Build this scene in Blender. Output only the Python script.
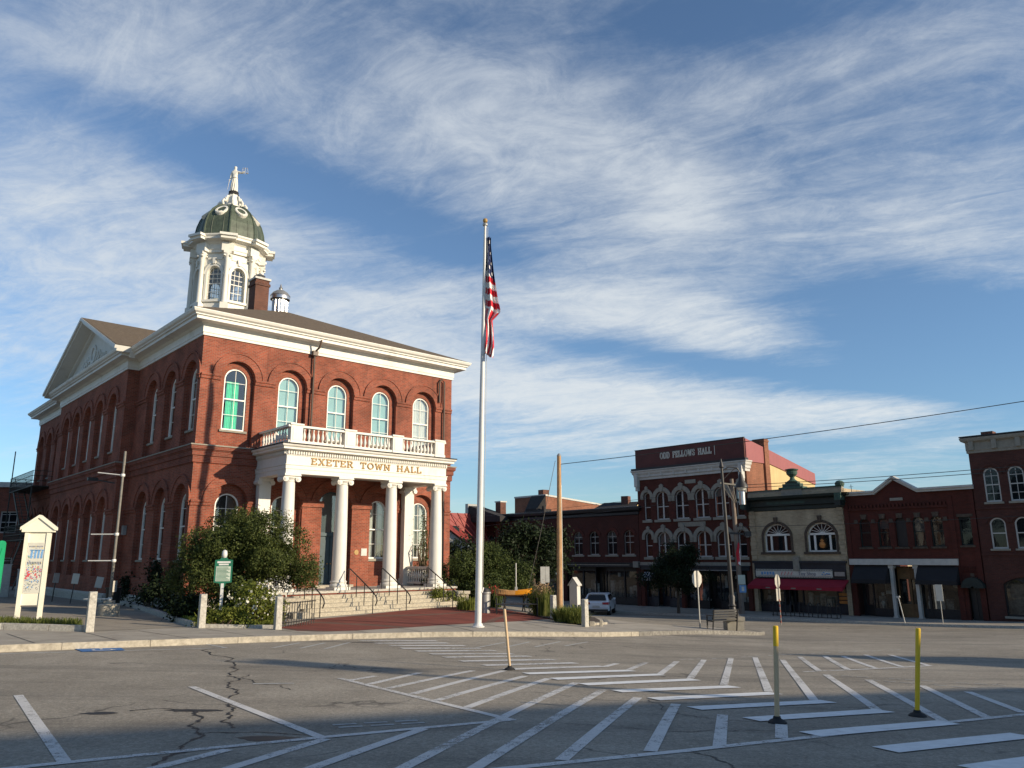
import bpy, bmesh, math, random
import numpy as np
from mathutils import Vector, Matrix
from mathutils.geometry import tessellate_polygon
R = math.radians
random.seed(7)
for o in list(bpy.data.objects):
    bpy.data.objects.remove(o)
SC = bpy.context.scene
COL = SC.collection

# ------------------------------------------------------------------ camera
EYE = 1.65
TH, RO = R(12.583), R(0.2695)
ct, st, cr, sr = math.cos(TH), math.sin(TH), math.cos(RO), math.sin(RO)
cam_d = bpy.data.cameras.new("camera")
cam = bpy.data.objects.new("camera", cam_d); COL.objects.link(cam)
cam_d.sensor_fit = 'HORIZONTAL'; cam_d.sensor_width = 36.0
cam_d.lens = 770.0/1024.0*36.0
cam_d.clip_start = 0.1; cam_d.clip_end = 3000
right = Vector((cr, st*sr, -ct*sr)); up = Vector((sr, -st*cr, ct*cr)); fwd = Vector((0, ct, st))
M = Matrix.Identity(4)
for i in range(3):
    M[i][0] = right[i]; M[i][1] = up[i]; M[i][2] = -fwd[i]
M[2][3] = EYE
cam.matrix_world = M
SC.camera = cam

# ------------------------------------------------------------------ sky + sun
SUN_EL, SUN_AZ = R(18.0), R(114.0)      # azimuth clockwise from +Y
SUN_V = Vector((math.sin(SUN_AZ)*math.cos(SUN_EL), math.cos(SUN_AZ)*math.cos(SUN_EL), math.sin(SUN_EL)))
SUN_STRENGTH, SKY_STRENGTH, EXPOSURE = 4.7, 0.097, 0.36
W = bpy.data.worlds.new("World"); SC.world = W; W.use_nodes = True


class NT:
    """tiny helper to wire shader nodes"""
    def __init__(s, tree): s.t = tree; s.n = tree.nodes; s.l = tree.links
    def new(s, typ, **kw):
        nd = s.n.new(typ)
        for k, v in kw.items(): setattr(nd, k, v)
        return nd
    def link(s, a, b): s.l.new(a, b)
    def val(s, inp, v):
        if isinstance(v, bpy.types.NodeSocket): s.l.new(v, inp)
        else: inp.default_value = v
    def math(s, op, a, b=0.0, c=0.0, clamp=False):
        nd = s.new('ShaderNodeMath', operation=op); nd.use_clamp = clamp
        s.val(nd.inputs[0], a); s.val(nd.inputs[1], b); s.val(nd.inputs[2], c)
        return nd.outputs[0]
    def mix(s, f, a, b, mode='MIX'):
        nd = s.new('ShaderNodeMix', data_type='RGBA', blend_type=mode)
        s.val(nd.inputs[0], f); s.val(nd.inputs[6], a); s.val(nd.inputs[7], b)
        return nd.outputs[2]
    def ramp(s, f, pts):
        nd = s.new('ShaderNodeValToRGB'); e = nd.color_ramp.elements
        while len(e) < len(pts): e.new(0.5)
        for i, (p, c) in enumerate(pts):
            e[i].position = p
            e[i].color = c if len(c) == 4 else (c[0], c[1], c[2], 1)
        s.val(nd.inputs[0], f); return nd.outputs[0]
    def noise(s, vec, scale, detail=4, rough=0.55, dist=0.0, w=None):
        nd = s.new('ShaderNodeTexNoise')
        if vec is not None: s.l.new(vec, nd.inputs['Vector'])
        nd.inputs['Scale'].default_value = scale; nd.inputs['Detail'].default_value = detail
        nd.inputs['Roughness'].default_value = rough; nd.inputs['Distortion'].default_value = dist
        return nd.outputs[0]
    def comb(s, x, y, z):
        nd = s.new('ShaderNodeCombineXYZ')
        s.val(nd.inputs[0], x); s.val(nd.inputs[1], y); s.val(nd.inputs[2], z); return nd.outputs[0]
    def smooth(s, v, a, b, lo=0.0, hi=1.0):
        nd = s.new('ShaderNodeMapRange', interpolation_type='SMOOTHSTEP')
        s.val(nd.inputs[0], v); nd.inputs[1].default_value = a; nd.inputs[2].default_value = b
        nd.inputs[3].default_value = lo; nd.inputs[4].default_value = hi
        return nd.outputs[0]


def build_sky():
    w = NT(W.node_tree); w.n.clear()
    out = w.new('ShaderNodeOutputWorld'); bg = w.new('ShaderNodeBackground')
    sky = w.new('ShaderNodeTexSky', sky_type='NISHITA')
    sky.sun_disc = False; sky.sun_elevation = SUN_EL; sky.sun_rotation = SUN_AZ
    sky.air_density = 1.0; sky.dust_density = 0.15; sky.ozone_density = 3.0
    tc = w.new('ShaderNodeTexCoord')
    sep = w.new('ShaderNodeSeparateXYZ'); w.link(tc.outputs['Generated'], sep.inputs[0])
    x, y, z = sep.outputs
    # a flat cirrus layer high above: direction / elevation, seen in perspective from anywhere
    zz = w.math('ADD', w.math('MAXIMUM', z, 0.0), 0.12)
    u = w.math('DIVIDE', x, zz); v = w.math('DIVIDE', y, zz)
    a = R(-24)
    ur = w.math('ADD', w.math('MULTIPLY', u, math.cos(a)), w.math('MULTIPLY', v, math.sin(a)))
    vr = w.math('ADD', w.math('MULTIPLY', u, -math.sin(a)), w.math('MULTIPLY', v, math.cos(a)))
    # large warp
    warp = w.new('ShaderNodeTexNoise'); w.link(w.comb(u, v, 0.0), warp.inputs['Vector'])
    warp.inputs['Scale'].default_value = 0.7; warp.inputs['Detail'].default_value = 3
    ws = w.new('ShaderNodeSeparateXYZ'); w.link(warp.outputs['Color'], ws.inputs[0])
    wu = w.math('MULTIPLY', w.math('SUBTRACT', ws.outputs[0], 0.5), 0.75)
    wv = w.math('MULTIPLY', w.math('SUBTRACT', ws.outputs[1], 0.5), 0.75)
    ur = w.math('ADD', ur, wu); vr = w.math('ADD', vr, wv)
    broad = w.noise(w.comb(w.math('MULTIPLY', ur, 0.35), w.math('MULTIPLY', vr, 0.9), 3.1), 1.0, 5, 0.55)
    streak = w.noise(w.comb(w.math('MULTIPLY', ur, 0.9), w.math('MULTIPLY', vr, 4.2), 7.7), 1.1, 9, 0.60, 0.2)
    fine = w.noise(w.comb(w.math('MULTIPLY', ur, 3.0), w.math('MULTIPLY', vr, 6.5), 1.3), 1.8, 8, 0.7, 0.9)
    puff = w.noise(w.comb(w.math('MULTIPLY', u, 4.0), w.math('MULTIPLY', v, 4.5), 5.5), 1.6, 12, 0.74, 0.3)
    # large banks and gaps of this evening's sky, by direction of view (gnomonic about +Y)
    ay = w.math('MAXIMUM', w.math('ABSOLUTE', y), 0.05)
    gu = w.math('DIVIDE', x, ay); gv = w.math('DIVIDE', z, ay)
    def blob(cx, cz, rx, rz, ang, amp):
        c, s_ = math.cos(R(ang)), math.sin(R(ang))
        dx = w.math('SUBTRACT', gu, cx); dz = w.math('SUBTRACT', gv, cz)
        p = w.math('DIVIDE', w.math('ADD', w.math('MULTIPLY', dx, c), w.math('MULTIPLY', dz, s_)), rx)
        q = w.math('DIVIDE', w.math('SUBTRACT', w.math('MULTIPLY', dz, c), w.math('MULTIPLY', dx, s_)), rz)
        d = w.math('ADD', w.math('MULTIPLY', p, p), w.math('MULTIPLY', q, q))
        return w.math('MULTIPLY', w.math('POWER', 2.718, w.math('MULTIPLY', d, -1.0)), amp)
    bias = None
    for b in SKY_BLOBS:
        t = blob(*b); bias = t if bias is None else w.math('ADD', bias, t)
    dens = w.math('ADD', w.math('MULTIPLY', broad, 0.62), w.math('MULTIPLY', streak, 0.55))
    dens = w.math('ADD', dens, w.math('MULTIPLY', fine, 0.33))
    dens = w.math('ADD', dens, w.math('MULTIPLY', w.math('SUBTRACT', puff, 0.35), 0.34))
    dens = w.math('ADD', dens, w.math('MULTIPLY', bias, 0.42))
    cov = w.smooth(dens, 0.63, 1.28)
    cov = w.math('MULTIPLY', w.math('MULTIPLY', cov, 0.90), w.smooth(w.math('ADD', w.math('MULTIPLY', fine, 0.5), w.math('MULTIPLY', puff, 0.5)), 0.34, 0.62, 0.76, 1.0))
    cov = w.math('MULTIPLY', cov, w.smooth(z, 0.0, 0.10, 0.25, 1.0))
    cov = w.math('MULTIPLY', cov, w.smooth(y, -0.35, 0.25, 0.15, 1.0))      # clouds thinned behind the view to weaken fill light on shaded walls
    cloud = w.mix(w.smooth(z, 0.05, 0.75), (6.3, 6.65, 6.8, 1), (5.0, 5.45, 6.0, 1))
    tint = w.mix(1.0, sky.outputs[0], w.ramp(z, [(0.0, SKY_TINT_LOW), (0.35, SKY_TINT)]), 'MULTIPLY')
    w.link(w.mix(cov, tint, cloud), bg.inputs['Color'])
    bg.inputs['Strength'].default_value = SKY_STRENGTH
    w.link(bg.outputs[0], out.inputs[0])


SKY_TINT = (1.12, 1.16, 1.20, 1)
SKY_TINT_LOW = (0.80, 0.98, 1.14, 1)
# centre (tan azimuth, tan elevation), radii, tilt, amount
SKY_BLOBS = [
    (-0.45, 0.36, 0.42, 0.16, -14, 0.55), (-0.55, 0.72, 0.35, 0.10, -12, 0.35), (0.02, 0.62, 0.20, 0.16, -25, 0.50),
    (0.24, 0.50, 0.10, 0.07, -10, 0.85), (0.20, 0.325, 0.22, 0.045, -12, 1.35), (0.20, 0.20, 0.30, 0.028, -6, 0.95), (0.24, 0.255, 0.26, 0.014, -8, -0.55),
    (0.55, 0.55, 0.22, 0.14, -20, 0.35), (-0.12, 0.26, 0.22, 0.06, -10, 0.45), (0.05, 0.20, 0.15, 0.03, -5, 0.4), (0.22, 0.13, 0.25, 0.018, -4, 0.55), (0.50, 0.19, 0.12, 0.016, 0, 0.75), (0.60, 0.145, 0.10, 0.012, 3, 0.8), (-0.5, 0.13, 0.2, 0.02, 0, 0.4),
    (-0.42, 0.56, 0.30, 0.045, -20, -0.75), (-0.10, 0.43, 0.20, 0.05, -22, -0.6), (0.30, 0.78, 0.30, 0.06, 5, -0.45),
    (0.60, 0.27, 0.20, 0.10, -10, -1.0), (0.10, 0.37, 0.18, 0.03, -12, -0.5), (-0.60, 0.12, 0.2, 0.07, 0, -0.3),
    (0.05, 0.10, 0.7, 0.06, 0, -0.35), (0.62, 0.40, 0.15, 0.05, -15, 0.3)]
build_sky()
sun_d = bpy.data.lights.new("sun", 'SUN'); sun_o = bpy.data.objects.new("sun", sun_d); COL.objects.link(sun_o)
sun_d.energy = SUN_STRENGTH; sun_d.angle = R(0.5); sun_d.color = (1.0, 0.84, 0.62)
sun_o.rotation_euler = (-SUN_V).to_track_quat('-Z', 'Y').to_euler()
sun_o.location = (0, 0, 60)
SC.view_settings.view_transform = 'Standard'; SC.view_settings.look = 'None'
SC.view_settings.exposure = EXPOSURE; SC.view_settings.gamma = 1.0
SC.view_settings.use_curve_mapping = False
SC.render.engine = 'CYCLES'
SC.cycles.max_bounces = 5; SC.cycles.transparent_max_bounces = 12

# ------------------------------------------------------------------ materials
MATS = {}


def newmat(name):
    m = bpy.data.materials.new(name); m.use_nodes = True
    t = NT(m.node_tree); b = m.node_tree.nodes['Principled BSDF']
    MATS[name] = m
    return m, t, b


def pmat(name, col, rough=0.6, var=0.18, scale=3.0, bump=0.0, bscale=40.0, metal=0.0, spec=0.5, streak=False, dirt=None, dirt_amt=0.5):
    """painted / plain surface with uneven tone and faint relief"""
    m, t, b = newmat(name)
    tc = t.new('ShaderNodeTexCoord')
    vec = tc.outputs['Object']
    n1 = t.noise(vec, scale, 6, 0.6)
    if streak:
        mp = t.new('ShaderNodeMapping'); t.link(vec, mp.inputs[0]); mp.inputs['Scale'].default_value = (6, 6, 0.5)
        n2 = t.noise(mp.outputs[0], scale, 5, 0.6)
        n1 = t.math('MULTIPLY', t.math('ADD', n1, n2), 0.5)
    lo = [c*(1-var) for c in col]; hi = [min(1, c*(1+var)) for c in col]
    c = t.ramp(n1, [(0.3, lo), (0.7, hi)])
    if dirt:
        n3 = t.noise(vec, scale*0.45, 8, 0.72, 0.6)
        c = t.mix(t.math('MULTIPLY', t.smooth(n3, 0.52, 0.72), dirt_amt), c, (*dirt, 1))
    t.link(c, b.inputs['Base Color'])
    b.inputs['Roughness'].default_value = rough; b.inputs['Metallic'].default_value = metal
    b.inputs['Specular IOR Level'].default_value = spec
    if bump:
        bp = t.new('ShaderNodeBump'); bp.inputs['Strength'].default_value = bump; bp.inputs['Distance'].default_value = 0.02
        t.link(t.noise(vec, bscale, 4, 0.6), bp.inputs['Height']); t.link(bp.outputs[0], b.inputs['Normal'])
    return m


def brick(name, c1, c2, mortar, bw=0.22, bh=0.075, ms=0.010, blotch=0.25, stain=(0.05, 0.03, 0.025), stain_amt=0.35, offset=0.5, rough=0.9):
    m, t, b = newmat(name)
    tc = t.new('ShaderNodeTexCoord'); sep = t.new('ShaderNodeSeparateXYZ'); t.link(tc.outputs['Object'], sep.inputs[0])
    vec = t.comb(t.math('ADD', sep.outputs[0], sep.outputs[1]), sep.outputs[2], 0.0)
    br = t.new('ShaderNodeTexBrick'); t.link(vec, br.inputs['Vector'])
    br.offset = offset
    br.inputs['Color1'].default_value = (*c1, 1); br.inputs['Color2'].default_value = (*c2, 1); br.inputs['Mortar'].default_value = (*mortar, 1)
    br.inputs['Scale'].default_value = 1.0; br.inputs['Brick Width'].default_value = bw; br.inputs['Row Height'].default_value = bh
    br.inputs['Mortar Size'].default_value = ms; br.inputs['Mortar Smooth'].default_value = 0.3; br.inputs['Bias'].default_value = -0.15
    n = t.noise(tc.outputs['Object'], 0.9, 8, 0.62)
    c = t.mix(1.0, br.outputs[0], t.ramp(n, [(0.3, [1-blotch]*3), (0.7, [1+blotch*0.6]*3)]), 'MULTIPLY')
    mp = t.new('ShaderNodeMapping'); t.link(tc.outputs['Object'], mp.inputs[0]); mp.inputs['Scale'].default_value = (1.6, 1.6, 0.25)
    n2 = t.noise(mp.outputs[0], 1.0, 7, 0.65, 0.3)
    c = t.mix(t.math('MULTIPLY', t.smooth(n2, 0.53, 0.75), stain_amt), c, (*stain, 1))
    t.link(c, b.inputs['Base Color']); b.inputs['Roughness'].default_value = rough
    b.inputs['Specular IOR Level'].default_value = 0.25
    bp = t.new('ShaderNodeBump'); bp.inputs['Strength'].default_value = 0.5; bp.inputs['Distance'].default_value = 0.012; bp.invert = True
    t.link(br.outputs['Fac'], bp.inputs['Height']); t.link(bp.outputs[0], b.inputs['Normal'])
    return m


def glass(name, tint=(0.75, 0.82, 0.85), refl0=0.10, refl1=0.95, rough=0.02, opaque=0.25):
    m, t, b = newmat(name)
    out = m.node_tree.nodes['Material Output']
    lw = t.new('ShaderNodeLayerWeight'); lw.inputs['Blend'].default_value = 0.35
    gl = t.new('ShaderNodeBsdfGlossy'); gl.inputs['Roughness'].default_value = rough
    tc = t.new('ShaderNodeTexCoord')
    bp = t.new('ShaderNodeBump'); bp.inputs['Strength'].default_value = 0.08; bp.inputs['Distance'].default_value = 0.02
    t.link(t.noise(tc.outputs['Object'], 1.7, 2, 0.5), bp.inputs['Height']); t.link(bp.outputs[0], gl.inputs['Normal'])
    tr = t.new('ShaderNodeBsdfTransparent'); tr.inputs['Color'].default_value = (*tint, 1)
    df = t.new('ShaderNodeBsdfDiffuse'); df.inputs['Color'].default_value = (0.02, 0.025, 0.03, 1)
    m1 = t.new('ShaderNodeMixShader'); m1.inputs[0].default_value = opaque
    t.link(tr.outputs[0], m1.inputs[1]); t.link(df.outputs[0], m1.inputs[2])
    m2 = t.new('ShaderNodeMixShader')
    t.link(t.smooth(lw.outputs['Facing'], 0.0, 1.0, refl0, refl1), m2.inputs[0])
    t.link(m1.outputs[0], m2.inputs[1]); t.link(gl.outputs[0], m2.inputs[2])
    t.link(m2.outputs[0], out.inputs[0])
    return m


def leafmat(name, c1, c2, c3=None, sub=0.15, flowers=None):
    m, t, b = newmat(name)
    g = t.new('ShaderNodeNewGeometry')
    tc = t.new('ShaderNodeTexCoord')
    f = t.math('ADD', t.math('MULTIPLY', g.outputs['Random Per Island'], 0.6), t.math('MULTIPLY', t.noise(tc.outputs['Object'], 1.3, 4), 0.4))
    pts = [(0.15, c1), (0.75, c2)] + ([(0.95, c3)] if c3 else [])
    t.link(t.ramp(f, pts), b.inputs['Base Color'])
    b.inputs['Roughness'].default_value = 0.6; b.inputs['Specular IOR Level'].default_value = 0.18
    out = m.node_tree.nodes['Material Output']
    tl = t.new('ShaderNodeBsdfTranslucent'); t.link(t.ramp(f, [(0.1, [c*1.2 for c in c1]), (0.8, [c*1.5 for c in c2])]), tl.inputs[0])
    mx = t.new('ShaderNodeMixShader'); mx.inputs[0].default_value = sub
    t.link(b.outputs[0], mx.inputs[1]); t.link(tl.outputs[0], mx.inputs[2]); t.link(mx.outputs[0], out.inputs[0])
    return m


def asphalt_mat():
    m, t, b = newmat('asphalt')
    tc = t.new('ShaderNodeTexCoord'); v = tc.outputs['Object']
    big = t.noise(v, 0.16, 6, 0.6, 0.4); mid = t.noise(v, 1.1, 6, 0.65); fine = t.noise(v, 48.0, 3, 0.75); grit = t.noise(v, 17.0, 4, 0.78)
    f = t.math('ADD', t.math('MULTIPLY', big, 0.45), t.math('MULTIPLY', mid, 0.30))
    f = t.math('ADD', f, t.math('MULTIPLY', fine, 0.60)); f = t.math('ADD', f, t.math('MULTIPLY', grit, 0.62)); f = t.math('SUBTRACT', f, 0.31)
    c = t.ramp(f, [(0.40, (0.118, 0.104, 0.083)), (0.64, (0.245, 0.218, 0.175)), (0.88, (0.42, 0.378, 0.31))])
    # tyre-polished, slightly darker lanes running along the main street, patches of old tar
    mp = t.new('ShaderNodeMapping'); t.link(v, mp.inputs[0]); mp.inputs['Rotation'].default_value = (0, 0, R(-28)); mp.inputs['Scale'].default_value = (0.07, 0.9, 1)
    lane = t.noise(mp.outputs[0], 1.0, 5, 0.6, 0.2)
    c = t.mix(t.math('MULTIPLY', t.smooth(lane, 0.48, 0.70), 0.40), c, (0.055, 0.053, 0.050, 1))
    st_ = t.noise(v, 0.55, 9, 0.75, 1.2)
    c = t.mix(t.math('MULTIPLY', t.smooth(st_, 0.60, 0.70), 0.55), c, (0.045, 0.043, 0.042, 1))
    # fine cracking
    vo = t.new('ShaderNodeTexVoronoi', feature='DISTANCE_TO_EDGE'); 
    wv = t.new('ShaderNodeVectorMath', operation='ADD')
    nn = t.new('ShaderNodeTexNoise'); t.link(v, nn.inputs['Vector']); nn.inputs['Scale'].default_value = 1.2; nn.inputs['Detail'].default_value = 6
    t.link(v, wv.inputs[0]); t.link(nn.outputs['Color'], wv.inputs[1]); t.link(wv.outputs[0], vo.inputs['Vector']); vo.inputs['Scale'].default_value = 0.33
    crk = t.smooth(vo.outputs['Distance'], 0.0, 0.012, 1.0, 0.0)
    crk = t.math('MULTIPLY', crk, t.smooth(t.noise(v, 0.35, 4), 0.50, 0.62))
    c = t.mix(t.math('MULTIPLY', crk, 0.65), c, (0.02, 0.02, 0.02, 1))
    t.link(c, b.inputs['Base Color']); b.inputs['Roughness'].default_value = 0.85; b.inputs['Specular IOR Level'].default_value = 0.3
    bp = t.new('ShaderNodeBump'); bp.inputs['Strength'].default_value = 0.55; bp.inputs['Distance'].default_value = 0.012
    t.link(t.math('ADD', fine, grit), bp.inputs['Height']); t.link(bp.outputs[0], b.inputs['Normal'])
    return m


def paint_mat():
    m, t, b = newmat('road_paint')
    tc = t.new('ShaderNodeTexCoord'); v = tc.outputs['Object']
    out = m.node_tree.nodes['Material Output']
    n = t.noise(v, 9.0, 8, 0.75); n2 = t.noise(v, 0.8, 5, 0.6); n3 = t.noise(v, 60.0, 3, 0.7)
    c = t.ramp(n, [(0.3, (0.48, 0.47, 0.45)), (0.7, (0.74, 0.73, 0.70))])
    t.link(c, b.inputs['Base Color']); b.inputs['Roughness'].default_value = 0.7
    wear = t.math('ADD', t.math('ADD', t.math('MULTIPLY', n, 0.45), t.math('MULTIPLY', n2, 0.30)), t.math('MULTIPLY', n3, 0.25))
    al = t.smooth(wear, 0.485, 0.60, 0.95, 0.12)
    tr = t.new('ShaderNodeBsdfTransparent'); mx = t.new('ShaderNodeMixShader')
    t.link(al, mx.inputs[0]); t.link(tr.outputs[0], mx.inputs[1]); t.link(b.outputs[0], mx.inputs[2]); t.link(mx.outputs[0], out.inputs[0])
    return m


asphalt_mat(); paint_mat()
pmat('road_paint_old', (0.36, 0.36, 0.34), 0.8, 0.25, 6.0)
pmat('road_paint_fresh', (0.70, 0.71, 0.70), 0.6, 0.10, 7.0, dirt=(0.36, 0.35, 0.33), dirt_amt=0.5)
pmat('blue_paint', (0.03, 0.14, 0.36), 0.7, 0.25, 4.0)
pmat('tar', (0.012, 0.012, 0.013), 0.6, 0.3, 5.0)
pmat('concrete', (0.335, 0.30, 0.245), 0.9, 0.18, 1.2, 0.4, 60, dirt=(0.15, 0.13, 0.10), dirt_amt=0.6)
pmat('path', (0.27, 0.235, 0.185), 0.92, 0.16, 1.5, 0.3, 60, dirt=(0.15, 0.13, 0.10))
pmat('granite', (0.43, 0.41, 0.36), 0.85, 0.30, 14.0, 0.5, 45, dirt=(0.20, 0.17, 0.13), dirt_amt=0.6)
pmat('granite_pale', (0.37, 0.335, 0.27), 0.85, 0.28, 9.0, 0.5, 45, dirt=(0.17, 0.135, 0.095), dirt_amt=0.65)
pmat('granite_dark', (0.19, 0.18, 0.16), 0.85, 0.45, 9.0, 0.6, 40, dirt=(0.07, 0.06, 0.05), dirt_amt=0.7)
pmat('step_granite', (0.40, 0.36, 0.28), 0.85, 0.35, 16.0, 0.5, 40, dirt=(0.20, 0.16, 0.10), dirt_amt=0.7)
pmat('soil', (0.05, 0.035, 0.025), 0.95, 0.4, 5.0, 0.8, 20)
brick('hall_brick', (0.30, 0.076, 0.042), (0.18, 0.047, 0.029), (0.25, 0.155, 0.115), stain_amt=0.45, blotch=0.34)
brick('hall_brick_plain', (0.25, 0.063, 0.038), (0.155, 0.042, 0.027), (0.22, 0.135, 0.10), stain_amt=0.5, blotch=0.34)
brick('plaza_brick', (0.23, 0.060, 0.042), (0.16, 0.045, 0.033), (0.15, 0.08, 0.06), 0.2, 0.1, 0.008)
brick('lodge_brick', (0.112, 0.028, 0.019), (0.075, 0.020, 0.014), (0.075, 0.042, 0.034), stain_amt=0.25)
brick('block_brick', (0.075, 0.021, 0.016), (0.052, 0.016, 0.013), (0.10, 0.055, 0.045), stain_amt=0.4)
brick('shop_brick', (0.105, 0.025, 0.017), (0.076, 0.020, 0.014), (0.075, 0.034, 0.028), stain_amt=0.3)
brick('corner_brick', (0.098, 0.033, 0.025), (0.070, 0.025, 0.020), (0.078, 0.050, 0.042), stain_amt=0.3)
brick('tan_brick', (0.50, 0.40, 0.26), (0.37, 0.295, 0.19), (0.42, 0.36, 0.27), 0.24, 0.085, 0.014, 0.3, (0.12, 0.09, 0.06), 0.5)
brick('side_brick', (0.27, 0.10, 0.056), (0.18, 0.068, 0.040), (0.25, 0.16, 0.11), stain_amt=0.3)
brick('chimney_brick', (0.15, 0.055, 0.034), (0.085, 0.034, 0.024), (0.18, 0.13, 0.11), stain_amt=0.4)
pmat('white_paint', (0.66, 0.645, 0.59), 0.55, 0.07, 1.5, 0.08, 12, dirt=(0.38, 0.34, 0.27), dirt_amt=0.5, streak=True)
pmat('white_trim', (0.80, 0.78, 0.72), 0.5, 0.06, 2.5)
pmat('cupola_paint', (0.70, 0.68, 0.61), 0.55, 0.07, 2.0, dirt=(0.42, 0.39, 0.33), dirt_amt=0.4, streak=True)
pmat('tympanum', (0.62, 0.61, 0.56), 0.7, 0.08, 2.0)
pmat('trim_grey', (0.50, 0.49, 0.46), 0.55, 0.1, 3.0)
pmat('gold', (0.36, 0.215, 0.055), 0.5, 0.15, 8.0)
pmat('copper_green', (0.062, 0.082, 0.056), 0.6, 0.6, 2.2, streak=True, dirt=(0.020, 0.026, 0.019), dirt_amt=0.85)
pmat('verdigris', (0.042, 0.088, 0.066), 0.7, 0.35, 2.2, streak=True, dirt=(0.03, 0.05, 0.04), dirt_amt=0.5)
pmat('verdigris_dark', (0.030, 0.060, 0.048), 0.7, 0.4, 3.0)
pmat('dark_green', (0.010, 0.020, 0.017), 0.6, 0.35, 2.5)
pmat('roof_shingle', (0.115, 0.085, 0.055), 0.95, 0.35, 6.0, 0.6, 30)
pmat('roof_dark', (0.028, 0.026, 0.026), 0.9, 0.3, 3.0, 0.4, 30)
pmat('roof_red', (0.25, 0.042, 0.036), 0.6, 0.2, 1.5)
pmat('metal_zinc', (0.58, 0.58, 0.57), 0.32, 0.12, 3.0, metal=0.9)
pmat('steel_grey', (0.33, 0.33, 0.32), 0.5, 0.15, 6.0, metal=0.6)
pmat('pipe_grey', (0.16, 0.15, 0.13), 0.6, 0.2, 6.0)
pmat('iron_black', (0.014, 0.014, 0.015), 0.5, 0.3, 6.0)
pmat('lamp_black', (0.03, 0.028, 0.026), 0.5, 0.3, 4.0)
pmat('lantern', (0.6, 0.6, 0.55), 0.3, 0.1, 4.0)
pmat('pipe_bronze', (0.10, 0.065, 0.045), 0.55, 0.2, 4.0)
pmat('door_teal', (0.018, 0.05, 0.065), 0.5, 0.2, 3.0)
pmat('door_wood', (0.20, 0.11, 0.045), 0.6, 0.25, 4.0)
pmat('curtain_green', (0.10, 0.75, 0.42), 0.8, 0.12, 6.0)
pmat('blind_teal', (0.34, 0.54, 0.52), 0.8, 0.08, 2.0)  # sky reflection in the upper panes, painted as a backing sheet colour
pmat('curtain_white', (0.72, 0.72, 0.66), 0.85, 0.15, 7.0, streak=True)
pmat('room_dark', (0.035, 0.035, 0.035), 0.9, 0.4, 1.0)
pmat('stone_trim', (0.27, 0.25, 0.205), 0.85, 0.16, 5.0, dirt=(0.20, 0.17, 0.13), dirt_amt=0.5)
pmat('cornice_white', (0.50, 0.49, 0.45), 0.6, 0.12, 3.0, dirt=(0.28, 0.26, 0.22), dirt_amt=0.4)
pmat('sign_maroon', (0.095, 0.022, 0.018), 0.7, 0.2, 1.2)
pmat('metal_red', (0.27, 0.072, 0.072), 0.55, 0.12, 1.0, streak=True)
pmat('stucco_cream', (0.52, 0.40, 0.20), 0.9, 0.14, 0.9, streak=True)
pmat('sign_cream', (0.62, 0.60, 0.52), 0.6, 0.1, 3.0)
pmat('shop_black', (0.010, 0.010, 0.012), 0.5, 0.3, 3.0)
pmat('shop_navy', (0.016, 0.022, 0.032), 0.5, 0.3, 3.0)
pmat('awning_red', (0.32, 0.012, 0.030), 0.8, 0.12, 2.0)
pmat('awning_black', (0.012, 0.012, 0.014), 0.8, 0.2, 2.0)
pmat('awning_white', (0.62, 0.62, 0.60), 0.8, 0.1, 2.0)
pmat('awning_blue', (0.05, 0.07, 0.14), 0.8, 0.1, 2.0)
pmat('wood_pole', (0.42, 0.25, 0.125), 0.85, 0.35, 3.0, 0.5, 30, streak=True)
pmat('wood_pole_grey', (0.21, 0.165, 0.13), 0.85, 0.35, 3.0, 0.5, 30, streak=True)
pmat('pole_white', (0.62, 0.62, 0.60), 0.4, 0.10, 3.0, dirt=(0.40, 0.38, 0.34), dirt_amt=0.4, streak=True)
pmat('sign_white', (0.82, 0.78, 0.64), 0.6, 0.06, 3.0)
pmat('sign_back', (0.52, 0.50, 0.45), 0.45, 0.10, 5.0, metal=0.3)
pmat('kiosk_grey', (0.52, 0.51, 0.47), 0.7, 0.08, 2.0)
pmat('marker_green', (0.012, 0.13, 0.075), 0.5, 0.15, 4.0)
pmat('marker_text', (0.50, 0.56, 0.48), 0.5, 0.1, 4.0)
pmat('board_green', (0.012, 0.36, 0.15), 0.5, 0.1, 3.0)
pmat('delineator_white', (0.56, 0.40, 0.235), 0.6, 0.10, 6.0)
pmat('delineator_yellow', (0.72, 0.46, 0.015), 0.6, 0.08, 6.0)
pmat('rubber', (0.015, 0.015, 0.015), 0.8, 0.3, 6.0)
pmat('faded_red', (0.26, 0.09, 0.07), 0.7, 0.2, 6.0)
pmat('flag_red', (0.55, 0.015, 0.03), 0.75, 0.08, 3.0)
pmat('flag_white', (0.80, 0.78, 0.74), 0.75, 0.05, 3.0)
pmat('flag_blue', (0.015, 0.025, 0.095), 0.75, 0.12, 3.0)
pmat('boat_orange', (0.60, 0.24, 0.015), 0.4, 0.12, 3.0)
pmat('boat_tan', (0.55, 0.30, 0.12), 0.6, 0.2, 4.0)
pmat('car_white', (0.72, 0.74, 0.76), 0.22, 0.03, 2.0)
pmat('car_glass', (0.012, 0.014, 0.016), 0.06, 0.1, 2.0)
pmat('tail_red', (0.35, 0.01, 0.01), 0.25, 0.1, 2.0)
pmat('tail_dark', (0.05, 0.012, 0.014), 0.2, 0.1, 2.0)
pmat('bark', (0.085, 0.062, 0.045), 0.95, 0.35, 6.0, 0.8, 20)
pmat('vine_wood', (0.10, 0.07, 0.04), 0.9, 0.3, 5.0)
pmat('poster_blue', (0.16, 0.34, 0.60), 0.6, 0.2, 8.0)
pmat('poster_red', (0.66, 0.07, 0.09), 0.6, 0.2, 8.0)
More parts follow.
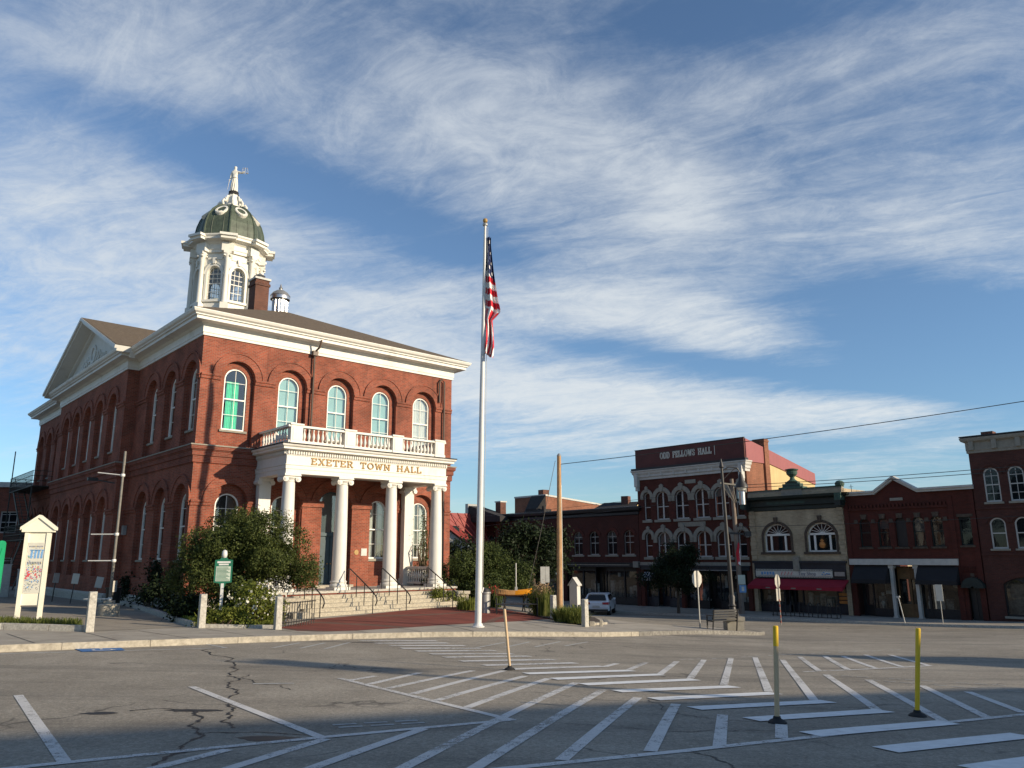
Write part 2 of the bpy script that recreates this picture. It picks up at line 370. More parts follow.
pmat('poster_green', (0.20, 0.36, 0.16), 0.6, 0.2, 8.0)
pmat('poster_ink', (0.16, 0.17, 0.22), 0.6, 0.3, 8.0)
pmat('poster_yellow', (0.80, 0.62, 0.18), 0.6, 0.2, 8.0)
pmat('goods_orange', (0.50, 0.20, 0.05), 0.7, 0.3, 3.0)
pmat('goods_mixed', (0.16, 0.15, 0.13), 0.8, 0.8, 5.0)
pmat('goods_pale', (0.55, 0.52, 0.46), 0.8, 0.5, 5.0)
pmat('sheet_teal', (0.05, 0.13, 0.14), 0.6, 0.3, 4.0)
leafmat('leaf_bush', (0.026, 0.040, 0.010), (0.088, 0.108, 0.028), (0.17, 0.18, 0.05), 0.2)
leafmat('leaf_bush2', (0.022, 0.036, 0.010), (0.075, 0.098, 0.026), (0.15, 0.165, 0.045), 0.2)
leafmat('leaf_dark', (0.007, 0.013, 0.005), (0.017, 0.029, 0.010), (0.03, 0.042, 0.014), 0.08)  # leaf colour darkened to stand in for shade on these plants
leafmat('leaf_bright', (0.075, 0.10, 0.016), (0.19, 0.21, 0.04), (0.30, 0.28, 0.07), 0.25)
leafmat('grass_blade', (0.05, 0.075, 0.014), (0.13, 0.145, 0.035), (0.22, 0.19, 0.07))
leafmat('flower_white', (0.60, 0.58, 0.48), (0.80, 0.78, 0.68))
leafmat('flower_tan', (0.30, 0.20, 0.10), (0.48, 0.33, 0.20))
leafmat('flower_red', (0.45, 0.03, 0.04), (0.6, 0.06, 0.06))
glass('hall_glass', (0.88, 0.93, 0.93), 0.12, 0.9, 0.02, 0.06)
glass('shop_glass', (0.8, 0.85, 0.85), 0.05, 0.5, 0.02, 0.25)
glass('row_glass', (0.6, 0.66, 0.68), 0.035, 0.4, 0.03, 0.45)


def mats(*names): return [MATS[n] for n in names]


# ------------------------------------------------------------------ mesh builder
class MB:
    def __init__(s, dx=0., dy=0., dz=0.):
        s.v = []; s.f = []; s.m = []; s.off = (dx, dy, dz)
    def add(s, pts, faces, mat=0):
        b = len(s.v); dx, dy, dz = s.off
        s.v.extend((p[0]+dx, p[1]+dy, p[2]+dz) for p in pts)
        for f in faces:
            s.f.append(tuple(i+b for i in f)); s.m.append(mat)
    def face(s, pts, mat=0): s.add(pts, [tuple(range(len(pts)))], mat)
    def box(s, x0, x1, y0, y1, z0, z1, mat=0):
        p = [(x0, y0, z0), (x1, y0, z0), (x1, y1, z0), (x0, y1, z0), (x0, y0, z1), (x1, y0, z1), (x1, y1, z1), (x0, y1, z1)]
        s.add(p, [(0, 3, 2, 1), (4, 5, 6, 7), (0, 1, 5, 4), (1, 2, 6, 5), (2, 3, 7, 6), (3, 0, 4, 7)], mat)
    def bar(s, p0, p1, w, h, mat=0, upv=(0, 0, 1)):
        """rectangular bar from p0 to p1"""
        a = Vector(p0); b = Vector(p1); d = (b-a).normalized(); u = Vector(upv)
        if abs(d.dot(u)) > 0.98: u = Vector((1, 0, 0))
        sd = d.cross(u).normalized(); u = sd.cross(d).normalized()
        q = []
        for c in (a, b):
            for i, j in ((-1, -1), (1, -1), (1, 1), (-1, 1)): q.append(c+sd*(i*w/2)+u*(j*h/2))
        s.add(q, [(0, 1, 2, 3), (7, 6, 5, 4), (0, 4, 5, 1), (1, 5, 6, 2), (2, 6, 7, 3), (3, 7, 4, 0)], mat)
    def tube(s, p0, p1, r0, r1=None, n=10, mat=0, caps=True):
        s.path([p0, p1], [r0, r0 if r1 is None else r1], n, mat, caps)
    def path(s, pts, rad, n=8, mat=0, caps=True):
        pts = [Vector(p) for p in pts]
        if not isinstance(rad, (list, tuple)): rad = [rad]*len(pts)
        q = []; ref = None
        for i, p in enumerate(pts):
            d = (pts[min(i+1, len(pts)-1)]-pts[max(i-1, 0)]).normalized()
            if ref is None:
                ref = Vector((0, 0, 1)) if abs(d.z) < 0.9 else Vector((1, 0, 0))
            a = d.cross(ref).normalized(); ref = a.cross(d).normalized()
            for k in range(n):
                t = 2*math.pi*k/n; q.append(p+(a*math.cos(t)+ref*math.sin(t))*rad[i])
        F = []
        for i in range(len(pts)-1):
            for k in range(n):
                k2 = (k+1) % n; F.append((i*n+k, i*n+k2, (i+1)*n+k2, (i+1)*n+k))
        if caps:
            F.append(tuple(range(n-1, -1, -1))); F.append(tuple((len(pts)-1)*n+k for k in range(n)))
        s.add(q, F, mat)
    def lathe(s, prof, c=(0, 0, 0), n=16, mat=0, phase=0.0, caps=True):
        q = []; F = []
        for r, z in prof:
            for k in range(n):
                t = 2*math.pi*k/n+phase; q.append((c[0]+r*math.cos(t), c[1]+r*math.sin(t), c[2]+z))
        for i in range(len(prof)-1):
            for k in range(n):
                k2 = (k+1) % n; F.append((i*n+k, i*n+k2, (i+1)*n+k2, (i+1)*n+k))
        if caps:
            F.append(tuple(range(n-1, -1, -1))); F.append(tuple((len(prof)-1)*n+k for k in range(n)))
        s.add(q, F, mat)
    def prism(s, poly, T, d0, d1, mat=0):
        """polygon (u, z) extruded between depths d0 and d1; T maps (u, z, d) to space"""
        n = len(poly)
        q = [T(u, z, d0) for u, z in poly]+[T(u, z, d1) for u, z in poly]
        tri = tessellate_polygon([[Vector((u, z, 0)) for u, z in poly]])
        F = [tuple(t) for t in tri]+[tuple(i+n for i in reversed(t)) for t in tri]
        F += [(i, (i+1) % n, n+(i+1) % n, n+i) for i in range(n)]
        s.add(q, F, mat)
    def sheet(s, T, outline, holes, depth, d=0.0, mat=0, rmat=None, border=False):
        """a wall face at depth d with holes, each hole's reveal running back by depth"""
        allp = [outline]+holes
        flat = [p for poly in allp for p in poly]
        tri = tessellate_polygon([[Vector((u, z, 0)) for u, z in poly] for poly in allp])
        s.add([T(u, z, d) for u, z in flat], [tuple(t) for t in tri], mat)
        for poly in (holes+([outline] if border else [])):
            n = len(poly)
            s.add([T(u, z, d) for u, z in poly]+[T(u, z, d+depth) for u, z in poly],
                  [(i, (i+1) % n, n+(i+1) % n, n+i) for i in range(n)], mat if rmat is None else rmat)
    def build(s, name, m, parent=None, smooth=None, loc=None, rz=None):
        me = bpy.data.meshes.new(name)
        me.from_pydata(s.v, [], s.f); me.validate(clean_customdata=False)
        if not isinstance(m, (list, tuple)): m = [m]
        for k in m: me.materials.append(MATS[k] if isinstance(k, str) else k)
        if len(m) > 1 and len(me.polygons) == len(s.m): me.polygons.foreach_set('material_index', s.m)
        bm = bmesh.new(); bm.from_mesh(me)
        bmesh.ops.remove_doubles(bm, verts=bm.verts, dist=0.0002)
        bmesh.ops.recalc_face_normals(bm, faces=bm.faces); bm.to_mesh(me); bm.free()
        if smooth:
            me.polygons.foreach_set('use_smooth', [True]*len(me.polygons)); me.set_sharp_from_angle(angle=R(smooth))
        me.update()
        o = bpy.data.objects.new(name, me); COL.objects.link(o)
        if parent is not None: o.parent = parent
        if loc is not None: o.location = loc
        if rz is not None: o.rotation_euler = (0, 0, rz)
        return o


def raw(name, V, F, m, parent=None, loc=None, mi=None):
    me = bpy.data.meshes.new(name); me.from_pydata([tuple(p) for p in V], [], [tuple(f) for f in F])
    for k in (m if isinstance(m, (list, tuple)) else [m]): me.materials.append(MATS[k])
    if mi is not None: me.polygons.foreach_set('material_index', mi)
    me.update()
    o = bpy.data.objects.new(name, me); COL.objects.link(o)
    if parent is not None: o.parent = parent
    if loc is not None: o.location = loc
    return o


def tag(o, label=None, cat=None, group=None, kind=None):
    if label: o['label'] = label
    if cat: o['category'] = cat
    if group: o['group'] = group
    if kind: o['kind'] = kind
    return o


def thing(name, label, cat, loc=(0, 0, 0), rz=0.0, group=None, scale=1.0):
    o = bpy.data.objects.new(name, None); COL.objects.link(o)
    o.location = loc; o.rotation_euler = (0, 0, rz); o.scale = (scale,)*3
    o.empty_display_size = 0.3
    return tag(o, label, cat, group)


def dup(o, parent=None, loc=None, rz=None, label=None):
    c = o.copy(); COL.objects.link(c)
    if parent is not None: c.parent = parent
    if loc is not None: c.location = loc
    if rz is not None: c.rotation_euler = (0, 0, rz)
    if label: c['label'] = label
    for ch in o.children: dup(ch, c)
    return c


def arch(cx, z0, zs, hw, rise=None, n=14):
    """opening outline: sill z0, springing zs, half width hw; rise hw = half circle, 0 = flat"""
    rise = hw if rise is None else rise
    p = [(cx-hw, z0), (cx+hw, z0)]
    if rise <= 0.001: return p+[(cx+hw, zs), (cx-hw, zs)]
    if abs(rise-hw) < 1e-6:
        return p+[(cx+hw*math.cos(math.pi*k/n), zs+hw*math.sin(math.pi*k/n)) for k in range(n+1)]
    rad = (hw*hw+rise*rise)/(2*rise); a0 = math.asin(min(1, hw/rad)); cz = zs+rise-rad
    return p+[(cx+rad*math.sin(a0-2*a0*k/n), cz+rad*math.cos(a0-2*a0*k/n)) for k in range(n+1)]


def ring(mb, T, cx, cz, r0, r1, d0, d1, a0=0.0, a1=math.pi, n=18, mat=0):
    out = [(cx+r1*math.cos(a0+(a1-a0)*k/n), cz+r1*math.sin(a0+(a1-a0)*k/n)) for k in range(n+1)]
    inn = [(cx+r0*math.cos(a0+(a1-a0)*k/n), cz+r0*math.sin(a0+(a1-a0)*k/n)) for k in range(n+1)]
    for k in range(n):
        mb.prism([inn[k], out[k], out[k+1], inn[k+1]], T, d0, d1, mat)


def segring(mb, T, cx, zs, hw, rise, t, d0, d1, n=12, mat=0):
    rad = (hw*hw+rise*rise)/(2*rise); a0 = math.asin(min(1, hw/rad)); cz = zs+rise-rad
    ring(mb, T, cx, cz, rad, rad+t, d0, d1, math.pi/2-a0, math.pi/2+a0, n, mat)


def sweep(mb, poly, prof, mat=0, closed=True):
    """profile of (outward, z) run round a counter-clockwise footprint with mitred corners"""
    n = len(poly); nr = []
    for i in range(n):
        a = Vector(poly[i]); b = Vector(poly[(i+1) % n]); d = (b-a).normalized(); nr.append(Vector((d.y, -d.x)))
    mit = []
    for i in range(n):
        n0, n1 = nr[i-1], nr[i]
        if not closed and i == 0: mit.append(nr[0]); continue
        if not closed and i == n-1: mit.append(nr[n-2]); continue
        k = 1+n0.dot(n1); mit.append((n0+n1)/max(k, 0.2))
    q = []; m = len(prof)
    for i in range(n):
        for o_, z in prof: q.append((poly[i][0]+mit[i].x*o_, poly[i][1]+mit[i].y*o_, z))
    F = []
    for i in range(n if closed else n-1):
        j = (i+1) % n
        for k in range(m-1): F.append((i*m+k, j*m+k, j*m+k+1, i*m+k+1))
    if not closed:
        F.append(tuple(range(m))); F.append(tuple((n-1)*m+k for k in range(m-1, -1, -1)))
    mb.add(q, F, mat)


# slab-serif letters drawn on a 1-high grid: strokes (x0, z0, x1, z1)
def _o(w):
    return [(w/2+w/2*math.cos(t)*0.95, 0.5+0.5*math.sin(t)) for t in [2*math.pi*k/12 for k in range(13)]]
GLYPH = {
 'E': (0.62, [[(.1, 0), (.1, 1)], [(0, 0), (.6, 0), (.6, .22)], [(0, 1), (.58, 1), (.58, .78)], [(.1, .52), (.42, .52)]]),
 'X': (0.72, [[(.08, 0), (.64, 1)], [(.08, 1), (.64, 0)], [(0, 0), (.2, 0)], [(.52, 0), (.72, 0)], [(0, 1), (.2, 1)], [(.52, 1), (.72, 1)]]),
 'T': (0.68, [[(.34, 0), (.34, 1)], [(0, .78), (0, 1), (.68, 1), (.68, .78)], [(.22, 0), (.46, 0)]]),
 'R': (0.70, [[(.1, 0), (.1, 1)], [(0, 1), (.4, 1), (.56, .88), (.56, .64), (.4, .5), (.1, .5)], [(.36, .5), (.62, 0), (.7, 0)], [(0, 0), (.22, 0)]]),
 'O': (0.78, [_o(.78)]),
 'W': (1.0, [[(.08, 1), (.28, 0), (.5, .9), (.72, 0), (.92, 1)], [(0, 1), (.2, 1)], [(.8, 1), (1, 1)]]),
 'N': (0.80, [[(.1, 0), (.1, 1), (.68, 0), (.68, 1)], [(0, 0), (.22, 0)], [(.56, 1), (.8, 1)], [(0, 1), (.1, 1)]]),
 'H': (0.78, [[(.1, 0), (.1, 1)], [(.68, 0), (.68, 1)], [(.1, .5), (.68, .5)], [(0, 0), (.2, 0)], [(0, 1), (.2, 1)], [(.58, 0), (.78, 0)], [(.58, 1), (.78, 1)]]),
 'A': (0.78, [[(.08, 0), (.39, 1), (.7, 0)], [(.2, .36), (.58, .36)], [(0, 0), (.18, 0)], [(.6, 0), (.78, 0)]]),
 'L': (0.60, [[(.1, 1), (.1, 0), (.58, 0), (.58, .24)], [(0, 1), (.22, 1)], [(0, 0), (.1, 0)]]),
 'D': (0.74, [[(.1, 0), (.1, 1), (.42, 1), (.66, .8), (.7, .5), (.66, .2), (.42, 0), (.1, 0)], [(0, 0), (.1, 0)], [(0, 1), (.1, 1)]]),
 'F': (0.60, [[(.1, 0), (.1, 1)], [(0, 1), (.58, 1), (.58, .76)], [(.1, .52), (.42, .52)], [(0, 0), (.22, 0)]]),
 'S': (0.60, [[(.56, .78), (.5, .95), (.3, 1), (.1, .92), (.08, .7), (.3, .53), (.52, .36), (.54, .12), (.32, 0), (.1, .05), (.04, .24)]]),
 ' ': (0.55, [])}


def lettering(mb, T, text, cx, z0, h, width, stroke, d0, d1, mat=0):
    gap = 0.26; tot = sum(GLYPH[c][0] for c in text)+gap*(len(text)-1)
    sx = width/tot; u = cx-width/2
    for c in text:
        w_, st_ = GLYPH[c]
        for line in st_:
            for (a, b), (c2, d2) in zip(line[:-1], line[1:]):
                p = Vector((u+a*sx, z0+b*h)); q = Vector((u+c2*sx, z0+d2*h)); dd = q-p
                if dd.length < 1e-5: continue
                dd.normalize(); nn = Vector((-dd.y, dd.x))*(stroke/2); e = dd*(stroke*0.4)
                mb.prism([tuple(p-e-nn), tuple(q+e-nn), tuple(q+e+nn), tuple(p-e+nn)], T, d0, d1, mat)
        u += (w_+gap)*sx


def words(mk, T, text, cx, z0, h, width, stroke, d0, d1, mat, parent):
    gap = 0.26; wd = lambda q: sum(GLYPH[c][0] for c in q)+gap*(len(q)-1)
    sx = width/wd(text); u = cx-width/2
    for w_ in text.split(' '):
        L = wd(w_)*sx; mb = mk(); lettering(mb, T, w_, u+L/2, z0, h, L, stroke, d0, d1); mb.build('lettering', mat, parent); u += L+(GLYPH[' '][0]+2*gap)*sx


# ------------------------------------------------------------------ terrain (metres, camera stands at 0,0)
_CP = np.array([(0,0,-1.65),(3.15,9,-1.93),(0,14,-2.08),(5.2,9.7,-2.02),(-6,8,-1.78),(-11.4,20.7,-2.04),(-9.6,23.7,-2.2),(-16.5,26.7,-2.07),(-7.45,30.2,-2.44),(-2.2,34.9,-2.33),(1.2,33,-2.6),(-5,32.3,-2.37),(-1,38,-2.4),(-1.1,24.6,-2.42),(9,37,-3.5),(15.2,43.6,-3.9),(7,60,-4.3),(12,64,-4.2),(28,47,-4.0),(20,56,-4.12),(-10,75,-3.6),(-30,60,-2.4),(60,30,-3.5),(40,20,-2.8),(-40,20,-1.8),(120,120,-4.5),(-80,0,-1.6),(-120,100,-2.6),(0,160,-4.6),(120,0,-3.0),(-60,-80,-1.5),(60,-80,-2),(20,15,-2.5),(5,22,-2.65),(12,30,-3.1),(30,35,-3.4),(-25,40,-2.2)], float)
def _U(r): return np.where(r > 1e-9, r*r*np.log(r+1e-12), 0)
_P = _CP[:, :2]/30; _n = len(_P)
_K = _U(np.linalg.norm(_P[:, None]-_P[None], axis=2))+0.008*np.eye(_n)
_Q = np.c_[np.ones(_n), _P]
_w = np.linalg.solve(np.block([[_K, _Q], [_Q.T, np.zeros((3, 3))]]), np.r_[_CP[:, 2], 0, 0, 0])
def tz(x, y):
    x = np.clip(np.asarray(x, float), -130, 130); y = np.clip(np.asarray(y, float), -90, 170)
    p = np.stack([x, y], -1)/30
    r = np.linalg.norm(p[..., None, :]-_P, axis=-1)
    return _U(r)@_w[:-3]+_w[-3]+p@_w[-2:]+EYE
def gz(x, y): return float(tz(x, y))


def axis(lo, a, b, hi, s):
    core = list(np.arange(a, b+1e-6, s)); out = []; d = s; x = b
    while x < hi: d *= 1.25; x += d; out.append(min(x, hi))
    pre = []; d = s; x = a
    while x > lo: d *= 1.25; x -= d; pre.append(max(x, lo))
    return pre[::-1]+core+out
gx = axis(-1500, -26, 34, 1500, 0.6); gy = axis(-600, 3, 68, 2000, 0.6)
XX, YY = np.meshgrid(gx, gy)
ZZ = np.concatenate([tz(XX[i], YY[i])[None] for i in range(len(gy))])
nx = len(gx)
V = np.stack([XX, YY, ZZ], -1).reshape(-1, 3)
F = [(j*nx+i, j*nx+i+1, (j+1)*nx+i+1, (j+1)*nx+i) for j in range(len(gy)-1) for i in range(nx-1)]
g = raw('road', V, F, 'asphalt'); g['kind'] = 'structure'
g.data.polygons.foreach_set('use_smooth', [True]*len(g.data.polygons))


def drape(name, polys, off, mat, skirt=0.0, step=1.0, kind='structure', parent=None, matskirt=None):
    """polygons laid over the terrain as one sheet, with an optional vertical skirt"""
    bm = bmesh.new()
    for poly in polys:
        vs = [bm.verts.new((x, y, 0)) for x, y in poly]; bm.faces.new(vs)
    bmesh.ops.triangulate(bm, faces=bm.faces[:])
    if step:
        xs = [v.co.x for v in bm.verts]; ys = [v.co.y for v in bm.verts]
        for ax, lo, hi in ((0, min(xs), max(xs)), (1, min(ys), max(ys))):
            k = math.floor(lo/step)*step+step
            while k < hi-1e-4:
                co = Vector((k, 0, 0)) if ax == 0 else Vector((0, k, 0)); no = Vector((1, 0, 0)) if ax == 0 else Vector((0, 1, 0))
                bmesh.ops.bisect_plane(bm, geom=bm.verts[:]+bm.edges[:]+bm.faces[:], dist=1e-5, plane_co=co, plane_no=no)
                k += step
    bmesh.ops.recalc_face_normals(bm, faces=bm.faces)
    for f in bm.faces:
        f.normal_update()
        if f.normal.z < 0: f.normal_flip()
    P = np.array([(v.co.x, v.co.y) for v in bm.verts]); Z = tz(P[:, 0], P[:, 1])+off
    for v, z in zip(bm.verts, Z): v.co.z = z
    if skirt:
        ed = [e for e in bm.edges if e.is_boundary]
        r = bmesh.ops.extrude_edge_only(bm, edges=ed)
        for v in [e for e in r['geom'] if isinstance(e, bmesh.types.BMVert)]: v.co.z -= skirt
        for f in [e for e in r['geom'] if isinstance(e, bmesh.types.BMFace)]: f.material_index = 1 if matskirt else 0
    me = bpy.data.meshes.new(name); bm.to_mesh(me); bm.free()
    me.materials.append(MATS[mat])
    if matskirt: me.materials.append(MATS[matskirt])
    o = bpy.data.objects.new(name, me); COL.objects.link(o)
    if kind: o['kind'] = kind
    if parent: o.parent = parent
    return o


def line_quad(p, q, w):
    a = Vector(p); b = Vector(q); d = (b-a).normalized(); n = Vector((-d.y, d.x))*(w/2)
    return [tuple(a-n), tuple(b-n), tuple(b+n), tuple(a+n)]

# ------------------------------------------------------------------ pavements, kerbs, markings
KERB = [(-40, -8), (-26, 4), (-12.45, 15.9), (-10.93, 17.2), (-9.47, 18.5), (-8.29, 19.54), (-6.87, 21.0), (-4.65, 22.98), (-2.51, 24.32),
        (-1.09, 24.96), (0.9, 25.98), (2.91, 26.96), (4.4, 28.2), (6.2, 30.2), (7.9, 32.3), (9.6, 34.2), (10.8, 35.4), (11.4, 36.6), (11.3, 38.0), (10.0, 39.6), (8.2, 39.3), (6.0, 36.5), (4.6, 33.5), (3.9, 32.2), (4.2, 36)]
drape('sidewalk', [KERB+[(-20, 62), (-60, 62), (-60, -8)]], 0.14, 'concrete', 0.3)


def walk_along(pl, s0, s1):
    """points of a polyline between arc lengths"""
    out = []; acc = 0
    for a, b in zip(pl[:-1], pl[1:]):
        a = Vector(a); b = Vector(b); L = (b-a).length
        for s in (s0, s1):
            if acc-1e-9 <= s <= acc+L+1e-9: out.append((s, a+(b-a)*((s-acc)/L)))
        if s0 < acc+L < s1: out.append((acc+L, b))
        acc += L
    out.sort(key=lambda t: t[0]); r = []
    for s, p in out:
        if not r or (p-r[-1]).length > 0.02: r.append(p)
    return r, acc


def strip(pts, w0, w1):
    L = []; Rr = []
    for i, p in enumerate(pts):
        d = (pts[min(i+1, len(pts)-1)]-pts[max(i-1, 0)]).normalized(); n = Vector((-d.y, d.x))
        L.append(tuple(p+n*w1)); Rr.append(tuple(p+n*w0))
    return Rr+L[::-1]


def kerb(name, pl, mat, w=0.19, off=0.15, piece=2.1, seed=1):
    rnd = random.Random(seed); _, tot = walk_along(pl, 0, 0.1); s = 0; polys = []
    while s < tot-0.3:
        e = min(tot, s+piece*rnd.uniform(0.7, 1.15)); pts, _ = walk_along(pl, s, e-0.02)
        if len(pts) > 1: polys.append(strip(pts, -0.015, w))
        s = e
    o = drape(name, polys, off, mat, 0.3, 0)
    return o


kerb('kerb', KERB[1:13], 'granite_pale', 0.19, 0.15, 2.1, 1)
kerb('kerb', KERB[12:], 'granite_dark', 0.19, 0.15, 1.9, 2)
# granite edging round the beds, raised off the pavement
kerb('bed_edging', [(-26, 18.6), (-13.85, 21.75), (-11.55, 21.55)], 'granite', 0.2, 0.30, 1.6, 3)
kerb('bed_edging', [(-24.5, 45.0), (-19.2, 38.4), (-12.9, 29.3), (-9.86, 24.75)], 'granite', 0.2, 0.28, 2.2, 5)
kerb('bed_edging', [(-9.6, 24.5), (-7.35, 24.75)], 'granite', 0.2, 0.24, 1.4, 6)
kerb('bed_edging', [(2.7, 29.75), (3.7, 31.6)], 'granite_pale', 0.2, 0.22, 1.2, 8)
drape('planting_bed', [[(-26, 18.9), (-13.85, 21.95), (-11.6, 21.75), (-13.2, 24.2), (-26, 23.5)]], 0.26, 'soil', 0.3)
drape('planting_bed', [[(-24.5, 45.2), (-19.0, 38.5), (-12.7, 29.4), (-9.7, 24.75), (-7.4, 24.95), (-8.1, 28.9), (-12.6, 33.5)]], 0.22, 'soil', 0.3)
drape('planting_bed', [[(2.6, 29.9), (3.6, 31.7), (3.6, 35.5), (1.2, 36.5), (0.6, 33.6)]], 0.19, 'soil', 0.2)
drape('path', [[(-11.4, 21.6), (-10.0, 24.6), (-13.0, 29.2), (-19.3, 38.3), (-27, 48), (-31, 46), (-18.0, 28.0), (-13.2, 24.3)]], 0.146, 'path')
drape('brick_plaza', [[(-7.35, 25.2), (-6.4, 23.9), (-5.6, 23.75), (-4.8, 24.4), (-2.5, 27.4), (0.4, 30.4), (1.5, 32.2), (1.2, 33.4), (-1.6, 36.6), (-3.0, 35.2), (-7.4, 29.9)]], 0.147, 'plaza_brick')
# pavement joints
jp = []
for k in range(11):
    p, _ = walk_along(KERB[2:13], 1.0+1.7*k, 1.05+1.7*k); d = (p[1]-p[0]).normalized(); n = Vector((-d.y, d.x))
    jp.append(line_quad(p[0]+n*0.2, p[0]+n*3.6, 0.025))
drape('pavement_joints', jp, 0.1445, 'tar')

LINES = {
 'a': [(-6.87, 11.36), (-4.01, 7.44)], 'b': [(-4.89, 12.42), (-1.97, 8.58)], 'c': [(-7.5, 5.2), (-4.23, 7.28), (-1.74, 8.78), (0.01, 9.84)],
 'h1': [(-3.37, 6.7), (-2.75, 8.0)], 'h2': [(-2.9, 6.2), (-1.94, 8.56)], 'h3': [(-2.2, 6.2), (-1.0, 9.16)],
 'h4': [(-1.35, 6.1), (1.06, 13.8)], 'h5': [(-0.7, 6.2), (1.43, 12.9)], 'h6': [(0.44, 7.68), (1.82, 12.0)], 'h7': [(1.33, 8.1), (2.25, 11.38)],
 'h8': [(2.08, 8.4), (2.66, 10.48)], 'h9': [(2.87, 8.88), (3.17, 9.78)],
 'tri': [(-2.93, 13.76), (0.0, 9.78)], 't1': [(-2.72, 13.44), (-2.39, 14.16)], 't2': [(-2.3, 13.02), (-1.7, 14.86)], 't3': [(-1.92, 12.52), (-0.77, 15.44)],
 't4': [(-1.48, 11.94), (-0.18, 15.6)], 't5': [(-1.06, 11.32), (0.21, 14.68)], 't6': [(-0.61, 10.72), (0.62, 14.38)],
 'bot': [(-1.2, 6.8), (0.04, 7.38), (1.73, 8.18), (3.26, 9.0), (5.29, 10.2), (6.89, 11.12), (9.5, 12.7)],
 'r0': [(1.93, 17.14), (2.31, 18.08)], 'r1': [(2.36, 16.6), (3.05, 18.66)], 'r2': [(2.83, 15.74), (3.89, 19.32)], 'r3': [(3.17, 14.74), (4.74, 20.18)],
 'r4': [(3.61, 14.02), (5.61, 20.92)], 'r5': [(4.11, 13.18), (6.39, 21.44)], 'r6': [(4.46, 12.18), (6.9, 20.8)], 'r7': [(4.98, 11.28), (6.4, 16.68)],
 'r8': [(6.63, 17.66), (7.73, 21.88)], 'r9': [(5.38, 10.32), (6.84, 15.74)], 'r10': [(6.18, 10.76), (7.37, 14.76)], 'r11': [(7.01, 11.32), (7.7, 13.88)],
 'r12': [(7.47, 18.18), (8.53, 22.22)], 'r13': [(8.29, 18.58), (9.06, 22.3)], 'r14': [(9.14, 19.14), (9.9, 22.82)], 'r15': [(9.99, 19.5), (10.64, 22.9)],
 'bd1': [(6.18, 17.32), (9.97, 19.5)]}
FAINT = {'top': [(4.1, 19.98), (7.42, 22.46), (12, 25.0)], 'far1': [(6.4, 16.68), (9.4, 14.9), (13.5, 13.4)], 'far2': [(6.84, 15.74), (9.2, 13.6), (12.5, 12.0)],
 'park': [(-10.7, 16.88), (-6.85, 19.3)], 'park2': [(-7.88, 20.44), (-6.85, 19.3)], 'stub': [(-4.1, 12.86), (-3.49, 13.0)],
 'f1': [(-5.82, 19.58), (-5.62, 21.28)], 'f2': [(-5.17, 19.62), (-5.0, 21.46)], 'f3': [(-4.57, 19.64), (-4.41, 21.8)],
 'g1': [(-0.98, 21.18), (-0.24, 23.28)], 'g2': [(-0.22, 21.66), (0.49, 23.8)], 'g3': [(0.6, 22.2), (1.41, 24.34)], 'g4': [(1.47, 22.98), (2.29, 24.74)],
 'old1': [(-2.05, 9.35), (-1.05, 9.75)], 'old2': [(-1.95, 9.2), (-0.95, 9.6)]}
lp = []; k = 0
for key, pl in LINES.items():
    for a, b in zip(pl[:-1], pl[1:]): lp.append((line_quad(a, b, 0.135 if key[0] in 'hrt' and key != 'tri' else 0.115), k)); k += 1
drape('road_lines', [q for q, i in lp if i % 2 == 0], 0.006, 'road_paint', 0, 0.5)
drape('road_lines', [q for q, i in lp if i % 2 == 1], 0.0075, 'road_paint', 0, 0.5)
fp = []
for key, pl in FAINT.items():
    for a, b in zip(pl[:-1], pl[1:]):
        if key[:2] in ('fa', 'ol', 'to'):
            A_ = Vector(a); B_ = Vector(b); n = int((B_-A_).length/0.28)
            for i in range(n):
                if i % 4 != 3: fp.append(line_quad(A_+(B_-A_)*(i/n), A_+(B_-A_)*((i+0.75)/n), 0.075))
        else: fp.append(line_quad(a, b, 0.10))
drape('faded_road_lines', fp, 0.005, 'road_paint_old', 0, 0)
BARS = [(-4.24, 22.32, -2.17, 22.96), (-3.70, 21.62, -1.80, 22.34), (-3.2, 21.0, -1.29, 21.68), (-2.8, 20.28, -0.86, 21.0), (-2.35, 19.6, -0.45, 20.48), (-1.93, 18.94, -0.01, 19.74),
        (-1.56, 18.22, 0.4, 19.22), (-1.12, 17.36, 0.95, 18.54), (-0.61, 16.56, 1.37, 17.82), (-0.15, 15.85, 1.89, 17.18), (0.23, 15.12, 2.39, 16.38), (0.7, 14.3, 2.84, 15.68),
        (1.15, 13.54, 3.32, 14.86), (1.60, 12.70, 3.74, 13.8), (2.02, 11.85, 4.15, 12.95), (2.41, 10.98, 4.63, 12.05), (2.91, 10.12, 5.05, 11.17), (3.27, 9.15, 5.4, 10.24),
        (3.73, 8.36, 5.79, 9.4), (4.15, 7.55, 6.13, 8.56), (4.6, 6.75, 6.6, 7.75)]
bp_ = []
for x0, y0, x1, y1 in BARS:
    a = Vector((x0, y0)); b = Vector((x1, y1)); s = Vector((0.46, -0.89))*0.16
    bp_.append([tuple(a-s*0.95), tuple(a+s), tuple(b+s*0.95), tuple(b-s)])
drape('crosswalk', bp_[10:], 0.010, 'road_paint_fresh', 0, 0.5)
drape('crosswalk', bp_[:10], 0.010, 'road_paint', 0, 0.5)
hc = [(-9.84, 18.16), (-9.05, 18.66), (-8.66, 18.06), (-9.34, 17.54)]
drape('accessible_parking_symbol', [hc], 0.011, 'blue_paint', 0, 0)
C_ = Vector((-9.22, 18.1)); e1 = Vector((0.85, 0.53)).normalized(); e2 = Vector((-e1.y, e1.x))
def hq(pts): return [tuple(C_+e1*u+e2*v) for u, v in pts]
